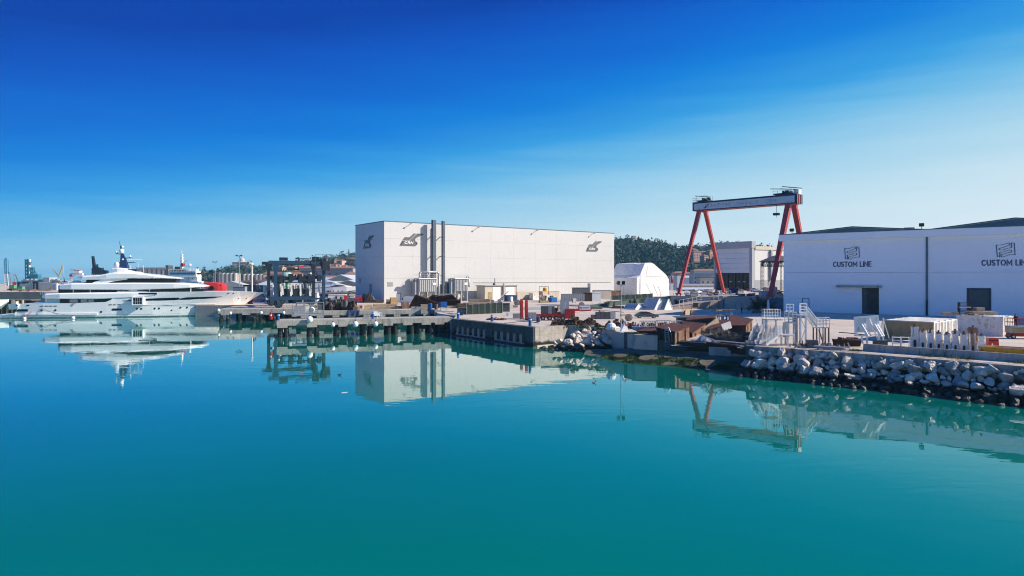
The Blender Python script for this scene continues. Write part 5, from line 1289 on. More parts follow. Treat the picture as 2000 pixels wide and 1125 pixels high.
def pipes(label, loc, rz, L, n, r, mat, group=None):
    t = thing('pipe_bundle', label, 'pipes', loc, rz, group)
    mb = MB(); mb.tube((0, 0, 0), (L, 0, 0), r, 8); me = mb.mesh('pipe', mat)
    k = 0; row = 0; left = n
    while left > 0:
        m = min(left, max(1, int(n * .5) - row))
        for i in range(m): obj('pipe', me, t, (R.uniform(-.2, .2), (i + row * .5) * 2.05 * r, r + row * 1.8 * r))
        left -= m; row += 1
    return t
def machine(label, loc, rz, s, mats, seed, group=None, name='machine_part', cat='machine part', n=7):
    rr = random.Random(seed); t = thing(name, label, cat, loc, rz, group)
    mb = MB(); mb.bx(-s * .7, s * .7, -s * .4, s * .4, 0, s * .35); part('bed', mb, mats[0], t)
    for i in range(n):
        mb = MB(); x, y = rr.uniform(-.6, .6) * s, rr.uniform(-.35, .35) * s; h = rr.uniform(.3, 1.0) * s
        if rr.random() < .5: mb.tube((x, y, s * .3), (x + rr.uniform(-.3, .3) * s, y, s * .35 + h), rr.uniform(.08, .22) * s, 8); nm = 'cylinder_housing'
        elif rr.random() < .5: mb.wheel((x, y, s * .35 + h * .5), rr.uniform(.15, .35) * s, .15 * s, 12); nm = 'flywheel'
        else: mb.rbox((x, y, s * .35 + h * .4), (rr.uniform(.2, .5) * s, rr.uniform(.2, .4) * s, h * .8), rr.uniform(-.4, .4)); nm = 'casing'
        part(nm, mb, rr.choice(mats), t)
    return t
def fender(x, y, z, r, label, group=None):
    t = thing('ball_fender', label, 'fender', (x, y, z), 0, group)
    mb = MB(); mb.ball((0, 0, 0), r, 14, 9, 1.08); part('ball', mb, M_white, t, smooth=True)
    mb = MB(); mb.tube((0, 0, r), (0, 0, r + .28), .16, 8); part('neck', mb, M_grey_dk, t)
    mb = MB(); mb.tube((0, 0, r + .25), (0, .25, r + 1.0), .04, 5); part('rope', mb, M_grey_dk, t)
    return t
# ------------------------------------------------------------------ near pier: fenders, posts, gate, lights
def pier_pt(px, off=0):                                  # point on the pier's front edge seen at picture column px
    k = (px - 1000) / F; a = Vector(PN_A); d = Vector(PN_B) - a; s = (k * a.y - a.x) / (d.x - k * d.y); p = a + d * s; n = Vector((-d.y, d.x)).normalized()
    return p + n * off
for px, dz, r, lab in ((605, .15, .72, 'largest white ball fender, at the gate foot on the near pier'), (650, -1.0, .52, 'white ball fender hung left of the white winch on the near pier, first of three'), (694, -1.0, .66, 'middle white ball fender of the three hung along the near pier'), (733, -1.05, .6, 'white ball fender hung right below the white winch on the near pier')):
    p = pier_pt(px, -.62); fender(p.x, p.y, G + dz, r * .88, lab)
p = pier_pt(609, 30); fender(gx(609, 164.5), 164.5, hz(605, 164.5), .72, 'white ball fender hanging on the metal gate')
for px, D, zz, lab in ((510, 179.9, 611, 'small white fender on the far pier, nearest the hoist wheels'), (554, 182.4, 611, 'small white fender on the far pier near its gate end'), (427, 178.6, 606, 'small white ball on the outer end of the far pier'), (450, 179.4, 611.5, 'small white fender on the far pier beside the yacht bow')):
    fender(gx(px, D), D, hz(zz, D), .42, lab)
def post_at(x, y, label, h=1.25):
    t = thing('mooring_post', label, 'bollard', (x, y, G + .05)); mb = MB(); mb.lathe([(.34, 0), (.34, .08), (.27, .1), (.27, h), (.2, h + .05)], n=12); part('post', mb, M_blue, t)
    mb = MB(); mb.lathe([(.30, h * .78), (.30, h * .9)], n=12); part('band', mb, M_pvc, t)
p = pier_pt(543.5, .6); post_at(p.x, p.y, 'blue mooring post at the outer end of the near pier')
p = pier_pt(729, .7); post_at(p.x, p.y, 'blue mooring post beside the white winch on the near pier', 1.35)
post_at(-11.4, 140.8, 'blue mooring post where the near pier meets the quay'); x, y = gp(961, 628); post_at(x, y, 'blue mooring post midway along the shaded quay'); post_at(3.2, 118.2, 'blue mooring post at the quay corner', 1.4)
p = pier_pt(527, 4.6)
t = thing('fire_hydrant', 'red and white striped pillar on the outer corner of the near pier', 'hydrant', (p.x, p.y, G)); mb = MB(); mb.lathe([(.36, 0), (.36, .5), (.28, .6), (.28, 1.3), (.16, 1.5)], n=10); part('body', mb, M_red, t)
mb = MB(); mb.lathe([(.30, .75), (.30, 1.0)], n=10); part('band', mb, M_white, t); mb = MB(); mb.tube((-.5, 0, .9), (.5, 0, .9), .14, 8); part('outlet', mb, M_red, t)
p = pier_pt(735, 2.2)
t = thing('winch', 'small white winch unit behind the blue post on the near pier', 'winch', (p.x, p.y, G + .02), .3); mb = MB(); mb.bx(-.6, .5, -.4, .4, .5, 1.4); part('motor_box', mb, M_white, t)
mb = MB(); mb.wheel((1.0, 0, .8), .45, .5, 12); part('drum', mb, M_pvc, t)
for x in (-.55, .35, 1.3):
    mb = MB(); mb.bx(x, x + .12, -.35, .35, 0, .5 if x < 1 else 1.3); part('leg', mb, M_pvc, t)
mb = MB(); mb.tube((-1.0, -.2, 0), (-1.0, -.2, 2.2), .05, 6); part('pole', mb, M_steel, t)
# metal gate frame at the root between the piers
gd_ = 163.0
t = thing('metal_gate', 'tall galvanised barred gate standing on the pier edge', 'gate', (gx(577.5, gd_), gd_, G - 1.0), .12)
Wg = (631 - 577) * gd_ / F; hg = hz(590, gd_) - G + 1.0; zb_ = hz(613.5, gd_) - G + 1.0
mb = MB()
for x in (0, Wg * .0): mb.bx(x, x + .22, 0, .2, 0, hg)
mb.bx(Wg - .2, Wg, 0, .2, zb_, hg); mb.bx(.22, Wg - .2, 0, .2, hg - .2, hg); mb.bx(.22, Wg - .2, 0, .2, zb_, zb_ + .2); part('frame', mb, M_steel, t)
for x in (Wg * .30, Wg * .52, Wg * .76):
    mb = MB(); mb.bx(x - .09, x + .09, .02, .18, zb_ + .2, hg - .2); part('upright', mb, M_steel, t)
for k in (1, 2):
    z = zb_ + (hg - zb_) * k / 3
    mb = MB(); mb.bx(.22, Wg - .2, .05, .12, z - .05, z + .05); part('crossbar', mb, M_steel, t)
mb = MB()
for k in range(26): x = .35 + k * (Wg - .6) / 25; mb.tube((x, .085, zb_ + .2), (x, .085, hg - .2), .03, 4)
part('bars', mb, M_steel, t)
mb = MB(); mb.bx(-.9, .0 - .003, -.2, .3, 0, 1.2); mb.bx(-.8, -.65, 0, .15, 1.2, 3.0); part('hinge_post', mb, M_grey, t)
t = thing('gangway', 'small grey steel gangway platform below the metal gate', 'gangway', (gx(570, 152), 152, G - .2), .25)
mb = MB(); mb.bx(0, 6.5, 0, 1.6, 0, .3); part('deck', mb, M_steel, t)
mb = MB()
for x in (0, 1.4, 2.8, 6.4): mb.tube((x, 0, .3), (x, 0, 2.3), .05, 5)
mb.tube((0, 0, 2.3), (2.8, 0, 2.3), .05, 5); mb.tube((0, 0, 1.4), (2.8, 0, 1.4), .04, 5); part('railing', mb, M_steel, t)
mb = MB(); mb.bx(.4, 2.8, 1.62, 2.4, 0, 2.2); part('control_box', mb, M_grey, t)
t = thing('ladder', 'short steel ladder leaning at the quay edge right of the metal gate', 'ladder', (gx(624, 162), 162, G - 1.9), .1)
mb = MB(); mb.bar((0, 0, 0), (.35, .4, 2.6), .08); part('rail', mb, M_steel, t); mb = MB(); mb.bar((.6, 0, 0), (.95, .4, 2.6), .08); part('rail', mb, M_steel, t)
for k in range(7): 
    mb = MB(); u = (k + .7) / 8; mb.tube((.35 * u, .4 * u, 2.6 * u), (.6 + .35 * u, .4 * u, 2.6 * u), .03, 4); part('rung', mb, M_steel, t)
# navy tarpaulin hanging over the quay edge
t = MB(); qa, qb = Vector((-55, 169.6)), Vector((-20.9, 179)); qd = (qb - qa).normalized(); qn = Vector((qd.y, -qd.x))
def q_pt(px, off=0):
    k = (px - 1000) / F; s = (k * qa.y - qa.x) / (qd.x - k * qd.y); return qa + qd * s + qn * off
rings = []
for i in range(13):
    px = 678.5 + i * 23.5 / 12; a = q_pt(px, .98 + .05 * math.sin(i * 1.9)); b = q_pt(px, 1.1 + .12 * math.sin(i * 1.3)); c = q_pt(px, -.4)
    zb = hz(617 - 1.2 * math.sin(i * .8), 172)
    rings.append([(b.x, b.y, zb), (a.x, a.y, G + .05), (c.x, c.y, G + .14), (c.x, c.y, G + .10), (a.x - qn.x * .04, a.y - qn.y * .04, G + .0), (b.x - qn.x * .05, b.y - qn.y * .05, zb)])
t.loft(rings); solo('tarpaulin', t, M_navy_tarp, 'navy blue tarpaulin hanging over the quay edge', 'tarpaulin')

# ------------------------------------------------------------------ junk along the quay behind the near pier
def at(px, D, z=G): return (gx(px, D), D, z)
DK = [M_rust_dk, M_grey_dk, M_wood_dk, M_black]
LAB = ['dark greasy machine part with a cylinder in the scrap row by the gate', 'rusty dark gear housing in the scrap row by the gate', 'black engine block with a flywheel in the scrap row by the gate']
for k in range(22):
    px = 634 + k * 2.6 + R.uniform(-1, 1)
    machine('dark greasy machine scrap in the row right of the metal gate', at(px, 175 + R.uniform(0, 7)), R.uniform(-.6, .6), R.uniform(1.5, 2.6), DK, 100 + k, 'machine scrap on the quay', n=7)
pipes('bundle of pale pipes lying over the dark machine scrap', at(650, 186), .25, 4.6, 5, .16, M_pvc)
pipes('pair of rusty pipes lying on the quay left of the small crates', at(664, 181), .3, 3.6, 3, .13, M_rust)
for k, (px, D, w, h, lab) in enumerate(((693, 178, 1.3, 1.0, 'small brown crate behind the navy tarpaulin'), (700, 183, 1.1, .9, 'orange-brown crate just right of the dark machine scrap'), (712, 178, 1.4, 1.1, 'open crate at the left end of the plank row'), (718.5, 178.5, 1.1, 1.3, 'upright crate beside the long plank stack'))):
    crate(lab, at(px, D), .3, w, 1.0, h, [M_wood, M_rust_wall, M_crate, M_wood][k])
plank_stack('long grey plank stack on the quay edge below the yellow crates', at(724, 178.5), .3, 5.2, 7, 8, M_wood)
plank_stack('dark plank stack right of the long grey stack', at(741, 180), .3, 5.0, 6, 6, M_wood_dk)
plank_stack('pale plank pile at the right end of the plank row', at(757, 183), .3, 3.8, 6, 9, M_wood)
plank_stack('stack of weathered boards behind the plank row', at(730, 188), .28, 6.4, 7, 14, M_wood)
crate('yellow wooden crate on the plank row, taller of the two', (gx(763, 190), 190, G + .9), .35, 2.1, 1.6, 2.0, M_crate)
crate('yellow wooden crate on the plank row, shorter of the two', (gx(754, 192), 192, G + .8), .2, 1.6, 1.3, 1.5, M_crate)
crate('stained square crate between the plank row and the rusty frames', at(785, 183), .3, 2.0, 1.6, 1.9, M_rust_wall)
crate('bundle of grey boards boxed as a crate below the rusty frames', at(822, 178.5), .25, 1.9, 1.2, 1.35, M_wood)
cabinet('low grey cabinet left of the boxed boards below the rusty frames', at(813, 178), .25, 1.3, .9, .8, M_grey); cabinet('low pale cabinet at the foot of the rusty frames', at(803, 178), .25, 1.2, .9, .8, M_steel)
drum('blue drum standing at the foot of the rusty frames', at(840.5, 176.5), .5, 1.7, M_blue); drum('second blue drum half behind the first at the rusty frames', at(838.5, 178), .45, 1.6, M_blue)
cabinet('blue square tank on a steel stand left of the low quay wall', at(860.5, 172, G + .9), .25, 1.7, 1.2, 1.4, M_blue, name='water_tank', cat='tank')
t = thing('steel_stand', 'thin steel stand under the blue square tank', 'stand', at(860.5, 172), .25)
for x in (0, 1.6):
    for y in (0, 1.1): mb = MB(); mb.bx(x, x + .1, y, y + .1, 0, .9); part('leg', mb, M_steel, t)
drum('dark grey drum between the two blue containers at the frames', at(852, 178), .48, 1.4, M_grey_dk)
plank_stack('low pile of boards right of the blue tank', at(869, 186), .2, 4.0, 6, 8, M_wood)
plank_stack('tall layered timber stack left of the hall annexe', at(916, 196), .12, 6.2, 9, 24, M_wood, .26, .09)
plank_stack('lower timber stack in front of the tall layered one', at(905, 190), .12, 9.5, 8, 15, M_wood, .26, .09, .5)
plank_stack('dark timber heap between the rusty frames and the timber stacks', at(893, 186), .15, 3.0, 6, 14, M_wood_dk, .26, .09)
# brown triangular steel frames
def tri_frame(label, loc, rz, pts, n, wdt=.5, mat=M_rust_dk):
    t = thing('hull_section', label, 'hull section', loc, rz)
    L = pts[-1][0]
    for (x0, z0), (x1, z1) in zip(pts[:-1], pts[1:]):
        mb = MB(); mb.bar((x0, 0, z0), (x1, 0, z1), .3, .3); mb.bar((x0, .2, z0 + .17), (x1, .2, z1 + .17), 1.5, .04); part('top_chord', mb, M_rust, t)
    for i in range(n + 1):
        x = L * i / n; z = prof(pts, x)
        if z > .3: mb = MB(); mb.bar((x, 0, 0), (x, 0, z - .16), .16, .22); part('stanchion', mb, M_rust, t)
    mb = MB(); mb.slab([(0, 0), (L, 0)] + [(x, max(z - .2, .02)) for x, z in pts[::-1]], .35, .40); part('sheet', mb, mat, t)
    return t
fd = 186.0; k_ = fd / F
tri_frame('left dark rusty wedge-shaped hull frame with a sloping top edge', at(799, fd), .1, [(0, .5), (13 * k_, 26 * k_), (58 * k_, 8 * k_)], 7)
tri_frame('right dark rusty hull frame with a dipped top edge', at(833, fd + 6), .08, [(0, 17 * k_), (14 * k_, 24 * k_), (32 * k_, 21 * k_), (50 * k_, 25 * k_), (62 * k_, 15 * k_)], 7)
tri_frame('low rusty hull frame at the end of the row before the timber', at(872, fd + 3), .1, [(0, 14 * k_), (26 * k_, 15 * k_), (28 * k_, 10 * k_)], 3)
mb = MB(); mb.rbox((0, 0, 0), (5.6, 2.4, .25)); solo('deck_plate', mb, M_concrete_pale, 'pale slab lying across the top of the rusty frames', 'slab', (gx(874, 194), 194, hz(575, 194)), .1)
# van by the wall
def van(label, loc, rz):
    t = thing('delivery_van', label, 'van', loc, rz)
    mb = MB(); mb.slab([(0, .35), (5.4, .35), (5.5, 1.0), (4.9, 1.25), (4.2, 2.2), (3.9, 2.35), (.1, 2.35), (0, 2.2)], -.95, .95); b = part('body', mb, M_white, t)
    mb = MB(); mb.slab([(4.15, 1.35), (4.78, 1.3), (4.2, 2.1), (4.0, 2.1)], -.965, .965); part('windscreen', mb, M_glass, b)
    mb = MB(); mb.bx(3.1, 3.9, -.965, -.951, 1.35, 2.05); part('side_window', mb, M_glass, b)
    for x in (.95, 4.3):
        for y in (-.85, .85): mb = MB(); mb.wheel((x, y, .35), .35, .24, 12); part('wheel', mb, M_rubber, t)
    mb = MB(); mb.bx(-.03, -.003, -.8, -.6, .8, 1.1); part('tail_light', mb, M_red, t)
    return t
van('white delivery van parked by the hall door behind the rusty frames', at(812, 214), math.radians(160))
van('white van parked before the white containers by the long hall wall', at(1056, 238), .35)

# left: cabins, orange lift, dark container behind the hoist
cabin('white cabin with a wide brown louvre right of the boat hoist', at(641, 216), .1, 5.4, 2.6, 2.9, M_white, louvre=(.42, .98, M_rust_wall), roof_mat=M_pvc)
cabin('pale ribbed cabin between the louvred cabin and the orange lift', at(658.5, 215), .1, 2.7, 2.6, 2.8, M_pvc, name='site_cabin')
t = thing('boom_lift', 'orange boom lift with a barred basket beside the hall', 'boom lift', at(676, 212), .1)
mb = MB(); mb.bx(0, 1.9, -.9, .9, .6, 1.5); part('chassis', mb, M_orange, t)
mb = MB(); mb.bar((.3, 0, 1.6), (.9, .1, 4.2), .45); mb.bar((.9, .1, 4.2), (3.4, .2, 3.4), .35); part('boom', mb, M_grey_dk, t)
mb = MB(); mb.bx(-.6, .4, -.7, .7, 1.5, 2.9); part('turret', mb, M_orange, t)
for x in (.2, 1.7): mb = MB(); mb.wheel((x, -.9, .45), .45, .3, 12); part('wheel', mb, M_rubber, t)
bk = obj('basket', None, t, (2.4, 0, 1.0))
mb = MB(); mb.bx(0, 2.6, -.6, .6, 0, .25); part('floor', mb, M_orange, bk)
for z in (.8, 1.3, 1.8):
    mb = MB(); mb.tube((0, -.6, z), (2.6, -.6, z), .06, 5); mb.tube((0, .6, z), (2.6, .6, z), .06, 5); part('rail', mb, M_orange, bk)
mb = MB()
for k in range(6): mb.tube((k * .52, -.6, .2), (k * .52, -.6, 1.8), .05, 5)
part('upright', mb, M_orange, bk)
machine('dark heap of scaffold parts in the shade of the hall end wall', at(722, 226), .2, 2.6, DK, 301, name='scrap_heap', cat='scrap', n=9); machine('dark covered compressor against the shaded hall end', at(712, 228), .4, 2.2, [M_blue_dark, M_black], 302, name='compressor', cat='compressor')
plank_stack('firewood-like heap of offcuts at the hall corner', at(733, 222), .2, 2.6, 6, 16, M_wood_dk)

# ------------------------------------------------------------------ annexe and equipment along the hall
ann = thing('workshop_annexe', 'low cream lean-to annexe with doors against the hall', 'annexe', (gx(947, 243), 243, G), hall_rz)
mb = MB(); mb.bx(0, 14.5, 0, 5.5, 0, 5.4); part('walls', mb, M_cream_wall, ann)
mb = MB(); mb.bx(-.3, 14.8, -.4, 5.8, 5.403, 5.65); part('roof', mb, M_grey, ann)
for x, w, h, m in ((1.4, 1.7, 3.2, M_tan), (3.6, 3.2, 5.0, M_white), (9.2, 4.4, 5.0, M_pvc)):
    mb = MB(); mb.bx(x, x + w, -.08, -.003, .05, h); part('door', mb, m, ann)
mb = MB(); mb.tube((5.8, 2, 5.65), (5.8, 2, 8.2), .16, 6); mb.ball((5.5, 2, 6.0), .55, 8, 5); part('vent_pipe', mb, M_grey_dk, ann)
mb = MB(); mb.bx(8.0, 8.4, -.6, -.1, 0, 6.4); part('flue', mb, M_steel, ann)
mb = MB(); mb.tube((14.0, -.4, 0), (14.0, -.4, 5.4), .09, 6); part('post', mb, M_rust, ann)
mb = MB(); mb.bx(14.8, 28, .0, 5, 0, 3.0); part('low_wing', mb, M_cream_wall, ann)
st = thing('stair', 'white steel stair rising along the annexe front', 'stair', (gx(975, 236), 236, G), hall_rz)
mb = MB(); mb.bar((0, 0, .1), (4.6, 0, 3.6), .08, .3); part('stringer', mb, M_white, st); mb = MB(); mb.bar((0, 1, .1), (4.6, 1, 3.6), .08, .3); part('stringer', mb, M_white, st)
for k in range(12): mb = MB(); u = (k + .5) / 12; mb.bx(4.6 * u - .13, 4.6 * u + .13, .04, .96, .1 + 3.5 * u, .14 + 3.5 * u); part('tread', mb, M_steel, st)
mb = MB(); mb.tube((0, 0, 1.1), (4.6, 0, 4.6), .04, 5)
for u in (0, .33, .66, 1): mb.tube((4.6 * u, 0, .2 + 3.5 * u), (4.6 * u, 0, 1.1 + 3.5 * u), .035, 5)
mb.bx(4.6, 6.2, 0, 1, 3.5, 3.6); part('handrail', mb, M_white, st)
cabinet('dark blue water tank right of the annexe stair', at(991, 236), hall_rz, 2.2, 2, 2.3, M_navy, name='water_tank', cat='tank'); cabinet('second dark blue water tank, next to the stair tank', at(1003, 238), hall_rz, 1.7, 2, 2.2, M_navy, name='water_tank', cat='tank')
cabinet('small white chest between the dark blue tanks', at(998.5, 233.5), hall_rz, .8, .8, 1.8, M_white)
container('white corrugated container by the long hall wall', at(1041, 252), hall_rz, 6.06, 2.44, 2.7, M_cont_white, ribs=14)
t = thing('silo_hopper', 'yellow cylinder hopper on a stand beside the hall wall', 'hopper', at(1064.5, 250))
mb = MB(); mb.lathe([(.3, 1.9), (.85, 2.3), (.85, 4.4), (.7, 4.7), (.1, 4.8)], n=14); part('drum', mb, M_yellow, t, smooth=False)
for a in range(4): mb = MB(); x, y = .75 * math.cos(a * PI / 2 + .8), .75 * math.sin(a * PI / 2 + .8); mb.tube((x, y, 0), (x, y, 2.6), .1, 5); part('leg', mb, M_grey_dk, t)
mb = MB(); mb.bx(-2.2, 1.4, 1.0, 1.12, 5.0, 5.15); mb.bx(-2.2, -2.05, 1.0, 1.12, 0, 5.0); mb.bx(1.25, 1.4, 1.0, 1.12, 0, 5.0); part('gantry_frame', mb, M_rust, t)
cabin('rusty cream kiosk below the yellow hopper', at(1060, 240), hall_rz, 2.6, 2.2, 3.4, M_ochre_wall, name='kiosk', cat='kiosk')
cabinet('blue skip-like tank right of the rusty cream kiosk', at(1077, 228), hall_rz, 2.6, 2, 1.7, M_blue, name='waste_skip', cat='skip')
machine('heap of dark parts in front of the rusty cream kiosk', at(1062, 226), .3, 2.2, [M_tan, M_grey_dk, M_rust_dk], 320, name='scrap_heap', cat='scrap')
cabin('low cream hut right of the yellow hopper', at(1073, 256), hall_rz, 5.0, 2.5, 3.0, M_cream_wall, name='hut', cat='hut', roof_mat=M_grey)
container('pale grey low container right of the cream hut', at(1098, 236), .12, 8.2, 2.44, 2.7, M_grey, ribs=12)
cabin('dark brown box hut between the two grey containers', at(1143, 238), .15, 2.5, 2.4, 3.0, M_rust_dk, name='hut', cat='hut'); cabin('pale blue-grey hut beside the dark brown box hut', at(1156.5, 239), .15, 3.2, 2.4, 3.0, M_door2, name='hut', cat='hut')
cabin('dark grey plant container stacked behind the pale grey container', at(1121, 250), .2, 6.2, 2.6, 4.6, M_grey_dk, name='plant_container', cat='container'); cabin('cream covered skip at the foot of the tent', at(1161, 262), .2, 7.0, 2.6, 3.4, M_cream_wall, name='covered_skip', cat='skip', roof_mat=M_grey)
cabinet('tall grey vent box above the pale blue-grey hut', at(1149, 262), .2, .9, 1, 6.2, M_grey); cabin('brown low shed next to the tent corner', at(1187, 272), .2, 6.0, 3, 3.0, M_rust_wall, name='hut', cat='hut')
crate('white sack bag on the yard before the kiosk', at(1119, 225), .2, 1.2, 1.0, 1.4, M_pvc)

# green netting screens and the slipway ramp
def screen(label, p, q, h0, h1, mat, posts=6, depth=.25, name='netting_fence'):
    p, q = Vector(p), Vector(q); L = (q - p).length; t = thing(name, label, 'fence', (p.x, p.y, G), math.atan2((q - p).y, (q - p).x))
    n = 16; rings = []
    for i in range(n + 1):
        x = L * i / n; h = h0 + (h1 - h0) * i / n + .08 * math.sin(i * 2.1); y = .08 * math.sin(i * 1.7)
        rings.append([(x, y, 0), (x, y + .05, h * .5), (x, y, h), (x, y + depth, h), (x, y + depth, 0)])
    mb = MB(); mb.loft(rings); part('netting', mb, mat, t)
    mb = MB(); mb.tube((0, -.06, 0), (0, -.06, max(h0, h1) + .15), .05, 5); me = mb.mesh('post', M_steel)
    for i in range(posts): obj('post', me, t, (L * i / (posts - 1), 0, 0))
    return t
x0, y0 = gp(911, 614.5); x1, y1 = gp(981, 611.5)
screen('dark green netting fence on the quay below the timber stacks', (x0, y0), (x1, y1), 2.2, 2.6, M_net, 7)
t = cabin('square concrete bunker behind the dark green fence', (gx(981, 168), 168, G), .1, 1.9, 3.0, 2.0, M_concrete_old, name='concrete_bunker', cat='bunker')
cabinet('first small grey box on the dark green fence wall', (gx(959, 171), 171, G), .1, .8, .6, 2.9, M_grey); cabinet('second small grey box on the dark green fence wall', (gx(972, 172), 172, G), .1, .9, .6, 3.0, M_grey)
mb = MB(); mb.bx(0, 4.2, 0, 2.2, 0, 1.5); t = thing('concrete_block', 'rough grey concrete block left of the dark green fence', 'concrete block', (gx(893, 158), 158, G), .05); part('block', mb, M_concrete_old, t)
mb = MB(); mb.bx(0, 4.8, 0, 2.0, 0, 1.2); t = thing('concrete_block', 'low pale concrete slab under the blue square tank', 'concrete block', (gx(849, 166), 166, G - 1.0), .05); part('block', mb, M_concrete_pale, t)
cabinet('small blue bin by the root of the near pier', (gx(898, 152), 152, G), 0, .7, .6, .9, M_navy, name='bin', cat='bin'); cabinet('small pale bucket on the quay right of the green fence', (gx(989, 150), 150, G), 0, .5, .5, .8, M_pvc, name='bucket', cat='bucket')
tp = MB(); tp.rbox((0, 0, .1), (2.2, 1.2, .25), 0, 0, 0, .7); solo('plastic_sheet', tp, M_blue, 'bright blue plastic sheet on the quay at the pier root', 'sheet', (gx(862, 150), 150, G), .2)

ramp_a, ramp_b = gp(1317, 604.5), gp(1443, 603)
rp = thing('slipway_ramp', 'tan concrete ramp wall with a dark tunnel and green netted rail', 'ramp', (ramp_a[0], ramp_a[1], G), math.atan2(ramp_b[1] - ramp_a[1], ramp_b[0] - ramp_a[0]))
RL = (Vector(ramp_b) - Vector(ramp_a)).length
M_ramp = pm('ramp_concrete', (0.43, 0.33, 0.25), (0.32, 0.245, 0.185), scale=.3, rough=.85, streak=(.20, .15, .11), srange=(.55, .75))
def rh(x): return .35 + x / RL * 3.1
mb = MB(); mb.slab([(0, 0), (RL * .75, 0), (RL * .75, rh(RL * .75)), (0, .3)], 0, 8); part('ramp_wall', mb, M_ramp, rp)
mb = MB(); mb.bx(RL * .75, RL + .3, 0, 8, 2.6, 3.5); part('bridge_slab', mb, M_ramp, rp)
mb = MB(); mb.bx(RL * .75 + .003, RL, 4.0, 4.1, 0, 2.597); part('tunnel_back', mb, M_black, rp)
mb = MB(); mb.bx(RL + .303, RL + 1.5, .2, 8, 0, 3.5); part('end_pier', mb, M_ramp, rp)
mb = MB(); mb.bx(RL * .285, RL * .365, -.06, -.003, .5, 1.75); part('hatch', mb, M_black, rp)
for i in range(5): mb = MB(); mb.bx(RL * (.12 + .14 * i), RL * (.12 + .14 * i) + .06, -.03, -.003, .05, rh(RL * (.12 + .14 * i)) - .15); part('joint', mb, M_concrete_old, rp)
mb = MB()
n = 12
for i in range(n + 1):
    x = RL * .08 + RL * .80 * i / n; mb.tube((x, .2, rh(x) - .1), (x, .2, rh(x) + 1.9), .05, 5)
for dz in (1.0, 1.9): mb.tube((RL * .08, .2, rh(RL * .08) + dz), (RL * .88, .2, rh(RL * .88) + dz), .04, 5)
part('handrail', mb, M_pvc, rp)
bx_ = gp(1404, 603.0); cabinet('bright blue box fixed to the tan ramp wall', (bx_[0], bx_[1] - .9, G + .6), 0, 1.4, .8, 2.0, M_blue, name='electric_box', cat='electric box')
# green nets over the ramp: long low wedge behind the rail
mb = MB(); a = Vector(gp(1180, 592.0)); b = Vector((gx(1405, 215), 215)); L = (b - a).length
t = thing('netted_bank', 'long green netted bank rising to the crane feet', 'netting', (a.x, a.y, G), math.atan2((b - a).y, (b - a).x))
rings = []
for i in range(25):
    u = i / 24; x = L * u; h = .3 + 3.6 * u + .12 * math.sin(i * 1.9); rings.append([(x, 0, 0), (x, .6 + .2 * math.sin(i), h * .55), (x, 1.4, h), (x, 4, h), (x, 4.4, 0)])
mb.loft(rings); part('net', mb, M_net_lt, t)
for i in range(9): mb = MB(); mb.tube((L * (i + .5) / 9, 1.3, 0), (L * (i + .5) / 9, 1.3, 1.4 + 3.5 * (i + .5) / 9), .06, 5); part('post', mb, M_steel, t)
a, b = gp(1000, 604), gp(1255, 594)
screen('dark green netting strip along the ground before the tent', gp(1195, 586), (gx(1275, 262), 262), 1.6, 2.2, M_net, 8)
screen('low grey-green net strip on the yard left of the folded white blocks', gp(1140, 603.5), gp(1250, 592.5), .9, 1.5, M_net_lt, 9)
machine('dark bushy heap of nets left of the folded white blocks', at(1237, 186), .2, 2.0, [M_net, M_black], 330, name='net_heap', cat='nets'); machine('dark heap of nets right of the folded white blocks', at(1322, 192), .2, 1.9, [M_net, M_black], 331, name='net_heap', cat='nets')
# white A-shaped blocks
def roof_block(label, px, py, w, h, depth, rz, slope_mat):
    x, y = gp(px, py); t = thing('ridge_block', label, 'ridge block', (x, y, G), rz)
    mb = MB(); mb.slab([(0, 0), (w, 0), (w, .3), (w * .55, h), (w * .45, h), (0, .3)], 0, depth); part('body', mb, M_white, t)
    mb = MB(); mb.bar((-.02, -.05, .3), (w * .45, -.05, h), .1, .1); mb.bar((w, -.05, .3), (w * .55, -.05, h), .1, .1); part('edge', mb, M_pvc, t)
    mb = MB(); a = Vector((0, 0, .3)); b = Vector((w * .45, 0, h)); nn = Vector((-(h - .3), 0, w * .45)).normalized() * .06
    mb.add([a + nn, b + nn, b + nn + Vector((0, depth, 0)), a + nn + Vector((0, depth, 0)), a + nn * .1, b + nn * .1, b + nn * .1 + Vector((0, depth, 0)), a + nn * .1 + Vector((0, depth, 0))], [(0, 3, 2, 1), (0, 1, 5, 4), (1, 2, 6, 5), (2, 3, 7, 6), (3, 0, 4, 7)]); s = part('slope', mb, slope_mat, t)
    for k in range(6):
        mb = MB(); y = depth * (k + .5) / 6; mb.bar(a + nn * 1.6 + Vector((0, y, 0)), b + nn * 1.6 + Vector((0, y, 0)), .08, .08); part('batten', mb, slope_mat, s)
    return t
M_ridge = pm('ridge_sheet', (.46, .48, .50), (.38, .40, .42), scale=1, rough=.6); M_ridge_blue = pm('ridge_blue_sheet', (.16, .27, .34), (.12, .21, .27), scale=1, rough=.6)
roof_block('largest white ridge-shaped block with a grey slatted slope', 1278.5, 605.5, 3.6, 3.0, 5.0, .55, M_ridge); roof_block('rightmost white ridge-shaped block with a blue slope', 1298, 605.5, 2.9, 2.9, 4.6, .55, M_ridge_blue)
roof_block('leftmost low white ridge-shaped block on the yard', 1241, 605.0, 2.7, 1.6, 4.4, .6, M_ridge); roof_block('second low white ridge-shaped block with a blue-grey slope', 1261, 604.5, 2.4, 1.4, 4.0, .6, M_ridge_blue)

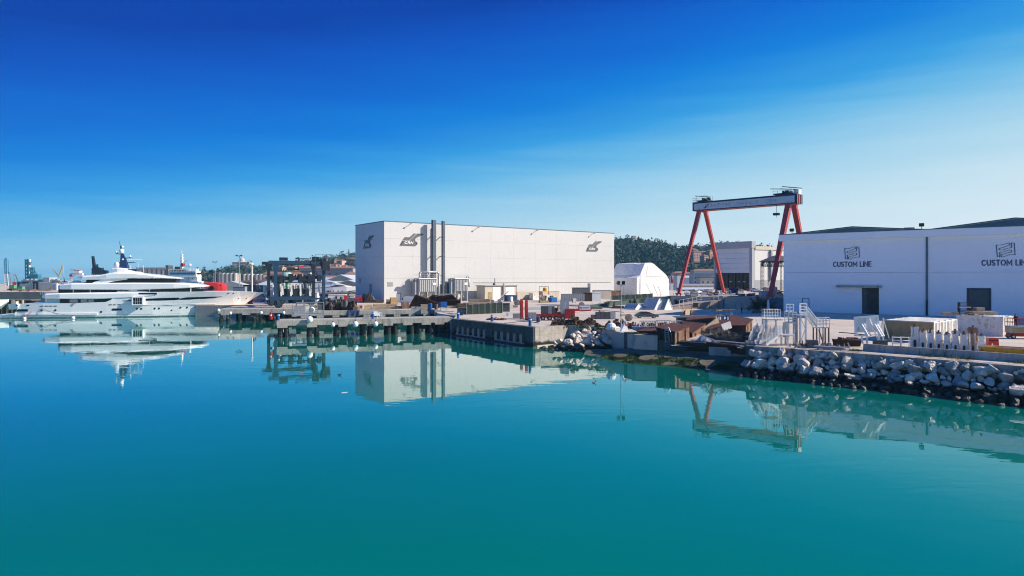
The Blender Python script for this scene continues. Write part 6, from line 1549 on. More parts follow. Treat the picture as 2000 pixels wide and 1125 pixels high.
# ------------------------------------------------------------------ low loader trailer, ramps and cabinets on the quay
tr = thing('low_loader_trailer', 'red low loader trailer with two raised ramps, loaded with cabinets', 'trailer', (*gp(1047, 626), G), .02)
D_ = gp(1047, 626)[1]; kk = D_ / F
TLn = 76 * kk
mb = MB(); mb.bx(0, TLn, 0, 2.5, .95, 1.2); part('bed', mb, M_red, tr)
mb = MB(); mb.bx(0, TLn - .5, -.06, -.003, .55, 1.15); mb.bx(TLn - 3.0, TLn, -.05, 2.5, .35, .94); part('side_skirt', mb, M_red, tr)
for x in (1.4, 2.75, 4.1, 5.4):
    for y in (.1, 2.4): mb = MB(); mb.wheel((x, y - .25, .48), .48, .34, 16); w = part('wheel', mb, M_rubber, tr); mb = MB(); mb.wheel((x, y - .44, .48), .24, .06, 10); part('rim', mb, M_grey, w)
mb = MB(); mb.bx(TLn - 1.9, TLn, 0, 2.5, 1.203, 2.3); mb.bar((TLn - .6, 1.2, 2.0), (TLn + 3.4, 1.6, 2.3), 1.8, .4); part('gooseneck', mb, M_red, tr)
mb = MB(); mb.bx(TLn + 1.0, TLn + 3.2, .45, .6, 2.15, 2.95); sg = part('side_board', mb, M_white, tr); mb = MB(); mb.bx(TLn + .9, TLn + 3.3, .44, .61, 1.9, 2.13); mb.bx(TLn + .75, TLn + .98, .44, .61, 1.9, 2.9); mb.bx(TLn + 1.15, TLn + 1.45, .42, .448, 2.4, 2.7); mb.bx(TLn + 1.6, TLn + 3.0, .42, .448, 2.5, 2.62); part('red_mark', mb, M_red, sg)
for k, px in enumerate((1017, 1026.5)):
    rx_, ry_ = gp(px, 623 + 1.5 * k); t = thing('loading_ramp', ['red upright loading ramp farther from the trailer', 'red upright loading ramp nearer to the trailer'][k], 'loading ramp', (rx_, ry_, G), .25)
    h = 40 * kk
    mb = MB(); mb.loft([[(0, 0, 0), (.62, 0, 0), (.62, .5, 0), (0, .5, 0)], [(0, .3, h * .5), (.62, .3, h * .5), (.62, .75, h * .5), (0, .75, h * .5)], [(.05, .5, h), (.6, .5, h), (.6, .62, h), (.05, .62, h)]]); part('plate', mb, M_red, t)
    for j in range(9): mb = MB(); z = h * (j + .5) / 9.5; mb.bx(.03, .6, -.02 + z * .075, .03 + z * .075, z, z + .06); part('tread', mb, M_rust, t)
    mb = MB(); mb.bx(-.06, .68, -.3, .5, 0, .25); part('hinge', mb, M_grey_dk, t)
gx0, gy0 = gp(1002, 622); cabinet('small grey cabinet left of the red loading ramps', (gx0, gy0, G), .05, 1.7, .9, 1.05, M_grey)
gx0, gy0 = gp(1033, 627); cabinet('square grey box at the tail of the red trailer', (gx0, gy0, G), .05, 1.5, 1.3, 1.7, M_grey); x_, y_ = gp(1051, 629); drum('navy barrel in front of the red trailer wheels', (x_, y_, G), .36, 1.1, M_navy)
cz = G + 1.22; by = gp(1047, 626)[1]
cabinet('dark grey cabinet on the trailer, first from its tail', (gx(1057, by), by + .5, cz), 0, 1.5, 1.4, 1.65, M_grey_dk); cabinet('pale-framed grey cabinet on the trailer beside the dark one', (gx(1070, by), by + .5, cz), 0, .8, 1.4, 1.7, M_grey); cabinet('narrow dark cabinet on the trailer before the rusty block', (gx(1078.5, by), by + .6, cz), 0, .55, 1.3, 1.6, M_grey_dk)
machine('rusty orange machine block standing on the trailer', (gx(1088, by), by + 1.2, cz), 0, 1.15, [M_rust_wall, M_rust, M_orange], 340, n=9)
cabinet('tall pale grey cabinet on the trailer', (gx(1095.5, by), by + .6, cz), 0, .9, 1.3, 2.9, M_steel); cabinet('tallest pale grey cabinet on the trailer, next to the gooseneck', (gx(1104, by), by + .9, cz), 0, .85, 1.3, 3.3, M_steel)
for i in range(5):
    x_, y_ = gp(1155 + i * 9.2, 623.5)
    cabinet(['low dark cabinet at the near end of the cabinet row by the lamp', 'first full-size dark cabinet of the row by the lamp', 'middle dark cabinet of the row by the lamp', 'fourth dark cabinet of the row by the lamp', 'pale cabinet at the lamp end of the cabinet row'][i], (x_, y_, G), .02, 1.12 if i else .9, 1.1, 1.5 if i else .9, [M_grey_dk, M_grey_dk, M_grey_dk, M_grey_dk, M_steel][i])
def chain_heap(label, px, D, L, n, s, mat, seed, hmax=1.0):
    rr = random.Random(seed); mb = MB()
    for k in range(n):
        u = rr.random(); x = L * u; w = 1 - abs(2 * u - 1) ** 3; y = rr.gauss(0, .6); z = hmax * rr.random() * w * max(0, 1 - (y / 1.4) ** 2) * (.6 + .4 * math.sin(u * 17)) + .1
        M = Matrix.Translation((x, y, z)) @ Matrix.Rotation(rr.random() * 6, 4, 'Z') @ Matrix.Rotation(rr.random() * 6, 4, 'X')
        a, b = s * rr.uniform(.8, 1.2), s * .6; pts = [M @ Vector((a * math.cos(t * PI / 3), b * math.sin(t * PI / 3), 0)) for t in range(6)]
        for p, q in zip(pts, pts[1:] + pts[:1]): mb.tube(p, q, s * .24, 4)
    for k in range(int(L / .8)):
        x = (k + .5) * .8; mb.rbox((x, rr.uniform(-.3, .3), hmax * .2), (1.1, 1.2, hmax * .45), rr.random() * 3, rr.uniform(-.3, .3), rr.uniform(-.3, .3), .6)
    t = thing('chain_heap', label, 'chain', (gx(px, D), D, G)); part('chain_links', mb, mat, t, kind='stuff'); return t
M_chain = pm('rusty_chain', (0.13, 0.075, 0.048), (0.05, 0.03, 0.022), scale=2.2, rough=.9, bump=.3)
chain_heap('long brown heap of rusty anchor chain above the boulders', 1078, 121.5, 8.6, 420, .27, M_chain, 1, 2.1)
chain_heap('smaller rusty chain heap behind the white buoy by the lamp', 1186, 119, 3.4, 170, .24, M_chain, 2, 1.6)
chain_heap('low heap of orange-brown rope and chain by the quay post', 952, 136.5, 3.9, 90, .14, M_rust, 3, .55)
# anchor-like rusty block, white buoy body, orange-white cone, blue work boat
t = thing('rusty_anchor', 'dark rusty anchor fluke lying at the end of the chain heap', 'anchor', (gx(1166, 116.5), 116.5, G), -.3); mb = MB(); mb.bar((0, 0, .25), (2.4, -.3, .2), .3, .35, .15, .15); part('shank', mb, M_rust, t); mb = MB(); mb.loft([[(-.5, -.6, .05), (.4, -.6, .05), (.4, .6, .05), (-.5, .6, .05)], [(-.1, -.3, .8), (.2, -.3, .8), (.2, .3, .8), (-.1, .3, .8)]]); part('fluke', mb, M_rust_dk, t)
t = thing('channel_buoy', 'white weathered buoy lying beside the lamp post', 'buoy', (gx(1194, 109.6), 109.6, G), .1); mb = MB(); mb.lathe([(.3, 0), (.75, .15), (.85, .6), (.6, 1.1), (.2, 1.3)], n=12); part('float', mb, M_pvc, t); mb = MB(); mb.rbox((1.0, .1, .3), (.9, .6, .5), .4, .3); part('bracket', mb, M_pvc, t)
t = thing('warning_cone', 'orange and white folded warning cone right of the lamp post', 'cone', (gx(1220, 108.3), 108.3, G), .3); mb = MB(); mb.slab([(-.6, 0), (.75, 0), (.15, 1.5)], 0, .6); part('panel', mb, M_white, t); mb = MB(); mb.slab([(.05, 1.0), (.55, .75), (.15, 1.55)], -.03, -.003); part('orange_tip', mb, M_orange, t)
t = thing('work_boat', 'old pale blue boat hull lying among the scrap', 'boat', (gx(1234, 106.2), 106.2, G), -.05)
mb = MB(); mb.loft([[(0, -.1, .9), (.1, 0, .4), (.1, 0, .4), (0, .1, .9)], [(1.2, -.6, .85), (1.2, -.25, .1), (1.2, .25, .1), (1.2, .6, .85)], [(2.6, -.7, .85), (2.6, -.4, 0), (2.6, .4, 0), (2.6, .7, .85)], [(3.5, -.65, .9), (3.5, -.4, .1), (3.5, .4, .1), (3.5, .65, .9)]]); part('hull', mb, pm('faded_blue_paint', (.22, .32, .50), (.16, .22, .34), scale=1.5, rough=.6, rust=(.30, .26, .16)), t)
mb = MB(); mb.bar((0, -.12, .95), (1.2, -.63, .9), .1); mb.bar((1.2, -.63, .9), (3.5, -.7, .93), .1); part('gunwale', mb, M_pvc, t)
# lamp post with two floodlights
t = thing('lamp_post', 'slim lamp post with two floodlights at the boulder heap', 'lamp post', (gx(1213, 111.0), 111.0, G))
hl = hz(557, 111) - G
mb = MB(); mb.tube((0, 0, 0), (0, 0, hl), .10, 8, .07); part('pole', mb, M_grey, t); mb = MB(); mb.bx(-.62, .62, -.06, .06, hl, hl + .12); part('crossbar', mb, M_grey, t)
for x, a in ((-.45, .7), (.40, -.3)):
    mb = MB(); mb.rbox((x, -.05, hl + .42), (.52, .32, .5), a, .25); fl = part('floodlight', mb, M_black, t); mb = MB(); mb.rbox((x - math.sin(-a) * .17 * -1, -.05 - .17 * math.cos(a), hl + .42), (.40, .02, .38), a, .25); part('lens', mb, M_pvc, fl)
mb = MB(); mb.bx(-.25, .25, -.25, .25, 0, .3); part('base', mb, M_concrete, t); mb = MB(); mb.path([(.5, 0, hl), (.42, 0, hl - .9), (.2, .02, hl - 1.8), (.08, .05, hl - 2.4)], .02, 4); part('cable', mb, M_black, t)

# ------------------------------------------------------------------ parked car
def car(label, loc, rz, mat, L=4.5):
    t = thing('parked_car', label, 'car', loc, rz)
    k = L / 4.5
    prof_ = [(0, .35), (.05, .75), (.25, 1.0), (.75, 1.35), (1.3, 1.46), (2.1, 1.45), (2.6, 1.3), (3.3, .98), (4.2, .82), (4.48, .6), (4.5, .32)]
    rings = []
    for y, w, cut in ((-.86, 1, .62), (-.80, 1, .99), (-.62, 1, 1.0), (.62, 1, 1.0), (.80, 1, .99), (.86, 1, .62)):
        rings.append([(x * k, y if z < 1.02 else y * .84, min(z, .95) if cut < .7 else z) for x, z in prof_] + [(4.4 * k, y, .28), (.1 * k, y, .28)])
    mb = MB(); mb.loft(rings); b = part('body', mb, mat, t, smooth=False)
    mb = MB(); mb.slab([(.95 * k, 1.02), (1.75 * k, 1.02), (1.75 * k, 1.38), (1.3 * k, 1.39)], -.80, .80); part('rear_window', mb, M_glass, b); mb = MB(); mb.slab([(1.82 * k, 1.02), (3.0 * k, 1.0), (2.5 * k, 1.28), (2.1 * k, 1.38), (1.82 * k, 1.38)], -.80, .80); part('front_window', mb, M_glass, b)
    mb = MB(); mb.slab([(2.62 * k, 1.30), (3.25 * k, 1.02), (3.29 * k, 1.04), (2.65 * k, 1.33)], -.6, .6); part('windscreen', mb, M_glass, b)
    for x in (.85, 3.6):
        for y in (-.8, .8):
            mb = MB(); mb.wheel((x * k, y, .32), .32, .2, 14); w = part('wheel', mb, M_rubber, t); mb = MB(); mb.wheel((x * k, y * 1.14, .32), .2, .03, 10); part('rim', mb, M_steel, w)
    mb = MB(); mb.bx(4.36 * k, 4.5 * k, -.75, -.45, .58, .72); part('headlight', mb, M_white, b); mb = MB(); mb.bx(-.02, .06, -.8, -.5, .75, .92); part('tail_light', mb, M_red, b)
    return t
M_carp = pm('car_paint', (.05, .06, .075), (.05, .06, .075), rough=.2, spec=.6, coat=1.0)
x_, y_ = gp(1241, 621.5); car('dark grey hatchback parked behind the scrap cages', (x_, y_ + .8, G), -.02, M_carp, 5.0)
# ------------------------------------------------------------------ scrap yard by the slipway
def rust_shed(label, quad, drop, base_z, front_mat, open_side=False):
    """quad: roof corners front-left, front-right, back-right, back-left as (px, D, z)."""
    P = [Vector((gx(px, D), D, z)) for px, D, z in quad]
    o = Vector((P[0].x, P[0].y, base_z)); t = thing('rusty_shed', label, 'shed', o)
    mb = MB(); up = Vector((0, 0, .14)); mb.loft([[p - o for p in P], [p - o + up for p in P]]); part('roof', mb, M_rust, t)
    Q = []
    c = sum(P, Vector()) / 4
    for p in P: q = p.lerp(c, .05); Q.append(Vector((q.x, q.y, p.z - .02)) - o)
    for i, nm in ((0, 'front_wall'), (1, 'side_wall'), (3, 'side_wall'), (2, 'back_wall')):
        a, b = Q[i], Q[(i + 1) % 4]; d = (b - a); n = Vector((d.y, -d.x, 0)).normalized() * .05
        mb = MB(); mb.loft([[a, Vector((a.x, a.y, 0)), Vector((a.x, a.y, 0)) - n, a - n], [b, Vector((b.x, b.y, 0)), Vector((b.x, b.y, 0)) - n, b - n]]); part(nm, mb, front_mat[0 if i != 1 else 1], t)
        if i < 2:
            for k in range(2): mb = MB(); u = (k + .4) / 2; p = a.lerp(b, u); mb.bar((p.x + n.x * 1.6, p.y + n.y * 1.6, 0), (p.x + n.x * 1.6, p.y + n.y * 1.6, p.z - .1), .1); part('wall_post', mb, M_rust_dk, t)
    return t
rust_shed('largest rusty flat-roofed shed with a steel ladder leaning on it', [(1280, 101.5, 4.45), (1318, 97.5, 4.1), (1348, 100, 4.75), (1316, 105, 4.95)], 0, 2.3, (M_rust_dk, M_rust_wall))
rust_shed('rusty shed roof sloping behind the ladder shed', [(1346, 101.5, 3.75), (1352, 100.5, 3.6), (1379, 104, 4.85), (1330, 108, 4.95)], 0, 2.5, (M_rust_dk, M_rust_wall))
rust_shed('low flat rusty shed roof beside the blue boat', [(1243, 103.2, 3.75), (1280, 102.4, 3.75), (1283, 105.5, 4.05), (1268, 107, 4.1)], 0, 3.2, (M_rust, M_rust_dk))
rust_shed('long rusty roof in the middle of the scrap yard', [(1378, 104, 3.95), (1405, 103.5, 4.1), (1425, 107, 5.15), (1402, 109, 5.1)], 0, 3.2, (M_rust_wall, M_rust_dk))
rust_shed('far rusty roof nearest the shaded paving', [(1426, 107, 4.3), (1458, 105.5, 4.45), (1471, 109, 5.2), (1424, 114, 5.7)], 0, 3.3, (M_rust_dk, M_rust_wall))
rust_shed('dark open rusty shelter behind the roofs', [(1340, 110, 5.0), (1395, 110, 5.4), (1398, 114, 5.6), (1343, 115, 5.2)], 0, 3.4, (M_black, M_rust_dk))
mb = MB(); mb.rbox((0, 0, 0), (9.2, 2.2, .1), 0, .05, -.03); solo('steel_plate', mb, M_grey_dk, 'dark grey steel sheet bridging the shelter towards the shaded paving', 'steel sheet', (gx(1366, 120), 120, hz(617.5, 120)), .08)
mb = MB(); mb.rbox((0, 0, 0), (2.9, .15, .85), 0, 0, -.5); solo('slanted_board', mb, M_wood, 'pale slanted timber panel between the rusty roofs', 'board', (gx(1390, 106), 106, hz(634, 106)), .4)
mb = MB(); mb.rbox((0, 0, 0), (1.6, .1, 1.1), 0, 0, -.3); solo('slanted_board', mb, M_pvc, 'small pale board at the right end of the middle rusty roof', 'board', (gx(1419, 104), 104, hz(637, 104)), .2)
lx = 98.2
t = thing('ladder', 'grey steel ladder leaning on the rusty shed above the wall', 'ladder', (gx(1303, lx), lx - .4, hz(668, lx)), -.25)
for x in (0, .55): mb = MB(); mb.bar((x - .35, 0, 0), (x - .55 + .1, .5, 2.2), .07); part('rail', mb, M_steel, t)
for k in range(7): mb = MB(); u = (k + .5) / 7; mb.bar((-.35 - .1 * u, .5 * u, 2.2 * u), (.2 - .1 * u, .5 * u, 2.2 * u), .12, .04); part('rung', mb, M_steel, t)
t = thing('handrail', 'thin bent handrail beside the leaning ladder', 'handrail', (gx(1310, lx), lx - .3, hz(668, lx)), -.1); mb = MB(); mb.path([(.1, 0, 0), (.1, 0, 1.0), (-.35, .3, 2.2)], .035, 5); part('tube', mb, M_steel, t)
# cages and racks behind the wall
def cage(label, loc, rz, w, d, h, n, mat=M_steel, fill=None):
    t = thing('scrap_cage', label, 'cage', loc, rz); mb = MB()
    for x in (0, w):
        for y in (0, d): mb.tube((x, y, 0), (x, y, h), .05, 5)
    for z in (.1, h):
        for y in (0, d): mb.tube((0, y, z), (w, y, z), .045, 5)
        for x in (0, w): mb.tube((x, 0, z), (x, d, z), .045, 5)
    part('frame', mb, mat, t)
    mb = MB()
    for i in range(1, n): x = w * i / n; mb.tube((x, 0, .1), (x, 0, h), .025, 4); mb.tube((x, d, .1), (x, d, h), .025, 4)
    part('bars', mb, mat, t)
    if fill:
        for k in range(6): mb = MB(); mb.rbox((R.uniform(.3, w - .3), d / 2, R.uniform(.2, h * .7)), (R.uniform(.3, .9), d * .6, R.uniform(.2, .6)), R.uniform(-.4, .4), 0, R.uniform(-.4, .4)); part('scrap_piece', mb, R.choice(fill), t)
    return t
SCRAP = [M_rust, M_rust_dk, M_grey, M_steel, M_rust_wall]
cage('first wire scrap cage in front of the parked car', at(1253, 112), .02, 2.7, 1.2, 1.35, 9, M_steel, SCRAP)
cage('middle wire scrap cage in front of the parked car', at(1285, 112.6), .02, 2.3, 1.2, 1.4, 8, M_steel, SCRAP)
cage('last wire scrap cage, beside the small shed roof', at(1312, 113), .05, 2.2, 1.2, 1.3, 8, M_steel, SCRAP)
for k in range(16):
    px = 1222 + k * 7.3 + R.uniform(-2, 2); D = 112 + R.uniform(-1.5, 4)
    machine('mixed rusty scrap lying among the wire cages', at(px, D), R.random() * 3, R.uniform(.45, .95), SCRAP, 400 + k, 'scrap among the wire cages', name='scrap', cat='scrap', n=5)
cabinet('dark tank behind the last wire scrap cage', at(1325, 117), .05, 2.2, 1.4, 1.6, M_black, name='water_tank', cat='tank')
mb = MB(); mb.lathe([(1.0, 0), (1.05, .4), (.7, .9), (.1, 1.05)], n=10); solo('covered_heap', mb, M_pvc, 'pale tarpaulin heap between the dark tank and the cages', 'covered heap', at(1325, 111.5), 0)
# stillage rack with grey-green stakes
t = thing('stillage_rack', 'rack of upright grey-green stakes behind the rusty roofs', 'rack', at(1398, 113), .05)
for i in range(26):
    mb = MB(); x = i * .13 + R.uniform(-.03, .03); y = R.uniform(0, 1.2); mb.bar((x, y, 0), (x + R.uniform(-.1, .1), y, R.uniform(2.0, 2.9)), .09, .09); part('stake', mb, R.choice([M_grey, M_steel, M_roof_teal, M_grey_dk]), t)
for i in range(9): mb = MB(); a = R.uniform(-.3, .3); mb.bar((R.uniform(-.2, .8), R.uniform(0, 1), 2.9 + R.uniform(0, .4)), (R.uniform(2, 3.6), R.uniform(0, 1), 2.9 + R.uniform(0, .4)), .1); part('pole', mb, R.choice([M_wood, M_rust, M_grey]), t)
# the tangled heap of rods and netting
rr = random.Random(5)
M_tangle = [pm('tangle_grey', (.17, .17, .165), (.08, .08, .08), scale=2, rough=.9), pm('tangle_dark', (.045, .042, .038), (.02, .02, .018), scale=2, rough=.9), pm('tangle_pale', (.36, .34, .31), (.22, .21, .19), scale=2, rough=.9)]
t = thing('rod_heap', 'long tangled grey heap of rods, netting and branches by the slipway', 'scrap heap', (gx(1368, 97.5), 97.8, 2.3), -.42)
for mi_, n_ in ((0, 520), (1, 700), (2, 170)):
    mb = MB()
    for k in range(n_):
        u = rr.random(); x = 10.6 * u; y = rr.gauss(1.0, 1.0) - u * .2; h = (2.1 + .7 * math.sin(u * 9) + .5 * u) * max(.1, 1 - ((y - 1) / 2.2) ** 2)
        z = rr.random() * h; l = rr.uniform(.25, 1.1); a = rr.random() * 6.28; e = rr.gauss(0, .6)
        d = Vector((math.cos(a) * math.cos(e), math.sin(a) * math.cos(e), math.sin(e))) * l / 2
        c = Vector((x, y, z)); w = rr.uniform(.02, .055); mb.bar(c - d, c + d, w, w)
    part('rod_tangle', mb, M_tangle[mi_], t, kind='stuff')
mb = MB(); mb.loft([[(0, -.2, 0), (0, 2.2, 0), (0, 1.4, 1.1)], [(4, -.3, 0), (4, 2.4, 0), (4, 1.1, 1.9)], [(8, -.5, 0), (8, 2.2, 0), (8, .9, 2.0)], [(10.5, -.5, 0), (10.5, 1.6, 0), (10.5, .6, 1.8)]]); part('heap_core', mb, M_tangle[1], t)
t = thing('concrete_rubble', 'smooth grey rubble mound at the left end of the tangled heap', 'rubble', (gx(1376, 96), 96.6, 2.3), -.3); mb = MB(); mb.loft([[(-1.6, .2, 0), (-1.6, .5, 0), (-1.5, .4, .1)], [(-.4, -.6, 0), (-.4, 1.2, 0), (-.3, .6, 1.45)], [(1.2, -.7, 0), (1.2, 1.2, 0), (1.2, .5, 1.0)], [(2.9, -.4, 0), (2.9, .8, 0), (2.9, .3, .15)]]); part('mound', mb, M_grey, t)
# dark rails and beams along the slip
for k, (pa, ya, pb, yb, D, m, lab) in enumerate(((1331, 666.5, 1378, 669, 97.2, M_concrete_pale, 'pale beam lying on the slip edge left of the dark rails'), (1378, 668.5, 1465, 680, 95.2, M_rust, 'rusty rail beam lying along the slip edge'), (1392, 664.5, 1470, 672, 96.4, M_pvc, 'thin pale pipe lying behind the rusty rail beam'))):
    a = Vector((gx(pa, D), D, hz(ya, D))); D2 = D - 4.6 * (pb - pa) / 90; b = Vector((gx(pb, D2), D2, hz(yb, D2)))
    mb = MB(); mb.bar((0, 0, 0), b - a, .4 if k < 2 else .12, .12 if k < 2 else .12); solo('beam', mb, m, lab, 'beam', a)
for k, (pa, ya, pb, yb, D) in enumerate(((1331, 671, 1380, 673, 97), (1380, 673, 1440, 680, 95), (1430, 684, 1472, 690, 92.3))):
    a = Vector((gx(pa, D), D, hz(ya, D))); D2 = D - 4.6 * (pb - pa) / 90; b = Vector((gx(pb, D2), D2, hz(yb, D2)))
    mb = MB(); mb.bar((0, .3, 0), b - a + Vector((0, .3, 0)), .3, .85); solo('timber_baulk', mb, M_rust_dk, ['dark baulk at the left of the slip edge', 'dark baulk below the rusty rail beam', 'dark baulk beside the painted 40 wall'][k], 'timber', a)

# ------------------------------------------------------------------ white access stairs
def railing(mb, a, b, h=1.05, n=5, r=.035, mids=2):
    a, b = Vector(a), Vector(b)
    for i in range(n + 1): p = a.lerp(b, i / n); mb.tube(p, p + Vector((0, 0, h)), r, 5)
    for k in range(mids + 1): z = Vector((0, 0, h * (k + 1) / (mids + 1))); mb.tube(a + z, b + z, r, 5)
def flight(t, a, b, w, n, mat, rail_mat, rail=True):
    a, b = Vector(a), Vector(b); d = b - a; s = Vector((-d.y, d.x, 0)).normalized() * w
    for off in (Vector(), s): mb = MB(); mb.bar(a + off, b + off, .1, .28); part('stringer', mb, mat, t)
    mb = MB(); 
    dl = Vector((d.x, d.y, 0)).normalized() * .14
    for i in range(n):
        p = a.lerp(b, (i + .5) / n); mb.loft([[p - dl, p - dl + s, p - dl + s + Vector((0, 0, .04)), p - dl + Vector((0, 0, .04))], [p + dl, p + dl + s, p + dl + s + Vector((0, 0, .04)), p + dl + Vector((0, 0, .04))]])
    part('treads', mb, mat, t)
    if rail:
        for off in (Vector(), s): mb = MB(); railing(mb, a + off, b + off, 1.05, 5, .035, 3); part('handrail', mb, rail_mat, t)
M_stair = pm('white_stair_paint', (0.70, 0.71, 0.70), (0.58, 0.59, 0.58), scale=1.5, rough=.5, rust=(.36, .22, .12))
sD = 85.5
o_ = Vector((gx(1516, sD), sD, G))
t = thing('access_stair', 'tall white access tower with long stair flights by the sea wall', 'access stair', o_, 0)
K = sD / F
def sp(px, py, dy=0): return ((px - 1516) * K * (1 + dy / sD), dy, hz(py, sD + dy) - G)
zdeck = hz(626, sD) - G
flight(t, sp(1484, 676.5, 1), sp(1513, 637, 3), 1.1, 15, M_stair, M_stair)
flight(t, sp(1493, 674, -.6), sp(1526, 652, 0), .9, 11, M_stair, M_stair)
def deck_(x0, x1, y0, y1, z, nm='platform'):
    mb = MB(); mb.bx(x0, x1, y0, y1, z - .16, z); p = part(nm, mb, M_stair, t)
    return p
def px_x(px): return (px - 1516) * K
def pz(py): return hz(py, sD) - G
d1 = deck_(px_x(1512), px_x(1545), 2.6, 4.2, pz(626)); mb = MB(); railing(mb, (px_x(1512), 2.6, pz(626)), (px_x(1540), 2.6, pz(626)), 1.25, 5, .035, 2); railing(mb, (px_x(1512), 4.2, pz(626)), (px_x(1545), 4.2, pz(626)), 1.25, 6, .035, 2); railing(mb, (px_x(1512), 2.6, pz(626)), (px_x(1512), 4.2, pz(626)), 1.25, 2); part('handrail', mb, M_stair, d1)
d2 = deck_(px_x(1524), px_x(1552), -.2, 1.0, pz(653)); mb = MB(); railing(mb, (px_x(1524), 1.0, pz(653)), (px_x(1540), 1.0, pz(653)), 1.0, 3); part('handrail', mb, M_stair, d2)
d3 = deck_(px_x(1545), px_x(1560), .6, 2.0, pz(630)); mb = MB(); railing(mb, (px_x(1545), .6, pz(630)), (px_x(1560), .6, pz(630)), 1.3, 2, .04, 3); railing(mb, (px_x(1545), 2, pz(630)), (px_x(1560), 2, pz(630)), 1.3, 2, .04, 3); part('handrail', mb, M_stair, d3)
d4 = deck_(px_x(1564), px_x(1578), .4, 2.2, pz(616)); mb = MB(); railing(mb, (px_x(1564), .4, pz(616)), (px_x(1578), .4, pz(616)), 1.45, 1, .06, 3); railing(mb, (px_x(1578), .4, pz(616)), (px_x(1578), 2.2, pz(616)), 1.45, 1, .05, 3); railing(mb, (px_x(1549), 2.2, pz(614)), (px_x(1564), 2.2, pz(614)), 1.2, 2, .045, 2); part('handrail', mb, M_white, d4)
mb = MB(); mb.bx(px_x(1564), px_x(1578), .34, .396, pz(615), pz(610.5)); part('toe_board', mb, M_white, d4)
for px, y, py in ((1513, 2.7, 626), (1513, 4.1, 626), (1540, 4.1, 626), (1539, .1, 654), (1552, .2, 653), (1556, .7, 631), (1546, 1.9, 631), (1566, .5, 616), (1577, .5, 616), (1566, 2.1, 616), (1577, 2.1, 616), (1528, .3, 654)):
    mb = MB(); mb.bx(px_x(px) - .09, px_x(px) + .09, y - .09, y + .09, 0, pz(py) - .163); part('leg', mb, M_stair, t)
mb = MB(); mb.bar((px_x(1566), .45, .3), (px_x(1577), .45, pz(640)), .07); mb.bar((px_x(1577), .45, pz(645)), (px_x(1566), .45, pz(620)), .07); part('brace', mb, M_stair, t)
mb = MB(); mb.bx(px_x(1544), px_x(1557), 2.4, 2.45, .9, pz(632)); part('back_sheet', mb, M_pvc, t)
mb = MB(); mb.bx(px_x(1560), px_x(1566), 1.2, 1.8, 0, pz(612)); part('mast_column', mb, M_grey, t)
t = thing('access_platform', 'lower white step platform right of the access tower', 'access stair', (gx(1580, 86.5), 86.5, G), -.05); K2 = 86.5 / F
def q2(px): return (px - 1580) * K2
def z2(py): return hz(py, 86.5) - G
flight(t, (q2(1579), .2, z2(616)), (q2(1596), .2, z2(638)), 1.0, 7, M_stair, M_stair)
mb = MB(); mb.bx(q2(1594), q2(1620), .1, 1.4, z2(641), z2(639)); d = part('platform', mb, M_stair, t)
mb = MB(); railing(mb, (q2(1596), .1, z2(639)), (q2(1608), .1, z2(639)), 1.05, 2); railing(mb, (q2(1608), .1, z2(639)), (q2(1620), .1, z2(639)), 1.25, 2); railing(mb, (q2(1596), 1.4, z2(639)), (q2(1620), 1.4, z2(639)), 1.15, 4); railing(mb, (q2(1620), .1, z2(639)), (q2(1620), 1.4, z2(639)), 1.25, 1); part('handrail', mb, M_stair, d)
for px in (1596, 1608, 1619):
    for y in (.2, 1.3): mb = MB(); mb.bx(q2(px) - .07, q2(px) + .07, y - .07, y + .07, 0, z2(641) - .003); part('leg', mb, M_rust_wall if px != 1608 else M_stair, t)
mb = MB(); mb.bar((q2(1600), .2, z2(644)), (q2(1608), .2, .3), .12); part('brace', mb, M_rust_wall, t)
for k in range(22):
    px = 1545 + k * 5.4 + R.uniform(-2, 2); D = 83.5 + R.uniform(-1.2, 2.2) - max(0, px - 1600) * .03
    machine('small rusty and grey scrap lying behind the sea wall', at(px, D), R.random() * 3, R.uniform(.28, .6), [M_grey, M_rust_wall, M_rust, M_steel, M_grey_dk], 500 + k, 'small scrap behind the sea wall', name='scrap', cat='scrap', n=5)
t = thing('scrap_bin', 'rusty open skip full of scrap right of the step platform', 'skip', (gx(1634, 85), 85, G), -.2); mb = MB(); mb.rbox((1.4, .8, .4), (2.8, 1.6, .8), 0, 0, 0, 1.1); part('tub', mb, M_rust_dk, t)
for k in range(14): mb = MB(); mb.rbox((R.uniform(.2, 2.7), R.uniform(.2, 1.4), .85 + R.uniform(0, .2)), (R.uniform(.3, .8), R.uniform(.1, .4), .15), R.random() * 3, R.uniform(-.4, .4)); part('scrap_piece', mb, R.choice([M_rust, M_rust_wall, M_rust]), t)
cabinet('dark open-fronted case under the access tower', (gx(1579, 82.5), 82.5, G), -.1, 1.15, .9, 1.0, M_grey_dk, name='steel_case', cat='case'); plank_stack('low stack of grey boards on the sea wall behind the painted 50', (gx(1590, 80.5), 80.5, G + .09), -.55, 3.2, 4, 4, M_grey, .25, .08)
for k in range(7): mb = MB(); h = R.uniform(.5, 1.1); mb.tube((0, 0, 0), (R.uniform(-.1, .1), 0, h), .04, 5); solo('steel_rod', mb, M_rust_dk, 'thin rusty rod standing behind the sea wall', 'rod', (gx(1606 + k * 7, 86), 86, G), 0, 'upright rods behind the sea wall')

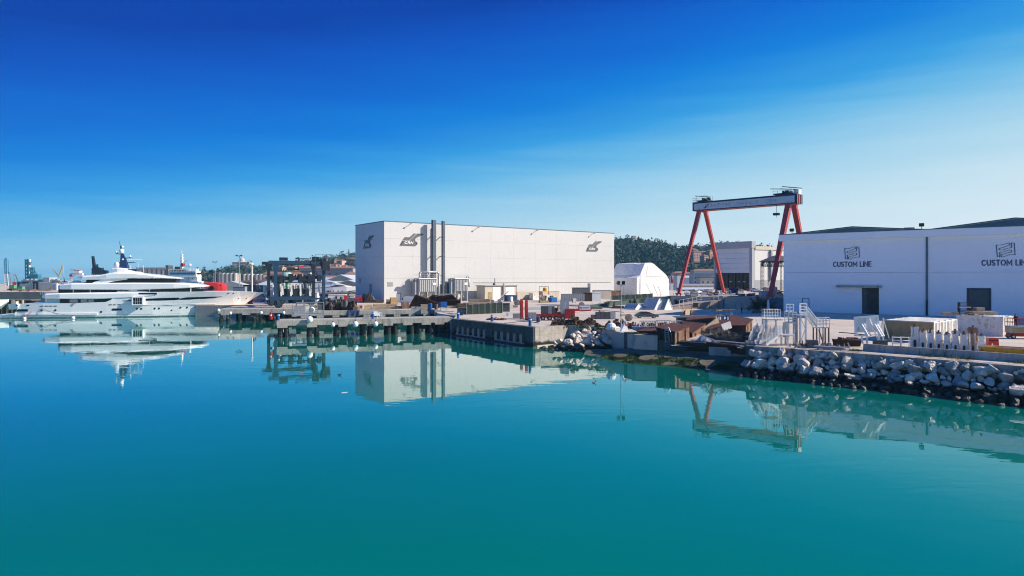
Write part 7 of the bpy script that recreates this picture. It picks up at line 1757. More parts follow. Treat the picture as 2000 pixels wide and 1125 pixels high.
# white frame stand with two small stairs
t = thing('frame_stand', 'white tilted frame stand with two little stairs on the sea wall', 'stand', (gx(1670, 81), 81, G), -.12); K3 = 81 / F
def q3(px): return (px - 1670) * K3
def z3(py): return hz(py, 81) - G
mb = MB(); mb.loft([[(q3(1671), .3, z3(650)), (q3(1671), .38, z3(650)), (q3(1671), .38, z3(621)), (q3(1671), .3, z3(621))], [(q3(1713), .3, z3(648)), (q3(1713), .38, z3(648)), (q3(1713), .38, z3(617.5)), (q3(1713), .3, z3(617.5))]]); part('panel', mb, M_stair, t)
for a, b in (((1670, 622), (1672, 655)), ((1713, 617.5), (1715, 672)), ((1692, 620), (1692, 671)), ((1683, 655), (1684, 671))): mb = MB(); mb.bar((q3(a[0]), .15, z3(a[1])), (q3(b[0]), .0, z3(b[1])), .16); part('post', mb, M_white, t)
mb = MB(); mb.bar((q3(1669), .15, z3(621)), (q3(1714), .15, z3(617)), .16, .2); part('top_rail', mb, M_white, t)
for s0 in (1679, 1703): flight(t, (q3(s0), -.35, z3(633)), (q3(s0 + 9), -1.0, z3(656)), .55, 5, M_white, M_white, False)
mb = MB(); mb.bar((q3(1696), -.1, z3(622)), (q3(1710), -.9, z3(672)), .1); part('brace', mb, M_white, t)
mb = MB(); mb.bx(q3(1668), q3(1690), -.6, .1, z3(656), z3(654)); part('shelf', mb, M_white, t)
t = thing('frame_stand', 'thin white braced mast stand at the corner of the tan container', 'stand', (gx(1725, 83), 83, G)); K4 = 83 / F
mb = MB(); mb.tube((0, 0, .9), (0, 0, hz(621, 83) - G), .09, 6); mb.bar((-.6, 0, 1.2), (0, 0, hz(623, 83) - G), .08); mb.bar((.75, 0, 1.2), (0, 0, hz(623, 83) - G), .08); part('mast', mb, M_white, t); mb = MB(); mb.bx(-.35, .4, -.3, .3, 0, .9); part('foot', mb, M_pvc, t)
cabinet('grey concrete-weight box by the braced mast stand', (gx(1706, 79.5), 79.5, G), -.4, 1.5, 1, 1.3, M_concrete_old, name='ballast_box', cat='ballast'); 
mb = MB(); mb.rbox((0, 0, .3), (1.1, .7, .6), .3, 0, .2, .6); solo('plastic_tub', mb, M_roof_teal, 'pale blue tub on the sea wall below the white stand', 'tub', (gx(1722, 79), 79, G), 0)
for k, px in enumerate((1744, 1760)):
    t = thing('wire_rack', ['left small white wire rack before the tan container', 'right small white wire rack before the tan container'][k], 'rack', (gx(px, 80.5), 80.5, G), -.4); mb = MB()
    for x in (0, .9):
        for y in (0, .7): mb.tube((x, y, 0), (x, y, 1.6), .035, 5)
    part('frame', mb, M_white, t)
    for z in (.35, .75, 1.15, 1.55): mb = MB(); mb.bx(-.02, .92, -.02, .72, z - .03, z); part('shelf', mb, M_stair, t)

# ------------------------------------------------------------------ containers and moulds on the right
cr = math.atan2(-.75, .66)
c0 = (gx(1722, 94), 93.6, G)
cxd, cyd = Vector((.66, -.75)), Vector((.75, .66))
for k in range(4):
    p = Vector(c0[:2]) + cyd * 2.55 * k
    container(['tan-sided container with a white roof, nearest the sea wall', 'second white-ended container of the row behind the tan one', 'third white-ended container of the row behind the tan one', 'last white-ended container of the row behind the tan one'][k], (p.x, p.y, G), cr, 6.3, 2.5, 2.85, M_cont_white, M_tan if k == 0 else M_cont_white)
er = math.atan2(-.8, .6)
p0 = Vector((gx(1868, 103), 103))
container('white ribbed container at the end of the yard, nearest the man on the lift', (p0.x, p0.y, G), er, 6.06, 2.44, 2.95, M_cont_white, None, None, 14, 'ribs'); p1 = p0 + Vector((.8, .6)) * 2.5
container('white ribbed container behind the one nearest the lift', (p1.x, p1.y, G), er, 6.06, 2.44, 2.95, M_cont_white, None, None, 14, 'ribs')
zc = G + 2.97
pallet_stack('left half-height stack of pallets and boards on the container roof', (gx(1846, 103), 103.6, zc - .05), -.3, 3); pallet_stack('second low stack of pallets on the container roof', (gx(1862, 103.5), 104.2, zc - .05), -.4, 3)
q = p0 + Vector((.6, -.8)) * 1.9 + Vector((.8, .6)) * .5
plank_stack('heap of boards and battens on the white container roof', (q.x, q.y, zc), er + .9, 3.6, 7, 5, M_wood, .26, .1, .5); pallet_stack('pallets on top of the board heap on the white container', (q.x + .9, q.y + .2, zc + .62), er + .9, 4)
t = thing('wire_crate', 'brown barred crate standing on the container roof', 'wire crate', (gx(1876, 104), 104.2, zc - .1), -.1); mb = MB()
for z in np.linspace(.1, 1.9, 10): mb.bx(0, 1.6, -.02, .02, z, z + .07)
part('bars', mb, M_rust, t); mb = MB(); 
for x in (0, 1.55): mb.bx(x, x + .08, -.05, .6, 0, 2.0)
part('frame', mb, M_rust_dk, t); mb = MB(); mb.bx(-.05, 1.68, -.06, -.03, 1.15, 1.3); part('white_band', mb, M_white, t)
def mould(label, loc, rz, w, h, seed, orange=False, group=None):
    rr = random.Random(seed); t = thing('casting_mould', label, 'mould', loc, rz, group); m = M_mould if not orange else M_rust_wall
    a = w * .36; ah = h * .36
    side = [(-w / 2, 0), (-a / 2, 0), (-a / 2, ah)] + [(-a / 2 * math.cos(u), ah + a / 2 * math.sin(u)) for u in (.4, .9, 1.57, 2.2, 2.7)] + [(a / 2, ah), (a / 2, 0), (w / 2, 0), (w * .36, h * .55), (w * .33, h * .8), (w * .36, h), (-w * .36, h), (-w * .33, h * .8), (-w * .36, h * .55)]
    mb = MB(); mb.slab(side, 0, w * .9); part('shell', mb, m, t)
    mb = MB(); mb.bx(-a / 2 - .05, a / 2 + .05, .12, .14, 0, ah + a / 2 + .05); part('slot_shade', mb, M_black, t)
    for s in (-1, 1): mb = MB(); mb.bar((s * w * .47, -.05, 0), (s * w * .34, -.05, h * .6), .08, .1); part('edge_rib', mb, m, t)
    mb = MB(); mb.bx(-w * .27, w * .27, .1, w * .7, h + .003, h + .1); part('top_flange', mb, M_rust_wall, t); mb = MB(); mb.tube((0, w * .4, h + .1), (0, w * .4, h + .3), .1, 8); part('lug', mb, M_rust, t)
    mb = MB(); mb.bx(-w * .34, w * .34, -.06, -.003, h * .66, h * .72); part('band', mb, m, t)
    return t
A_, B_ = Vector((gx(1787, 82), 82)), Vector((gx(1918, 75.4), 75.4)); LM = 'rust-streaked white steel mould in the front row by the barriers'
for k in range(9):
    u = k / 8.0; p = A_.lerp(B_, u)
    mould(LM if 0 < k < 8 else ['tall white mould at the tan container end of the front row', '', '', '', '', '', '', '', 'rusty white mould at the skip end of the front row'][k], (p.x, p.y, G), -.45 + R.uniform(-.08, .08), (.95 if k == 0 else .74) * R.uniform(.93, 1.06), (2.8 if k == 0 else 2.15) * R.uniform(.93, 1.06), 600 + k, group='front row of white moulds' if 0 < k < 8 else None)
for k in range(9):
    u = k / 8.0; p = A_.lerp(B_, u) + Vector((.55, .83)) * (1.7 + R.uniform(-.2, .4))
    mould('white steel mould in the back row before the containers', (p.x, p.y, G), -.45 + R.uniform(-.2, .2), .9, 2.2 * R.uniform(.85, 1.15), 620 + k, group='back row of white moulds')
x_, D_ = gx(1928, 77.5), 77.5; mould('orange-topped tall mould at the end of the back row', (gx(1902, 79), 79, G), -.4, 1.3, 2.75, 640, True)
t = thing('orange_mould', 'low orange steel mould lying open behind the yellow skip', 'mould', (gx(1941, 81.5), 81.5, G), -.3); mb = MB(); mb.slab([(-.6, 0), (-.25, 0), (-.2, .7), (.2, .7), (.25, 0), (.6, 0), (.5, 1.35), (-.5, 1.35)], 0, 1); part('shell', mb, M_orange, t); mb = MB(); mb.bx(-.5, .5, -.05, -.003, 1.0, 1.1); part('rib', mb, M_rust, t)
for k, px in enumerate((1954, 1962)): machine(['small pale fitting on the paving beside the orange mould', 'second pale fitting on the paving, towards the scissor lift'][k], (gx(px, 80), 80, G), .4 + k, .42, [M_pvc, M_rust_wall, M_grey_dk], 650 + k, name='fitting', cat='fitting', n=4)
t = thing('yellow_skip', 'long open yellow steel trough behind the barriers', 'skip', (gx(1916, 75.2), 75.2, G), -.70); 
L = 11.0; rings = []
mb = MB(); mb.loft([[(0, .25, 0), (L, .25, 0), (L, 1.5, 0), (0, 1.5, 0)], [(-.25, -.05, .95), (L, -.05, .95), (L, 1.8, .95), (-.25, 1.8, .95)], [(-.1, .1, .95), (L - .1, .1, .95), (L - .1, 1.65, .95), (-.1, 1.65, .95)], [(.1, .35, .25), (L - .2, .35, .25), (L - .2, 1.4, .25), (.1, 1.4, .25)]]); part('trough', mb, M_yellow, t)
for k in range(9): mb = MB(); x = .6 + k * 1.2; mb.bar((x, .2, .02), (x, -.08, .93), .12, .1); part('rib', mb, M_yellow, t)
mb = MB(); mb.bar((-.3, -.1, .98), (L, -.1, .98), .12, .1); mb.bar((-.3, 1.85, .98), (L, 1.85, .98), .12, .1); part('rim', mb, M_wood, t)
# scissor lift with a man on it
sl = thing('scissor_lift', 'cream and red scissor lift with a railed platform at the picture edge', 'scissor lift', (gx(1974, 95), 95, G), -.25)
zf = hz(637, 95) - G
mb = MB(); mb.bx(0, 3.6, 0, 1.5, .35, .8); part('chassis', mb, M_red, sl)
for x in (.3, 3.1):
    for y in (-.02, 1.5): mb = MB(); mb.wheel((x, y, .32), .32, .26, 12); w = part('wheel', mb, M_rubber, sl); mb = MB(); mb.wheel((x, y - .15, .32), .16, .05, 8); part('rim', mb, M_pvc, w)
mb = MB(); mb.bx(-.08, 3.7, -.05, 1.55, .85, zf - .15); part('scissor_pack', mb, pm('sand_paint', (.45, .38, .24), (.36, .30, .19), rough=.6), sl)
for k in range(3): mb = MB(); mb.bar((.2, -.09, .95 + k * .25), (3.4, -.09, 1.15 + k * .2), .08, .1); part('scissor_arm', mb, M_tan, sl)
mb = MB(); mb.bx(-.12, 3.75, -.08, 1.58, zf - .147, zf); part('platform', mb, M_grey, sl)
mb = MB(); railing(mb, (-.1, -.05, zf), (3.7, -.05, zf), 1.1, 4, .035, 1); railing(mb, (-.1, 1.55, zf), (3.7, 1.55, zf), 1.1, 4, .035, 1); railing(mb, (-.1, -.05, zf), (-.1, 1.55, zf), 1.1, 2, .035, 1); part('guard_rail', mb, M_red, sl)
def person(label, loc, rz, h=1.78, pose='stand'):
    import bmesh
    t = thing('person', label, 'person', loc, rz); k = h / 1.78
    J = dict(pel=(0, 0, .95), spi=(0, 0, 1.15), che=(0, .01, 1.36), nec=(0, .01, 1.50), hed=(0, -.02, 1.60), top=(0, -.01, 1.72))
    ed = [('pel', 'spi'), ('spi', 'che'), ('che', 'nec'), ('nec', 'hed'), ('hed', 'top')]
    rad = dict(pel=(.155, .12), spi=(.14, .105), che=(.17, .12), nec=(.058, .058), hed=(.082, .098), top=(.055, .065))
    for s, S in ((-1, 'l'), (1, 'r')):
        J.update({'hip' + S: (s * .10, 0, .88), 'kne' + S: (s * .125, -.03 + .02 * s, .49), 'ank' + S: (s * .14, .02, .09), 'toe' + S: (s * .155, -.14, .04),
                  'sho' + S: (s * .19, .01, 1.42), 'elb' + S: (s * .255, .04, 1.15), 'wri' + S: (s * .215, -.12, .98), 'han' + S: (s * .20, -.19, .93)})
        ed += [('pel', 'hip' + S), ('hip' + S, 'kne' + S), ('kne' + S, 'ank' + S), ('ank' + S, 'toe' + S), ('che', 'sho' + S), ('sho' + S, 'elb' + S), ('elb' + S, 'wri' + S), ('wri' + S, 'han' + S)]
        rad.update({'hip' + S: (.095, .10), 'kne' + S: (.06, .065), 'ank' + S: (.042, .045), 'toe' + S: (.045, .03), 'sho' + S: (.07, .07), 'elb' + S: (.045, .045), 'wri' + S: (.032, .032), 'han' + S: (.042, .028)})
    def skin(name, names, edges, grow, mat, parent):
        me = bpy.data.meshes.new(name); ix = {n: i for i, n in enumerate(names)}
        me.from_pydata([tuple(c * k for c in J[n]) for n in names], [(ix[a], ix[b]) for a, b in edges], []); me.materials.append(mat)
        o = obj(name, me, parent); m = o.modifiers.new('Skin', 'SKIN'); m.use_smooth_shade = True
        for n, i in ix.items(): me.skin_vertices[0].data[i].radius = tuple(r * k * grow + (.012 if grow > 1 else 0) for r in rad[n])
        me.skin_vertices[0].data[0].use_root = True
        s = o.modifiers.new('Subdivision', 'SUBSURF'); s.levels = 1; s.render_levels = 1
        return o
    b = skin('body', list(J), ed, 1.0, M_skin, t)
    cn = [n for n in J if not n.startswith(('hed', 'top', 'nec', 'han'))]
    skin('workwear', cn, [e for e in ed if e[0] in cn and e[1] in cn], 1.10, M_cloth, t)
    mb = MB(); mb.ball((0, .015 * k, 1.67 * k), .105 * k, 10, 7, 1.1); part('hair', mb, M_hair, t, smooth=True)
    mb = MB(); mb.ball((0, -.115 * k, 1.61 * k), .022 * k, 6, 4); part('nose', mb, M_skin, t, smooth=True)
    for s in (-1, 1):
        mb = MB(); mb.ball((s * .09 * k, 0, 1.61 * k), .026 * k, 6, 4); part('ear', mb, M_skin, t, smooth=True)
        for f in range(4): mb = MB(); mb.tube((s * (.175 + .018 * f) * k, -.20 * k, .925 * k), (s * (.17 + .018 * f) * k, -.245 * k, (.90 - .004 * f) * k), .011 * k, 5); part('finger', mb, M_skin, t)
        mb = MB(); mb.tube((s * .165 * k, -.18 * k, .94 * k), (s * .145 * k, -.215 * k, .925 * k), .012 * k, 5); part('thumb', mb, M_skin, t)
    return t
person('man in dark navy workwear standing on the scissor lift platform, back turned', (gx(1988, 95) , 95.4, G + zf), math.radians(170))
x_, y_ = gp(1448.5, 613); person('man in dark clothes walking on the yard by the palm', (x_, y_, G), math.radians(-60), 1.85)
# ------------------------------------------------------------------ far port on the left
def lattice(mb, p, q, w, n, r=.12):
    p, q = Vector(p), Vector(q); d = (q - p).normalized(); a = d.cross(Vector((0, 1, 0)) if abs(d.y) < .9 else Vector((1, 0, 0))).normalized() * w / 2; b = d.cross(a).normalized() * w / 2
    cs = [a + b, a - b, -a - b, -a + b]
    for c in cs: mb.bar(p + c, q + c, r * 2)
    for i in range(n):
        for j in range(4): mb.bar(p.lerp(q, i / n) + cs[j], p.lerp(q, (i + 1) / n) + cs[(j + 1) % 4], r)
M_sky_blue = pm('pale_blue_steel', (.10, .35, .50), (.08, .28, .42), rough=.6); M_teal = pm('teal_steel', (.02, .17, .24), (.015, .13, .19), rough=.6)
M_crane_y = pm('crane_yellow', (.60, .42, .12), (.5, .34, .1), rough=.6); M_port_grey = pm('terminal_grey', (.36, .38, .40), (.31, .33, .35), scale=.3, rough=.7); M_far_rust = pm('quay_brown', (.26, .19, .16), (.16, .12, .10), scale=.3, rough=.9)
def pt(px, py, D): return Vector((gx(px, D), D, hz(py, D)))
def rel(o, *ps): return [p - o for p in ps]
D = 620
o = pt(14, 566, D); t = thing('tower_crane', 'tall pale blue harbour crane mast at the far left', 'crane', o)
mb = MB(); lattice(mb, (1, 0, 0), pt(13.5, 535, D) - o, 3.2, 8, .2); part('mast_base', mb, M_pvc, t)
mb = MB(); lattice(mb, pt(13.5, 535, D) - o, pt(12.3, 506, D) - o, 2.2, 8, .3); mb.bar(pt(10.5, 505.4, D) - o, pt(14.6, 505, D) - o, 1.2); part('mast', mb, M_sky_blue, t)
o = pt(59, 570, D); t = thing('port_crane', 'teal ship-to-shore crane with a red and white boom beside the grey terminal', 'crane', o)
mb = MB(); lattice(mb, pt(55, 566, D) - o, pt(54, 506, D) - o, 2.6, 9, .35); lattice(mb, pt(64, 566, D) - o, pt(63, 522, D) - o, 2.2, 6, .3); part('tower', mb, M_teal, t)
mb = MB(); mb.bar(pt(56.5, 535, D) - o, pt(57.6, 506, D) - o, 1.4); part('boom', mb, M_white, t); mb = MB()
for y in (508, 515, 522): mb.bar(pt(57.3, y, D) - o - Vector((0, .1, 0)), pt(57.2, y + 3, D) - o - Vector((0, .1, 0)), 1.6)
part('boom_stripe', mb, M_red, t)
mb = MB(); mb.rbox(pt(70, 540, D) - o, (7, 5, 4)); mb.bar(pt(56, 541, D) - o, pt(75, 537, D) - o, 1.2); mb.bar(pt(63, 522, D) - o, pt(74, 538, D) - o, .5); mb.rbox(pt(57, 513, D) - o, (3.5, 3, 1)); part('machinery', mb, M_teal, t)
o = pt(28, 566, D); t = thing('port_crane', 'small orange and white derrick between the blue mast and the teal crane', 'crane', o); mb = MB(); mb.bar((0, 0, 0), pt(28.3, 551, D) - o, 2.2); part('mast', mb, M_orange, t); mb = MB(); mb.bar(pt(27.6, 551, D) - o, pt(26.6, 535, D) - o, .8); part('boom', mb, M_white, t); mb = MB(); mb.bar(pt(30, 536, D) - o, pt(35, 550, D) - o, .6); part('jib', mb, M_crane_y, t)
o = pt(115, 566, D); t = thing('port_crane', 'yellow derrick crane with a raised jib behind the yacht stern', 'crane', o); mb = MB(); mb.bar((0, 0, 0), pt(115, 545, D) - o, 3.4, 3, 2.2, 2); part('tower', mb, M_crane_y, t); mb = MB(); mb.bar(pt(115, 541, D) - o, pt(122.5, 518, D) - o, 1.2, 1.2, .7, .7); mb.bar(pt(122.5, 518, D) - o, pt(125, 545, D) - o, .35); mb.bar(pt(113, 538, D) - o, pt(103, 525, D) - o, .5); part('jib', mb, M_crane_y, t)
o = pt(147, 560, D); t = thing('signal_bridge', 'red and white steel cabin on a column above the yacht deck', 'signal cabin', o); mb = MB(); mb.bar(pt(139.6, 556, D) - o, pt(139.6, 536, D) - o, 2.2); part('column', mb, M_white, t); mb = MB(); mb.bar(pt(137, 537, D) - o, pt(162, 535.5, D) - o, 2.2); part('bridge', mb, M_white, t); mb = MB(); mb.bar(pt(137, 535, D) - o, pt(162, 533.4, D) - o, .9); mb.bar(pt(145, 528.4, D) - o, pt(158, 528.4, D) - o, .8); mb.bar(pt(137.5, 527.2, D) - o, pt(147, 527, D) - o, .5); mb.bar(pt(139.6, 540, D) - o, pt(139.6, 537.5, D) - o, 2.4); part('red_edge', mb, M_red, t); mb = MB(); mb.rbox(pt(151.5, 531, D) - o, (6.2, 4, 2.2)); part('cabin', mb, M_white, t)
D = 560
o = pt(190, 560, D); t = thing('dockside_crane', 'dark blue dockside crane with a steep jib behind the yacht', 'crane', o); mb = MB(); mb.bar(pt(186, 534, D) - o, pt(181.4, 500.5, D) - o, 2.6, 2, 1.6, 1.6); part('jib', mb, M_blue_dark, t); mb = MB(); mb.rbox(pt(191, 530, D) - o, (8, 4, 6)); mb.bar(pt(185, 536, D) - o, pt(185, 560, D) - o, 3); mb.bar(pt(190, 528, D) - o, pt(190, 516, D) - o, 1); mb.bar(pt(190, 520, D) - o, pt(205, 531, D) - o, .4); mb.bar(pt(196, 533, D) - o, pt(209, 529, D) - o, .8); mb.rbox(pt(202, 531, D) - o, (3, 3, 3)); mb.rbox(pt(208, 533, D) - o, (2, 3, 4)); part('machinery', mb, M_blue_dark, t)
# terminal
D = 440
o = Vector((gx(38, D), D, G)); t = thing('terminal_building', 'grey blocky grain terminal with a dark stair tower at the far left', 'terminal', o)
def fb(name, x0, x1, y0, y1, m, dy=0, dep=8, par=None, q=None):
    mb = MB(); mb.bx(gx(x0, D) - o.x, gx(x1, D) - o.x, dy, dy + dep, max(0, hz(y0, D) - G), hz(y1, D) - G); return part(name, mb, m, par or t)
def wedge(name, x0, x1, yb, y0, y1, m, dy=0, dep=8):
    mb = MB(); X0, X1 = gx(x0, D) - o.x, gx(x1, D) - o.x; zb = max(0, hz(yb, D) - G); mb.slab([(X0, zb), (X1, zb), (X1, hz(y1, D) - G), (X0, hz(y0, D) - G)], dy, dy + dep); return part(name, mb, m, t)
wedge('side_wall', 38.5, 67, 574, 555, 551.5, M_port_grey); tw = fb('stair_tower', 67.2, 74, 574, 549.5, M_blue_dark, -1.2); wedge('gable_wall', 76, 111, 575, 550.5, 554, M_port_grey, -.5); fb('penthouse', 79, 92, 550, 542, M_port_grey, 2); fb('cream_base', 74.2, 82, 576, 569.8, M_cream_wall, -1.4)
fb('roof_deck', 36, 112, 550, 547.6, M_grey, 2.5); fb('dark_end', 31, 38, 560, 550, M_navy, 1); fb('dark_end', 34, 38.4, 573.5, 560, M_navy, 1)
for j in range(5):
    for i in range(4):
        mb = MB(); x, y = 59 + i * 3.6 + j * .0, 554.5 + j * 3.6
        if x < 60 + (4 - j) * -1 + 5 and j < 1: continue
        mb.rbox((gx(x + 1.5, D) - o.x, -1.25 if x > 67 else -.1, hz(y + 1, D) - G), (.7, .1, .5)); part('window', mb, M_pvc, t)
for x in (42, 52, 60, 71, 83, 88, 96, 104): mb = MB(); mb.rbox((gx(x, D) - o.x, 4, hz(546.6, D) - G), (R.uniform(1, 2.4), 2, R.uniform(.6, 1.6))); part('roof_unit', mb, R.choice([M_grey, M_port_grey, M_steel]), t)
fb('white_column', 110.5, 112.6, 570, 553.4, M_white, -.8, 1); fb('conveyor_bridge', 92, 124, 551.5, 548.5, M_grey, 4, 3)
D = 425
for k, (x0, x1, y0, y1, m, lab) in enumerate(((2, 23, 577, 570, M_pvc, 'long white container on the far quay at the picture edge'), (27, 37.5, 575, 569.5, M_navy, 'dark navy container on the far quay before the terminal'), (47.5, 58, 577, 570, M_blue, 'bright blue container on the far quay'), (61, 75, 577, 572.5, M_pvc, 'white tank lorry body on the far quay'), (86, 106, 574, 569, pm('maroon_paint', (.30, .05, .06), (.24, .04, .05), rough=.6), 'long maroon container on the far quay behind the yacht stern'), (107, 119, 573, 569, M_sky_blue, 'blue container next to the maroon one'), (24, 47, 577, 573.6, M_cream_wall, 'low cream wall block between the far containers'), (0, 22, 569.5, 564.5, M_tile, 'reddish shed behind the white far container'), (82, 104, 577, 574.2, M_far_rust, 'low rusty barge-like block below the maroon container'), (4, 13.5, 564.6, 557.5, pm('green_stack', (.10, .34, .17), (.08, .27, .13), rough=.7), 'green stack of covered goods at the far left'), (19, 30, 564.6, 560.5, MATS['green_stack'] if 'green_stack' in MATS else M_net, 'low green stack of covered goods right of the tall green one'))):
    o = Vector((gx(x0, D), D + (6 if y0 < 570 else 0), G)); z0 = max(0, hz(y0, D) - G); z1 = hz(y1, D) - G; w = gx(x1, D) - gx(x0, D)
    t = thing('far_container' if 'container' in lab else 'quay_block', lab, 'container' if 'container' in lab else 'block', o); mb = MB(); mb.bx(0, w, 0, 2.5, 0 if z0 < 1.6 else z0, z1); part('body', mb, m, t)
    mb = MB(); mb.bx(-.05, w + .05, -.05, 2.55, z1 + .002, z1 + .12); part('roof_edge', mb, m, t)
mb = MB(); mb.bx(-420, gx(100, 389), 384.2, 384.99, -1, 3.3); solo('far_quay', mb, M_far_rust, 'brown far quay edge across the water at the left', 'quay wall')
for k in range(26):
    px = 20 + k * 3.2; D = 392 + R.uniform(0, 20); s = R.uniform(.6, 1.5)
    machine('brown heap of rubble along the far quay edge', at(px, D), R.random() * 3, s, [M_far_rust, M_wood_dk, M_rust_wall], 700 + k, 'rubble heaps on the far quay', name='rubble_heap', cat='rubble', n=4)
# near dock with boats behind the yacht's stern
dk = thing('wooden_dock', 'dark piled wooden dock with fenders behind the yacht stern', 'dock', (gx(-30, 226), 226, 0)); K6 = 226 / F
mb = MB(); mb.bx(0, 74 * K6, 0, 5, hz(603.2, 226), hz(602, 226)); part('lower_deck', mb, M_wood_dk, dk); mb = MB(); mb.bx(0, 85 * K6, 1.5, 6, hz(587.5, 226), hz(586, 226)); part('upper_deck', mb, M_far_rust, dk)
for k in range(15): mb = MB(); x = (3 + k * 5) * K6; mb.tube((x, .3 + (k % 2) * 2, -2), (x, .3 + (k % 2) * 2, hz(586, 226) - .01), .38, 8); part('pile', mb, [M_wood_dk, M_far_rust, M_wood][k % 3], dk)
mb = MB(); mb.bx(0, 80 * K6, 4.5, 4.8, .0, hz(588, 226)); part('back_boarding', mb, M_wood_dk, dk); mb = MB(); mb.bx(52 * K6, 58 * K6, -.2, .2, hz(602, 226), hz(587, 226)); part('pale_post', mb, M_cream_wall, dk)
mb = MB(); mb.bx(-14, 50 * K6 + 3, -1.2, .2, hz(615, 226), hz(613.4, 226) + .05); part('pontoon', mb, M_pvc, dk)
t = thing('motor_boat', 'white motor boat bow poking in at the far left edge', 'boat', (gx(-10, 221), 221, 0), .1); mb = MB(); mb.loft([[(-6, -1.6, 1), (-6, -1.9, 4.6), (-6, 1.9, 4.6), (-6, 1.6, 1)], [(1, -1.5, 1.4), (1, -1.9, 4.6), (1, 1.9, 4.6), (1, 1.5, 1.4)], [(4.2, -.1, 3.9), (4.2, -.2, 4.7), (4.2, .2, 4.7), (4.2, .1, 3.9)]]); part('hull', mb, M_gel, t); mb = MB(); mb.slab([(-6, 4.7), (0, 4.7), (-1.5, 5.6), (-6, 5.8)], -1.4, 1.4); part('cabin', mb, M_glass, t)
t = thing('motor_boat', 'small cream motor boat stern tied at the wooden dock', 'boat', (gx(21, 224), 224, 0)); mb = MB(); mb.loft([[(0, -.9, 1.2), (0, -1.2, 3.0), (0, 1.2, 3.0), (0, .9, 1.2)], [(3, -.7, 1.3), (3, -1.1, 3.1), (3, 1.1, 3.1), (3, .7, 1.3)]]); part('hull', mb, M_gel, t); mb = MB(); mb.bx(.6, 2.2, -.6, .6, 3.1, 3.9); part('console', mb, M_cream_wall, t)

# ------------------------------------------------------------------ silos, masts and sheds behind the yacht and the hoist
def silo_row(label, D, px0, px1, ytop, ybase, n, roof=None, tower=None, gap=.12):
    o = Vector((gx(px0, D), D, 2.5)); t = thing('silo_row', label, 'silos', o); W_ = (px1 - px0) * D / F; w = W_ / n; h = hz(ytop, D) - 2.5
    mb = MB(); mb.tube((w / 2, 0, 0), (w / 2, 0, h), w * (.5 - gap / 2), 14); me = mb.mesh('silo', M_silo, False)
    for k in range(n): obj('silo', me, t, (k * w, 0, 0))
    mb = MB(); mb.bx(-.2, W_ + .2, w * .4, w * 1.6, 0, h * .96); part('back_wall', mb, M_silo, t)
    if roof: mb = MB(); mb.bx(-.6, W_ + .6, -w * .55, w * 1.2, h + .003, hz(roof, D) - 2.5); part('conveyor_roof', mb, M_grey, t)
    if tower: x0, x1, yt = tower; mb = MB(); mb.bx(gx(x0, D) - o.x, gx(x1, D) - o.x, -2, 6, 0, hz(yt, D) - 2.5); part('elevator_tower', mb, M_grey_dk, t)
    return t
silo_row('pale row of grain silos under a flat roof right behind the yacht', 640, 270, 325, 526, 545, 6, 522.5, (325.3, 331, 518))
mb = MB(); o = Vector((gx(329, 641), 641, 3)); lattice(mb, (2.4, 0, 0), (2.4, 0, hz(520, 641) - 3), 2.2, 9, .12); solo('lattice_stair', mb, M_grey_dk, 'dark lattice stair frame on the silo elevator tower', 'stair', o)
silo_row('pale cylinder silos below the church hill, nearest the red ship', 560, 416, 464, 533, 555, 6)
silo_row('second pale silo row below the church hill, beside the boat hoist', 640, 474, 522, 535, 552, 6)
for k, (px, y0, y1, r, m, lab) in enumerate(((421, 560, 531, 1.0, M_grey_dk, 'left of the two dark chimneys beside the pale silos'), (427.5, 560, 531, 1.0, M_grey_dk, 'right of the two dark chimneys beside the pale silos'))):
    mb = MB(); D = 540; mb.tube((0, 0, 0), (0, 0, hz(y1, D) - G), r * 1.25, 10, r); solo('chimney', mb, m, lab, 'chimney', (gx(px, D), D, G))
def light_mast(label, px, D, ytop, arms=True, m=M_grey, r=.22):
    t = thing('light_mast', label, 'light mast', (gx(px, D), D, G)); h = hz(ytop, D) - G; mb = MB(); mb.tube((0, 0, 0), (0, 0, h), r, 6, r * .6); part('pole', mb, m, t)
    if arms: mb = MB(); mb.bx(-1.3, 1.3, -.5, .5, h, h + .3); part('head_frame', mb, m, t); mb = MB(); mb.bx(-1.5, -.6, -.6, -.2, h + .1, h + .6); part('lamp', mb, M_grey_dk, t); mb = MB(); mb.bx(.6, 1.5, -.6, -.2, h + .1, h + .6); part('lamp', mb, M_grey_dk, t)
    else: mb = MB(); mb.ball((0, 0, h), r * 1.5, 8, 5); part('cap', mb, m, t)
light_mast('thin light mast above the red ship bow', 420, 420, 512.5); light_mast('tallest light mast in front of the church hill', 467.5, 300, 500.5); light_mast('thick white pole between the yacht bow and the boat hoist', 492, 236, 516, False, M_pvc, .38)
t = thing('lattice_jib', 'dark leaning crane jib behind the boat hoist with a red tip', 'crane', (gx(517, 250), 250, G)); o = Vector(t.location); mb = MB(); lattice(mb, (0, 0, 0), pt(496, 544, 250) - o, .8, 8, .07); part('jib', mb, M_grey_dk, t); mb = MB(); mb.bar(pt(496, 544, 250) - o, pt(493.5, 541, 250) - o, .5); part('tip', mb, M_red, t)
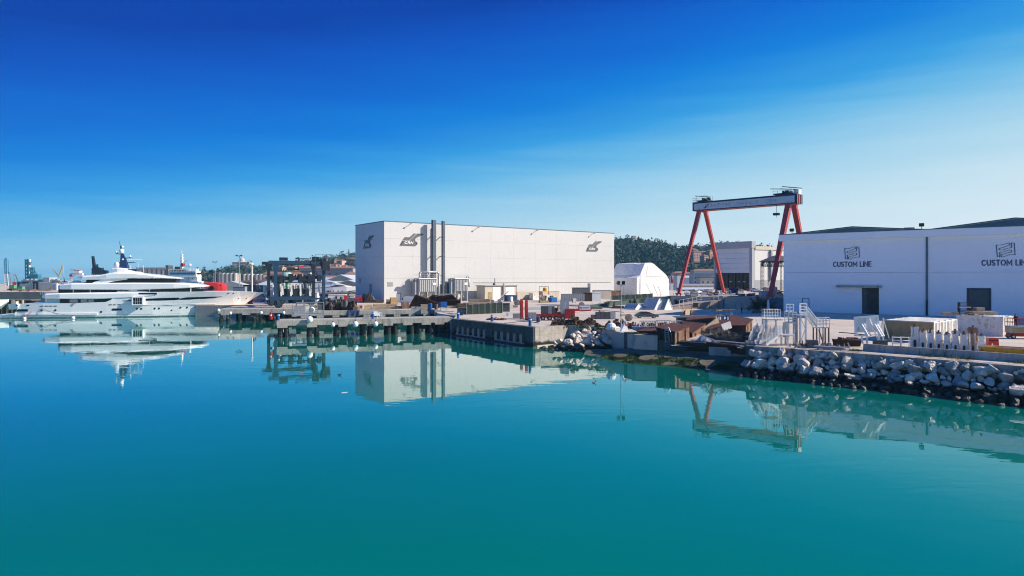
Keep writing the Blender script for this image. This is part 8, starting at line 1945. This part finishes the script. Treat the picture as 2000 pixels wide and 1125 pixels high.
def shed(label, D, px0, px1, yb, ye, yr, wall, roof, dep=30, gable=True, name='shed', n=0, cat='shed'):
    o = Vector((gx(px0, D), D, G)); W_ = gx(px1, D) - gx(px0, D); ze = hz(ye, D) - G; zr = hz(yr, D) - G; t = thing(name, label, cat, o)
    if gable:
        mb = MB(); mb.slab([(0, 0), (W_, 0), (W_, ze), (W_ / 2, zr), (0, ze)], 0, dep); part('walls', mb, wall, t)
        s = Vector((W_ / 2, 0, zr - ze)).normalized(); nn = Vector((-s.z, 0, s.x)) * .25
        mb = MB(); a, b = Vector((-.6, -.5, ze - .3)), Vector((W_ / 2, -.5, zr)); e = Vector((0, dep + 1, 0)); mb.loft([[a, b, b + Vector((0, 0, .35)), a + Vector((0, 0, .35))], [p + e for p in (a, b, b + Vector((0, 0, .35)), a + Vector((0, 0, .35)))]]); part('roof_slope', mb, roof, t)
        mb = MB(); a, b = Vector((W_ / 2, -.5, zr)), Vector((W_ + .6, -.5, ze - .3)); mb.loft([[a, b, b + Vector((0, 0, .35)), a + Vector((0, 0, .35))], [p + e for p in (a, b, b + Vector((0, 0, .35)), a + Vector((0, 0, .35)))]]); part('roof_slope', mb, roof, t)
    else:
        mb = MB(); mb.bx(0, W_, 0, dep, 0, ze); part('walls', mb, wall, t)
        mb = MB(); mb.loft([[(-.4, -.6, ze + .003), (W_ + .4, -.6, ze + .003), (W_ + .4, -.6, ze + .3), (-.4, -.6, ze + .3)], [(-.4, dep * .5, zr), (W_ + .4, dep * .5, zr), (W_ + .4, dep * .5, zr + .3), (-.4, dep * .5, zr + .3)], [(-.4, dep, ze + .003), (W_ + .4, dep, ze + .003), (W_ + .4, dep, ze + .3), (-.4, dep, ze + .3)]]); part('roof', mb, roof, t)
    for k in range(n): mb = MB(); x = W_ * (k + .5) / n; mb.bx(x - .7, x + .7, -.06, -.003, ze * .3, ze * .75); part('window', mb, M_glass, t)
    return t
M_shed_wall = pm('sage_wall', (.30, .31, .27), (.25, .26, .23), scale=.3, rough=.8); M_shed_roof = pm('pale_sheet_roof', (.50, .53, .56), (.42, .45, .48), scale=.2, rough=.5)
shed('long pale-roofed shed with grey walls behind the boat hoist', 345, 497, 655, 572, 558, 550.5, M_grey, M_shed_roof, 36, False, n=9)
shed('larger sage gable shed behind the yacht on land', 370, 628, 702, 570, 551.5, 537.5, M_shed_wall, M_shed_roof, 40)
shed('smaller sage gable shed nearest the hall corner', 330, 655, 704, 570, 555, 548, M_shed_wall, M_shed_roof, 26)
shed('pale green warehouse behind the red ship bow', 420, 430, 473, 572, 556, 550.2, pm('pale_green_wall', (.46, .49, .44), (.40, .43, .38), rough=.8), M_shed_roof, 26)
shed('low brown-roofed shed right of the pale green warehouse', 430, 470, 515, 572, 551, 548, M_far_rust, M_wood_dk, 20, False)
shed('pale roofed hall under the boat hoist girder', 400, 575, 640, 572, 549, 543, M_shed_wall, M_shed_roof, 30, False)
for k, (px, D, w, h, m, lab) in enumerate(((474, 300, 4.5, 5, M_net, 'dark green hedge-like netting behind the yacht bow'), (478, 290, 3, 4.2, M_pvc, 'white box between the netting and the blue tank behind the bow'), (486, 288, 6, 5, M_blue_steel, 'blue tank container behind the yacht bow'), (455, 285, 5, 4.4, M_grey, 'grey winch house behind the yacht bow'), (543, 232, 2.6, 6.0, M_pvc, 'white tall box behind the hoist legs'), (553.5, 228, 1.6, 3.9, pm('green_box_paint', (.02, .36, .14), (.016, .30, .11), rough=.6), 'green box hung behind the boat hoist'), (563, 226, 2.4, 5, M_blue_steel, 'blue box behind the boat hoist'), (524, 224, 4, 5.4, M_pvc, 'white cabin at the left leg of the hoist'), (572, 222, 5, 4.8, M_grey_dk, 'dark machine house under the hoist beam'), (590, 221, 5, 3.4, M_door2, 'pale grey cabin under the hoist beam'))):
    cabin(lab, at(px, D, G if 'hung' not in lab else G + 3.2), .05, w, 3, h, m, name='box_cabin' if 'netting' not in lab else 'net_screen', cat='cabin' if 'netting' not in lab else 'netting')
# pale blue fence along the quay behind the bow
t = thing('barrier_fence', 'pale blue mesh fence on the quay behind the yacht bow', 'fence', (gx(466, 232), 232, G)); 
for k in range(9):
    mb = MB(); x = k * .95 * 1.0
    mb.bx(x, x + .06, 0, .06, 0, 2.4); mb.bx(x, x + .95, 0, .05, 2.35, 2.42); mb.bx(x, x + .95, 0, .05, 1.1, 1.15)
    for j in range(1, 6): mb.bx(x + j * .158 - .02, x + j * .158 + .02, .01, .04, .1, 2.36)
    part('fence_panel', mb, M_sky_blue, t)
mb = MB(); mb.bx(0, 7, .2, 1.5, 0, 1.2); solo('pallet_cover', mb, M_orange, 'orange covers behind the pale blue fence', 'cover', (gx(476, 233.5), 233.6, G))
mb = MB(); mb.bx(0, 13, 0, 8, -1, .9); t = thing('quay_block', 'pale concrete quay block beside the yacht bow', 'quay', (gx(480, 214), 210, G - 1.2)); part('block', mb, M_concrete, t); machine('red gear on the quay below the yacht bow', at(489, 216), .3, 1.2, [M_red, M_rust], 760, name='quay_gear', cat='gear')
# motor yacht standing ashore
D = 278
sy = thing('yacht_ashore', 'white motor yacht standing ashore behind the boat hoist', 'yacht', (gx(576, D), D + 3, G), .03); K7 = D / F
def ax(px): return (px - 576) * K7
def az(py): return hz(py, D) - G
def ring2(px, hw, zb, zt): return [(ax(px), -hw * .35, az(zb)), (ax(px), -hw, az(zb - (zb - zt) * .35)), (ax(px), -hw, az(zt)), (ax(px), hw, az(zt)), (ax(px), hw, az(zb - (zb - zt) * .35)), (ax(px), hw * .35, az(zb))]
mb = MB(); mb.loft([ring2(576, 2.6, 575, 566), ring2(600, 3.0, 576, 565), ring2(650, 3.0, 575, 561), ring2(675, 2.4, 574, 560), ring2(690, 1.3, 570, 559.5), ring2(699, .15, 563, 559.3)]); hu = part('hull', mb, M_gel, sy)
mb = MB(); mb.loft([ring2(580, 1.2, 579, 575.5), ring2(640, 1.4, 579, 575.5), ring2(680, .4, 575, 573)]); part('keel', mb, M_black, sy)
mb = MB(); mb.loft([ring2(585, 2.2, 566, 553), ring2(615, 2.3, 565, 550.5), ring2(655, 2.2, 562, 553.5), ring2(672, 1.5, 561, 557.6), ring2(682, .6, 560.5, 559)]); part('superstructure', mb, M_gel, sy)
mb = MB(); mb.loft([ring2(600, 1.5, 552, 548.4), ring2(636, 1.5, 551, 547.5), ring2(652, 1.2, 552.5, 551)]); part('flybridge', mb, M_gel, sy)
mb = MB(); mb.slab([(ax(642), az(560)), (ax(674), az(559)), (ax(668), az(557.2)), (ax(655), az(556.8))], -2.31, -2.2); part('window', mb, M_navy, sy); mb = MB(); mb.slab([(ax(632), az(553)), (ax(650), az(553)), (ax(646), az(551.6)), (ax(636), az(551.6))], -2.33, -2.2); part('window', mb, M_navy, sy)
for px in (637, 640, 643): mb = MB(); mb.bx(ax(px), ax(px + 2), -3.04, -2.9, az(571), az(567.4)); part('hull_window', mb, M_glass, sy)
for px in (650, 659, 666.5): mb = MB(); mb.bx(ax(px), ax(px + 1.3), -3.04 if px < 655 else -2.85, -2.3, az(569.6), az(567.4)); part('hull_window', mb, M_glass, sy)
for px in (590, 615, 640, 665): mb = MB(); mb.bx(ax(px) - .3, ax(px) + .3, -2, 2, 0, az(576)); part('cradle_post', mb, M_blue_dark, sy)
mb = MB(); mb.bx(0, 22, 0, 6, 0, .8); solo('slab_base', mb, M_grey_dk, 'dark cradle base under the yacht ashore', 'cradle', (gx(580, D), D + .5, G))

# ------------------------------------------------------------------ houses on and below the hills
HOUSES = 0
def house(label, x, y, z, w, d, h, rz, wall, roof, rh=1.6, group=None, n=3, flat=False, name='house', cat='house'):
    t = thing(name, label, cat, (x, y, z), rz, group); mb = MB(); mb.bx(-w / 2, w / 2, -d / 2, d / 2, -2.5, h); wl = part('walls', mb, wall, t)
    if flat: mb = MB(); mb.bx(-w / 2 - .2, w / 2 + .2, -d / 2 - .2, d / 2 + .2, h + .003, h + .5); part('roof', mb, roof, t)
    else: mb = MB(); mb.loft([[(-w / 2 - .5, -d / 2 - .5, h + .003), (w / 2 + .5, -d / 2 - .5, h + .003), (w / 2 + .5, d / 2 + .5, h + .003), (-w / 2 - .5, d / 2 + .5, h + .003)], [(-w / 2 + d * .3, -.2, h + rh), (w / 2 - d * .3, -.2, h + rh), (w / 2 - d * .3, .2, h + rh), (-w / 2 + d * .3, .2, h + rh)]]); part('roof', mb, roof, t)
    mb = MB(); mb.bx(-.5, .5, -d / 2 - .04, -d / 2 - .003, 0, 1.3); me = mb.mesh('window', M_glass)
    for s in range(max(1, int(h / 3.2))):
        for k in range(n): obj('window', me, wl, (-w / 2 + w * (k + .5) / n, 0, 1.0 + 3.1 * s))
    return t
cols = [(M_pink_wall, 'pink'), (M_ochre_wall, 'ochre'), (M_cream_wall, 'cream')]
for k, (px, D, w, h, c, lab) in enumerate(((1235, 925, 20, 8, 2, 'large pale fortress house on the crest of the wooded hill'), (1354, 850, 9, 6, 1, 'small ochre house left of the pair high on the wooded hill'), (1358.5, 800, 10, 9, 0, 'pink house with a tower wing between the crane legs'), (1372, 815, 12, 7, 0, 'wide pink villa on the slope between the crane legs'), (1375.5, 780, 6, 8, 0, 'narrow pink house below the wide villa'), (1388, 815, 9, 9, 0, 'pink house beside the repair hall edge'), (1374, 905, 14, 8, 2, 'cream house near the hill crest right of the crane leg'), (1325, 900, 8, 4, 2, 'little cream house high on the wooded hill'))):
    x = gx(px, D); house(lab, x, D, f_right(x, D) + 1.5, w, 9, h, R.uniform(-.4, .5), cols[c][0], M_tile if c != 2 else M_cream_wall, n=3, flat=(k == 0))
x = gx(1236.5, 922); house('square tower block on the fortress house of the wooded hill', x, 918, f_right(x, 918) + 4, 5, 5, 8, .2, M_cream_wall, M_cream_wall, flat=True, n=1, name='tower', cat='tower')
# church and lighthouse on the small hill
D = 890; x = gx(473, D); zc_ = f_church(x, D)
ch = house('pale domed cathedral on top of the small hill', x, D, zc_ + 2, 22, 12, 9, .1, M_cream_wall, M_silo, 1.5, flat=False, n=5, name='cathedral', cat='church'); mb = MB(); mb.lathe([(3.4, 9.5), (3.4, 12), (2.4, 14), (.3, 15.6), (.2, 17.5)], n=12); part('dome', mb, M_silo, ch); mb = MB(); mb.bx(4, 13, -7.5, 5, -3, 6.5); part('apse_wing', mb, M_cream_wall, ch)
D = 880; x = gx(494, D); t = thing('lighthouse', 'white lighthouse tower right of the cathedral', 'lighthouse', (x, D, f_church(x, D))); mb = MB(); mb.tube((0, 0, 0), (0, 0, hz(519, D) - t.location.z), 1.5, 10, 1.2); part('tower', mb, M_white, t); mb = MB(); mb.lathe([(1.6, 0), (1.6, .6), (1.0, .8), (1.0, 2.2), (.2, 3.2)], (0, 0, hz(519, D) - t.location.z), 10); part('lantern', mb, M_grey_dk, t)
D = 1265; x = gx(681.5, D); t = thing('bell_tower', 'slim pale tower on the crest of the town hill', 'tower', (x, D, f_town(x, D) + 2)); mb = MB(); mb.bx(-1.8, 1.8, -1.8, 1.8, 0, 16); part('shaft', mb, M_cream_wall, t); mb = MB(); mb.lathe([(2.2, 16), (2.2, 17), (1.0, 18), (.8, 22)], n=8); part('top', mb, M_far_rust, t)
x = gx(686, 1240); house('pale villa at the foot of the slim tower', x, 1240, f_town(x, 1240) + 2, 14, 9, 7, 0, M_cream_wall, M_tile, n=3); x = gx(675, 1240); house('cream villa among trees left of the slim tower', x, 1240, f_town(x, 1240) + 2, 11, 9, 6, .2, M_cream_wall, M_tile, n=3)
# the town below: countable houses
k = 0
TL = {0: 'pink tiled house among the town houses below the hill', 1: 'ochre tiled house among the town houses below the hill', 2: 'cream tiled house among the town houses below the hill'}
for row, (Dm, ylo) in enumerate(((520, 0), (600, 0), (700, 0), (820, 0), (950, 0), (1060, 0))):
    for j in range(15):
        px = 535 + j * 11.5 + R.uniform(-3, 3) + row * 3
        if px > 702: continue
        D = Dm + R.uniform(-25, 25); x = gx(px, D); c = R.choice((0, 1, 2, 2))
        z = max(G, f_town(x, D)) ; w = R.uniform(7, 13); h = R.choice((5.5, 7, 8.5, 10)) * (1.1 if row < 2 else .9)
        house(TL[c], x, D, z, w, 10, h, R.uniform(-.5, .5), cols[c][0], M_tile, 1.8, 'town houses below the hill', 3, name='town_house'); k += 1
D = 470; x = gx(560, D); t = house('domed hall with a pale green cupola behind the boat hoist', x, D, G, 22, 14, 9, 0, M_cream_wall, M_silo, 1, n=4, flat=True, name='domed_hall', cat='building'); mb = MB(); mb.ball((0, 0, hz(534, D) - G - 1.8), 3.8, 14, 8, .9); part('dome', mb, M_green_dome, t)
D = 560; x = gx(642, D); house('long grey block with a red roof above the sheds', x, D, G, 44, 14, hz(524, D) - G, 0, M_grey, M_tile, 1.6, n=8, name='apartment_block', cat='building')
D = 520; x = gx(585, D); house('grey flat-topped office block behind the hoist girder', x, D, G, 20, 12, hz(532, D) - G, 0, M_port_grey, M_grey, 1, n=5, flat=True, name='office_block', cat='building')
# right: low town between the tent, crane and repair hall
RT_ = [(1318, 560, 22, 9, 2, M_grey, 'grey long building at the foot of the hill beside the tent'), (1338, 540, 18, 7, 2, M_tile, 'low cream building with a red roof left of the crane leg'), (1356, 520, 26, 8, 2, M_shed_roof, 'white round-ended hall below the wooded hill'), (1378, 590, 24, 14, 0, M_tile, 'tall grey apartment house with a pink-red roof beside the repair hall'), (1371, 500, 16, 11, 2, M_grey, 'grey office block below the red-roofed apartments'), (1388, 480, 18, 8, 2, M_grey_dk, 'dark-banded low office beside the repair hall'), (1346, 600, 20, 10, 1, M_tile, 'ochre building partly hidden by the crane leg'), (1330, 610, 16, 12, 0, M_tile, 'pink building far behind the crane leg')]
for px, D, w, h, c, rf, lab in RT_: x = gx(px, D); house(lab, x, D, G, w, 12, h, 0, cols[c][0] if 'grey' not in lab and 'white' not in lab else (M_port_grey if 'grey' in lab else M_white), rf, 1.6, n=5, flat=('office' in lab or 'long' in lab), name='town_building', cat='building')
shed('long pale low shed between the tent and the repair hall', 440, 1305, 1402, 574, 558.5, 555.5, M_cream_wall, M_grey, 14, False, n=8); shed('second low white shed in front of the office blocks', 400, 1330, 1398, 574, 566, 562.5, M_white, M_shed_roof, 12, False, n=6)
for k, (px, m, lab) in enumerate(((1312, M_red, 'red and white banner pillar beside the tent'), (1318.5, M_grey, 'grey pillar between the banner pillar and the crane leg'), (1325, M_white, 'white pillar nearest the crane leg'))):
    D = 430; t = thing('banner_pillar', lab, 'pillar', (gx(px, D), D, G)); h = hz(538.5, D) - G; mb = MB(); mb.bx(-.9, .9, -.5, .5, 0, h); part('pillar', mb, M_white if k != 1 else M_grey, t)
    if k == 0: mb = MB(); mb.slab([(-.8, h * .55), (.3, h * .45), (.8, h * .6), (.1, h * .98), (-.8, h * .98)], -.56, -.503); part('red_sweep', mb, m, t)
# clutter on the slab between crane and repair hall: cars, crates and white boats' covers
M_clut = [M_white, M_pvc, M_cream_wall, M_red, M_grey_dk, M_steel, M_navy, M_rust_wall]
lab_c = 'small pale stored crate in the clutter behind the ramp'
for k in range(85):
    px = 1326 + R.random() * 200; D = R.uniform(186, 262)
    x, y = gx(px, D), D
    if x < 49 + (y - 197) * .42 or (px > 1392 and y > 258): continue
    m = R.choice(M_clut); w, d, h = R.uniform(.5, 1.9), R.uniform(.5, 1.3), R.uniform(.35, 1.0)
    t = thing('stored_crate', {'white_paint': 'small white crate stored in the clutter on the raised slab', 'red_paint': 'small red crate stored in the clutter on the raised slab', 'navy_paint': 'small navy crate stored in the clutter on the raised slab'}.get(m.name, 'small drab crate stored in the clutter on the raised slab'), 'crate', (x, y, PZ), R.uniform(-.4, .4), 'crates in the clutter on the raised slab')
    mb = MB(); mb.bx(0, w, 0, d, 0, h); part('box', mb, m, t); mb = MB(); mb.bx(-.03, w + .03, -.03, d + .03, h + .002, h + .08); part('lid', mb, R.choice([m, M_pvc]), t)
for k, (px, D) in enumerate(((1418, 248), (1432, 252), (1466, 244), (1489, 262), (1352, 221))):
    car(['dark car parked on the slab before the repair hall door', 'black car parked beside the dark one before the repair hall', 'white car parked at the right of the repair hall door', 'silver car parked beyond the round shelter', 'pale car parked behind the red crane leg'][k], (gx(px, D), D, PZ), -1.1 + R.uniform(-.3, .3), [M_carp, M_black, M_white, M_steel, M_pvc][k], 4.3)
cabinet('dark blue tank pair on the ramp bridge', (gx(1424, 206), 206, G + 3.4), 0, 2.0, 1.6, 1.9, M_navy, name='water_tank', cat='tank'); cabinet('second dark blue tank on the ramp bridge', (gx(1431, 207), 207, G + 3.4), 0, 1.6, 1.5, 1.8, M_navy, name='water_tank', cat='tank')
x_, y_ = gp(1447, 600.5)
wb = cabin('small white concrete kiosk with a grey shutter beside the ramp bridge', (x_, y_, G), -.05, 6.6, 4, 3.1, M_white, name='kiosk', cat='kiosk'); mb = MB(); mb.bx(1.6, 5.2, -.05, -.003, .1, 2.2); part('shutter', mb, M_grey, wb); mb = MB(); mb.bx(1.0, 1.5, -.4, -.06, 0, 1.0); part('meter_box', mb, M_blue_steel, wb)
t = thing('storage_tank', 'cream upright cylinder tank at the foot of the crane leg', 'tank', at(1511, 184, PZ)); t.scale = (.85, .85, .56); mb = MB(); mb.lathe([(1.15, 0), (1.15, 4.6), (.9, 5.0), (.1, 5.2)], n=14); part('shell', mb, M_cream_wall, t); mb = MB(); mb.tube((0, 0, 5.1), (0, 0, 5.5), .2, 6); part('cap', mb, M_grey, t)
cabin('drab low hut left of the cream tank', at(1487, 184, PZ), 0, 2.2, 2.0, 1.5, M_silo, name='hut', cat='hut'); 
mb = MB(); rings = [[(-2.8, 0, 0), (-2.8, 2.2, 0), (-2.7, 1.1, 2.2)], [(-1, -.4, 0), (-1, 2.8, 0), (-1.0, 1.2, 3.3)], [(1.4, -.3, 0), (1.4, 2.8, 0), (1.3, 1.2, 3.4)], [(3.1, 0, 0), (3.1, 2.4, 0), (3.0, 1.2, 2.7)]]; mb.loft(rings); solo('covered_heap', mb, M_roof_teal, 'dark blue-green tarpaulin heap at the corner of the painted hall', 'covered heap', at(1519, 172))
# small white lighthouse ornament
t = thing('ornament_beacon', 'little white beacon column in front of the palms', 'beacon', at(1500.5, 159)); mb = MB(); mb.lathe([(.75, 0), (.62, .3), (.36, .7), (.30, 2.3), (.42, 2.4), (.42, 2.5)], n=10); part('column', mb, M_white, t); mb = MB(); mb.lathe([(.25, 2.5), (.25, 3.0), (.3, 3.05), (.03, 3.4)], n=8); part('lantern', mb, M_pvc, t)
machine('white fittings on the paving right of the beacon column', at(1509, 160), 0, .7, [M_pvc, M_steel, M_grey], 790, name='fitting', cat='fitting', n=4)
# palms
def palm(label, loc, h, L, n, seed, trunk_r=.25):
    rr = random.Random(seed); t = thing('palm', label, 'palm', loc); mb = MB(); mb.tube((0, 0, 0), (0, 0, h), trunk_r * 1.2, 8, trunk_r); part('trunk', mb, M_wood_dk, t)
    mb = MB()
    for k in range(n):
        a = rr.random() * 6.28; e = rr.uniform(-.15, 1.25); l = L * rr.uniform(.75, 1.1); p = Vector((0, 0, h)); d = Vector((math.cos(a) * math.cos(e), math.sin(a) * math.cos(e), math.sin(e))); sd_ = Vector((-math.sin(a), math.cos(a), 0)); st = l / 7
        for i in range(7):
            q = p + d * st; mb.bar(p, q, .035, .035)
            for s in (-1, 1):
                for f in (0, .5):
                    b = p.lerp(q, f); tip = b + (sd_ * s * .8 + d * .7 + Vector((0, 0, -.35))).normalized() * l * .24 * (1 - .08 * i); w = d * l * .022
                    mb.add([b - w, b + w, tip], [(0, 1, 2)])
            p = q; d = (d + Vector((0, 0, -.16))).normalized()
    part('crown', mb, M_palm, t)
M_palm = pm('palm_leaf', (.018, .04, .022), (.009, .022, .013), scale=1, rough=.7)
palm('left bushy palm in the shade at the painted hall corner', at(1478, 162), 1.3, 3.2, 60, 1); palm('right bushy palm nearest the beacon column', at(1490, 164), 1.8, 3.0, 60, 2); palm('low palm shrub beside the tarpaulin heap', at(1503, 168), 1.0, 2.6, 40, 3)
mb = MB(); mb.bx(0, 4.8, 0, .5, 0, .9); solo('planter_wall', mb, M_grey_dk, 'dark low planter wall under the palms', 'planter', at(1468, 159.5), -.3)
# a few trees with a clear outline on the hill crest
def crown_tree(label, x, y, z, h, r, seed, pine=False, mat=None, group=None):
    rr = random.Random(seed); t = thing('tree', label, 'tree', (x, y, z), 0, group); mb = MB(); mb.tube((0, 0, -1), (0, 0, h * .55), .5, 6, .25)
    for k in range(4): a = rr.random() * 6.28; mb.tube((0, 0, h * (.3 + .08 * k)), (math.cos(a) * r * .6, math.sin(a) * r * .6, h * (.55 + .08 * k)), .22, 5, .08)
    part('trunk', mb, M_wood_dk, t); mb = MB()
    for k in range(260):
        d = Vector((rr.gauss(0, 1), rr.gauss(0, 1), rr.gauss(0, 1))).normalized() * rr.uniform(.45, 1.0); c = Vector((d.x * r, d.y * r, h * .62 + d.z * h * (.36 if not pine else .18)))
        if noise.noise(c * .5) < -.25: continue
        s = rr.uniform(.35, .8) * r * .3; a = Vector((rr.gauss(0, 1), rr.gauss(0, 1), rr.gauss(0, 1))).normalized() * s; b = a.cross(Vector((rr.gauss(0, 1), rr.gauss(0, 1), rr.gauss(0, 1)))).normalized() * s * .7
        mb.add([c - a, c + b, c + a, c - b], [(0, 1, 2, 3)])
    part('crown', mb, mat or FO[1], t)
for k, (px, D, h, r, pine, lab) in enumerate(((1280, 925, 17, 3.2, False, 'upright dark tree on the wooded hill crest, left of a pair'), (1286, 925, 18, 3.4, False, 'upright dark tree on the wooded hill crest, right of a pair'), (1319, 925, 15, 2.6, False, 'lone upright cypress-like tree on the crest beside the crane leg'), (1383, 925, 13, 7.5, True, 'broad umbrella pine on the crest between the crane legs'), (1224, 930, 9, 6, True, 'spreading tree beside the fortress house'))):
    x = gx(px, D); crown_tree(lab, x, D, f_right(x, D), h, r, 900 + k, pine)
for k, px in enumerate((634, 641, 671, 688, 694)): x = gx(px, 1250); crown_tree(['leftmost', 'second', 'middle', 'fourth', 'rightmost'][k] + ' crest tree of the town hill', x, 1250, f_town(x, 1250), 17, 7, 920 + k, False)
# floating bits on the water
for k, (px, py, lab) in enumerate(((663, 733, 'dark seabird floating on the water below the boat hoist reflection'), (1160, 748, 'dark seabird floating in the hall reflection'))):
    D = F * H / (py - YH); t = thing('seabird', lab, 'bird', (gx(px, D), D, 0), .3); t.scale = (.7,) * 3; mb = MB(); mb.loft([[(-.35, 0, .12), (-.35, .02, .14), (-.35, 0, .16)], [(-.1, -.12, .02), (-.1, .12, .02), (-.1, 0, .22)], [(.2, -.1, .02), (.2, .1, .02), (.2, 0, .2)], [(.3, 0, .1), (.3, .02, .12), (.3, 0, .15)]]); part('body', mb, M_black, t); mb = MB(); mb.tube((.2, 0, .15), (.3, 0, .38), .05, 6); mb.ball((.33, 0, .4), .06, 6, 4); mb.tube((.36, 0, .4), (.47, 0, .38), .018, 4); part('head', mb, M_black, t)
D = F * H / (767 - YH); mb = MB(); mb.rbox((0, 0, .02), (.6, .12, .06), .3); solo('driftwood', mb, M_pvc, 'tiny pale stick floating left of the hall reflection', 'driftwood', (gx(673, D), D, 0))

# ------------------------------------------------------------------ small yard things
def reel(label, loc, rz, r, m, group):
    t = thing('cable_reel', label, 'cable reel', loc, rz, group); mb = MB(); mb.wheel((0, 0, r), r * .55, r * .9, 12); part('core', mb, m, t)
    for y in (-.5, .5): mb = MB(); mb.wheel((0, y * r, r), r, .08, 16); part('flange', mb, M_wood, t)
for k, (px, D, r) in enumerate(((1010, 205, .9), (1018, 207, .7), (1136, 190, .8), (1228, 133, .7), (1340, 150, .8), (1352, 152, .6))):
    reel('wooden cable reel standing on the open yard', at(px, D), R.random() * 3, r, [M_black, M_rust, M_blue][k % 3], 'cable reels on the yard')
for k, (px, D, n) in enumerate(((1003, 190, 5), (1090, 178, 7), (1146, 172, 4), (1172, 160, 6), (1340, 134, 5), (1215, 150, 3), (1430, 124, 6))):
    pallet_stack('stack of wooden pallets standing on the open yard', at(px, D), R.random(), n, 'pallet stacks on the yard')
for k, (px, D) in enumerate(((1195, 185), (1020, 178), (1148, 181), (1330, 141), (1418, 135))):
    pipes('bundle of rusty and grey pipes lying on the open yard', at(px, D), R.uniform(-.3, .5), R.uniform(3, 5.5), 6, .12, [M_rust, M_steel, M_grey_dk][k % 3], 'pipe bundles on the yard')
for k in range(9):
    px = 1185 + k * 7 + R.uniform(-2, 2); D = 113.5 + R.uniform(-1.5, 3.0); machine('rusty scrap by the lamp post above the boulders', at(px, D), R.random() * 3, R.uniform(.5, .9), SCRAP, 850 + k, 'scrap by the lamp post', name='scrap', cat='scrap', n=5)
def cable(pts, r, m, label):
    o = Vector((*pts[0], G + r)); P = []
    for a, b in zip(pts[:-1], pts[1:]):
        for i in range(8): u = i / 8; P.append((a[0] + (b[0] - a[0]) * u - o.x + .3 * math.sin(len(P) * .7), a[1] + (b[1] - a[1]) * u - o.y + .3 * math.cos(len(P) * .5), 0))
    mb = MB(); mb.path(P, r, 5); solo('hose', mb, m, label, 'hose', o)
cable([gp(985, 632), gp(1020, 628), gp(1060, 632)], .06, M_black, 'black hose snaking across the quay past the red ramps')
cable([gp(1110, 612), gp(1160, 606), gp(1230, 611)], .07, M_orange, 'red hose lying on the yard behind the cabinets')
cable([gp(1640, 650), gp(1700, 655), gp(1760, 648)], .06, M_black, 'black hose lying on the paving behind the white stand')
# ------------------------------------------------------------------ the air
hm = bpy.data.materials.new('haze'); hm.use_nodes = True; hn = hm.node_tree; hn.nodes.clear()
ho = hn.nodes.new('ShaderNodeOutputMaterial'); hv = hn.nodes.new('ShaderNodeVolumePrincipled'); hv.inputs['Density'].default_value = 0.00011; hv.inputs['Color'].default_value = (.30, .74, 1.0, 1); hv.inputs['Anisotropy'].default_value = 0.1
hn.links.new(hv.outputs[0], ho.inputs['Volume'])
mb = MB(); mb.bx(-8500, 8500, -450, 9500, -5.5, 95); obj('haze', mb.mesh('haze', hm), kind='stuff', label='thin pale sea haze over the harbour', cat='haze')
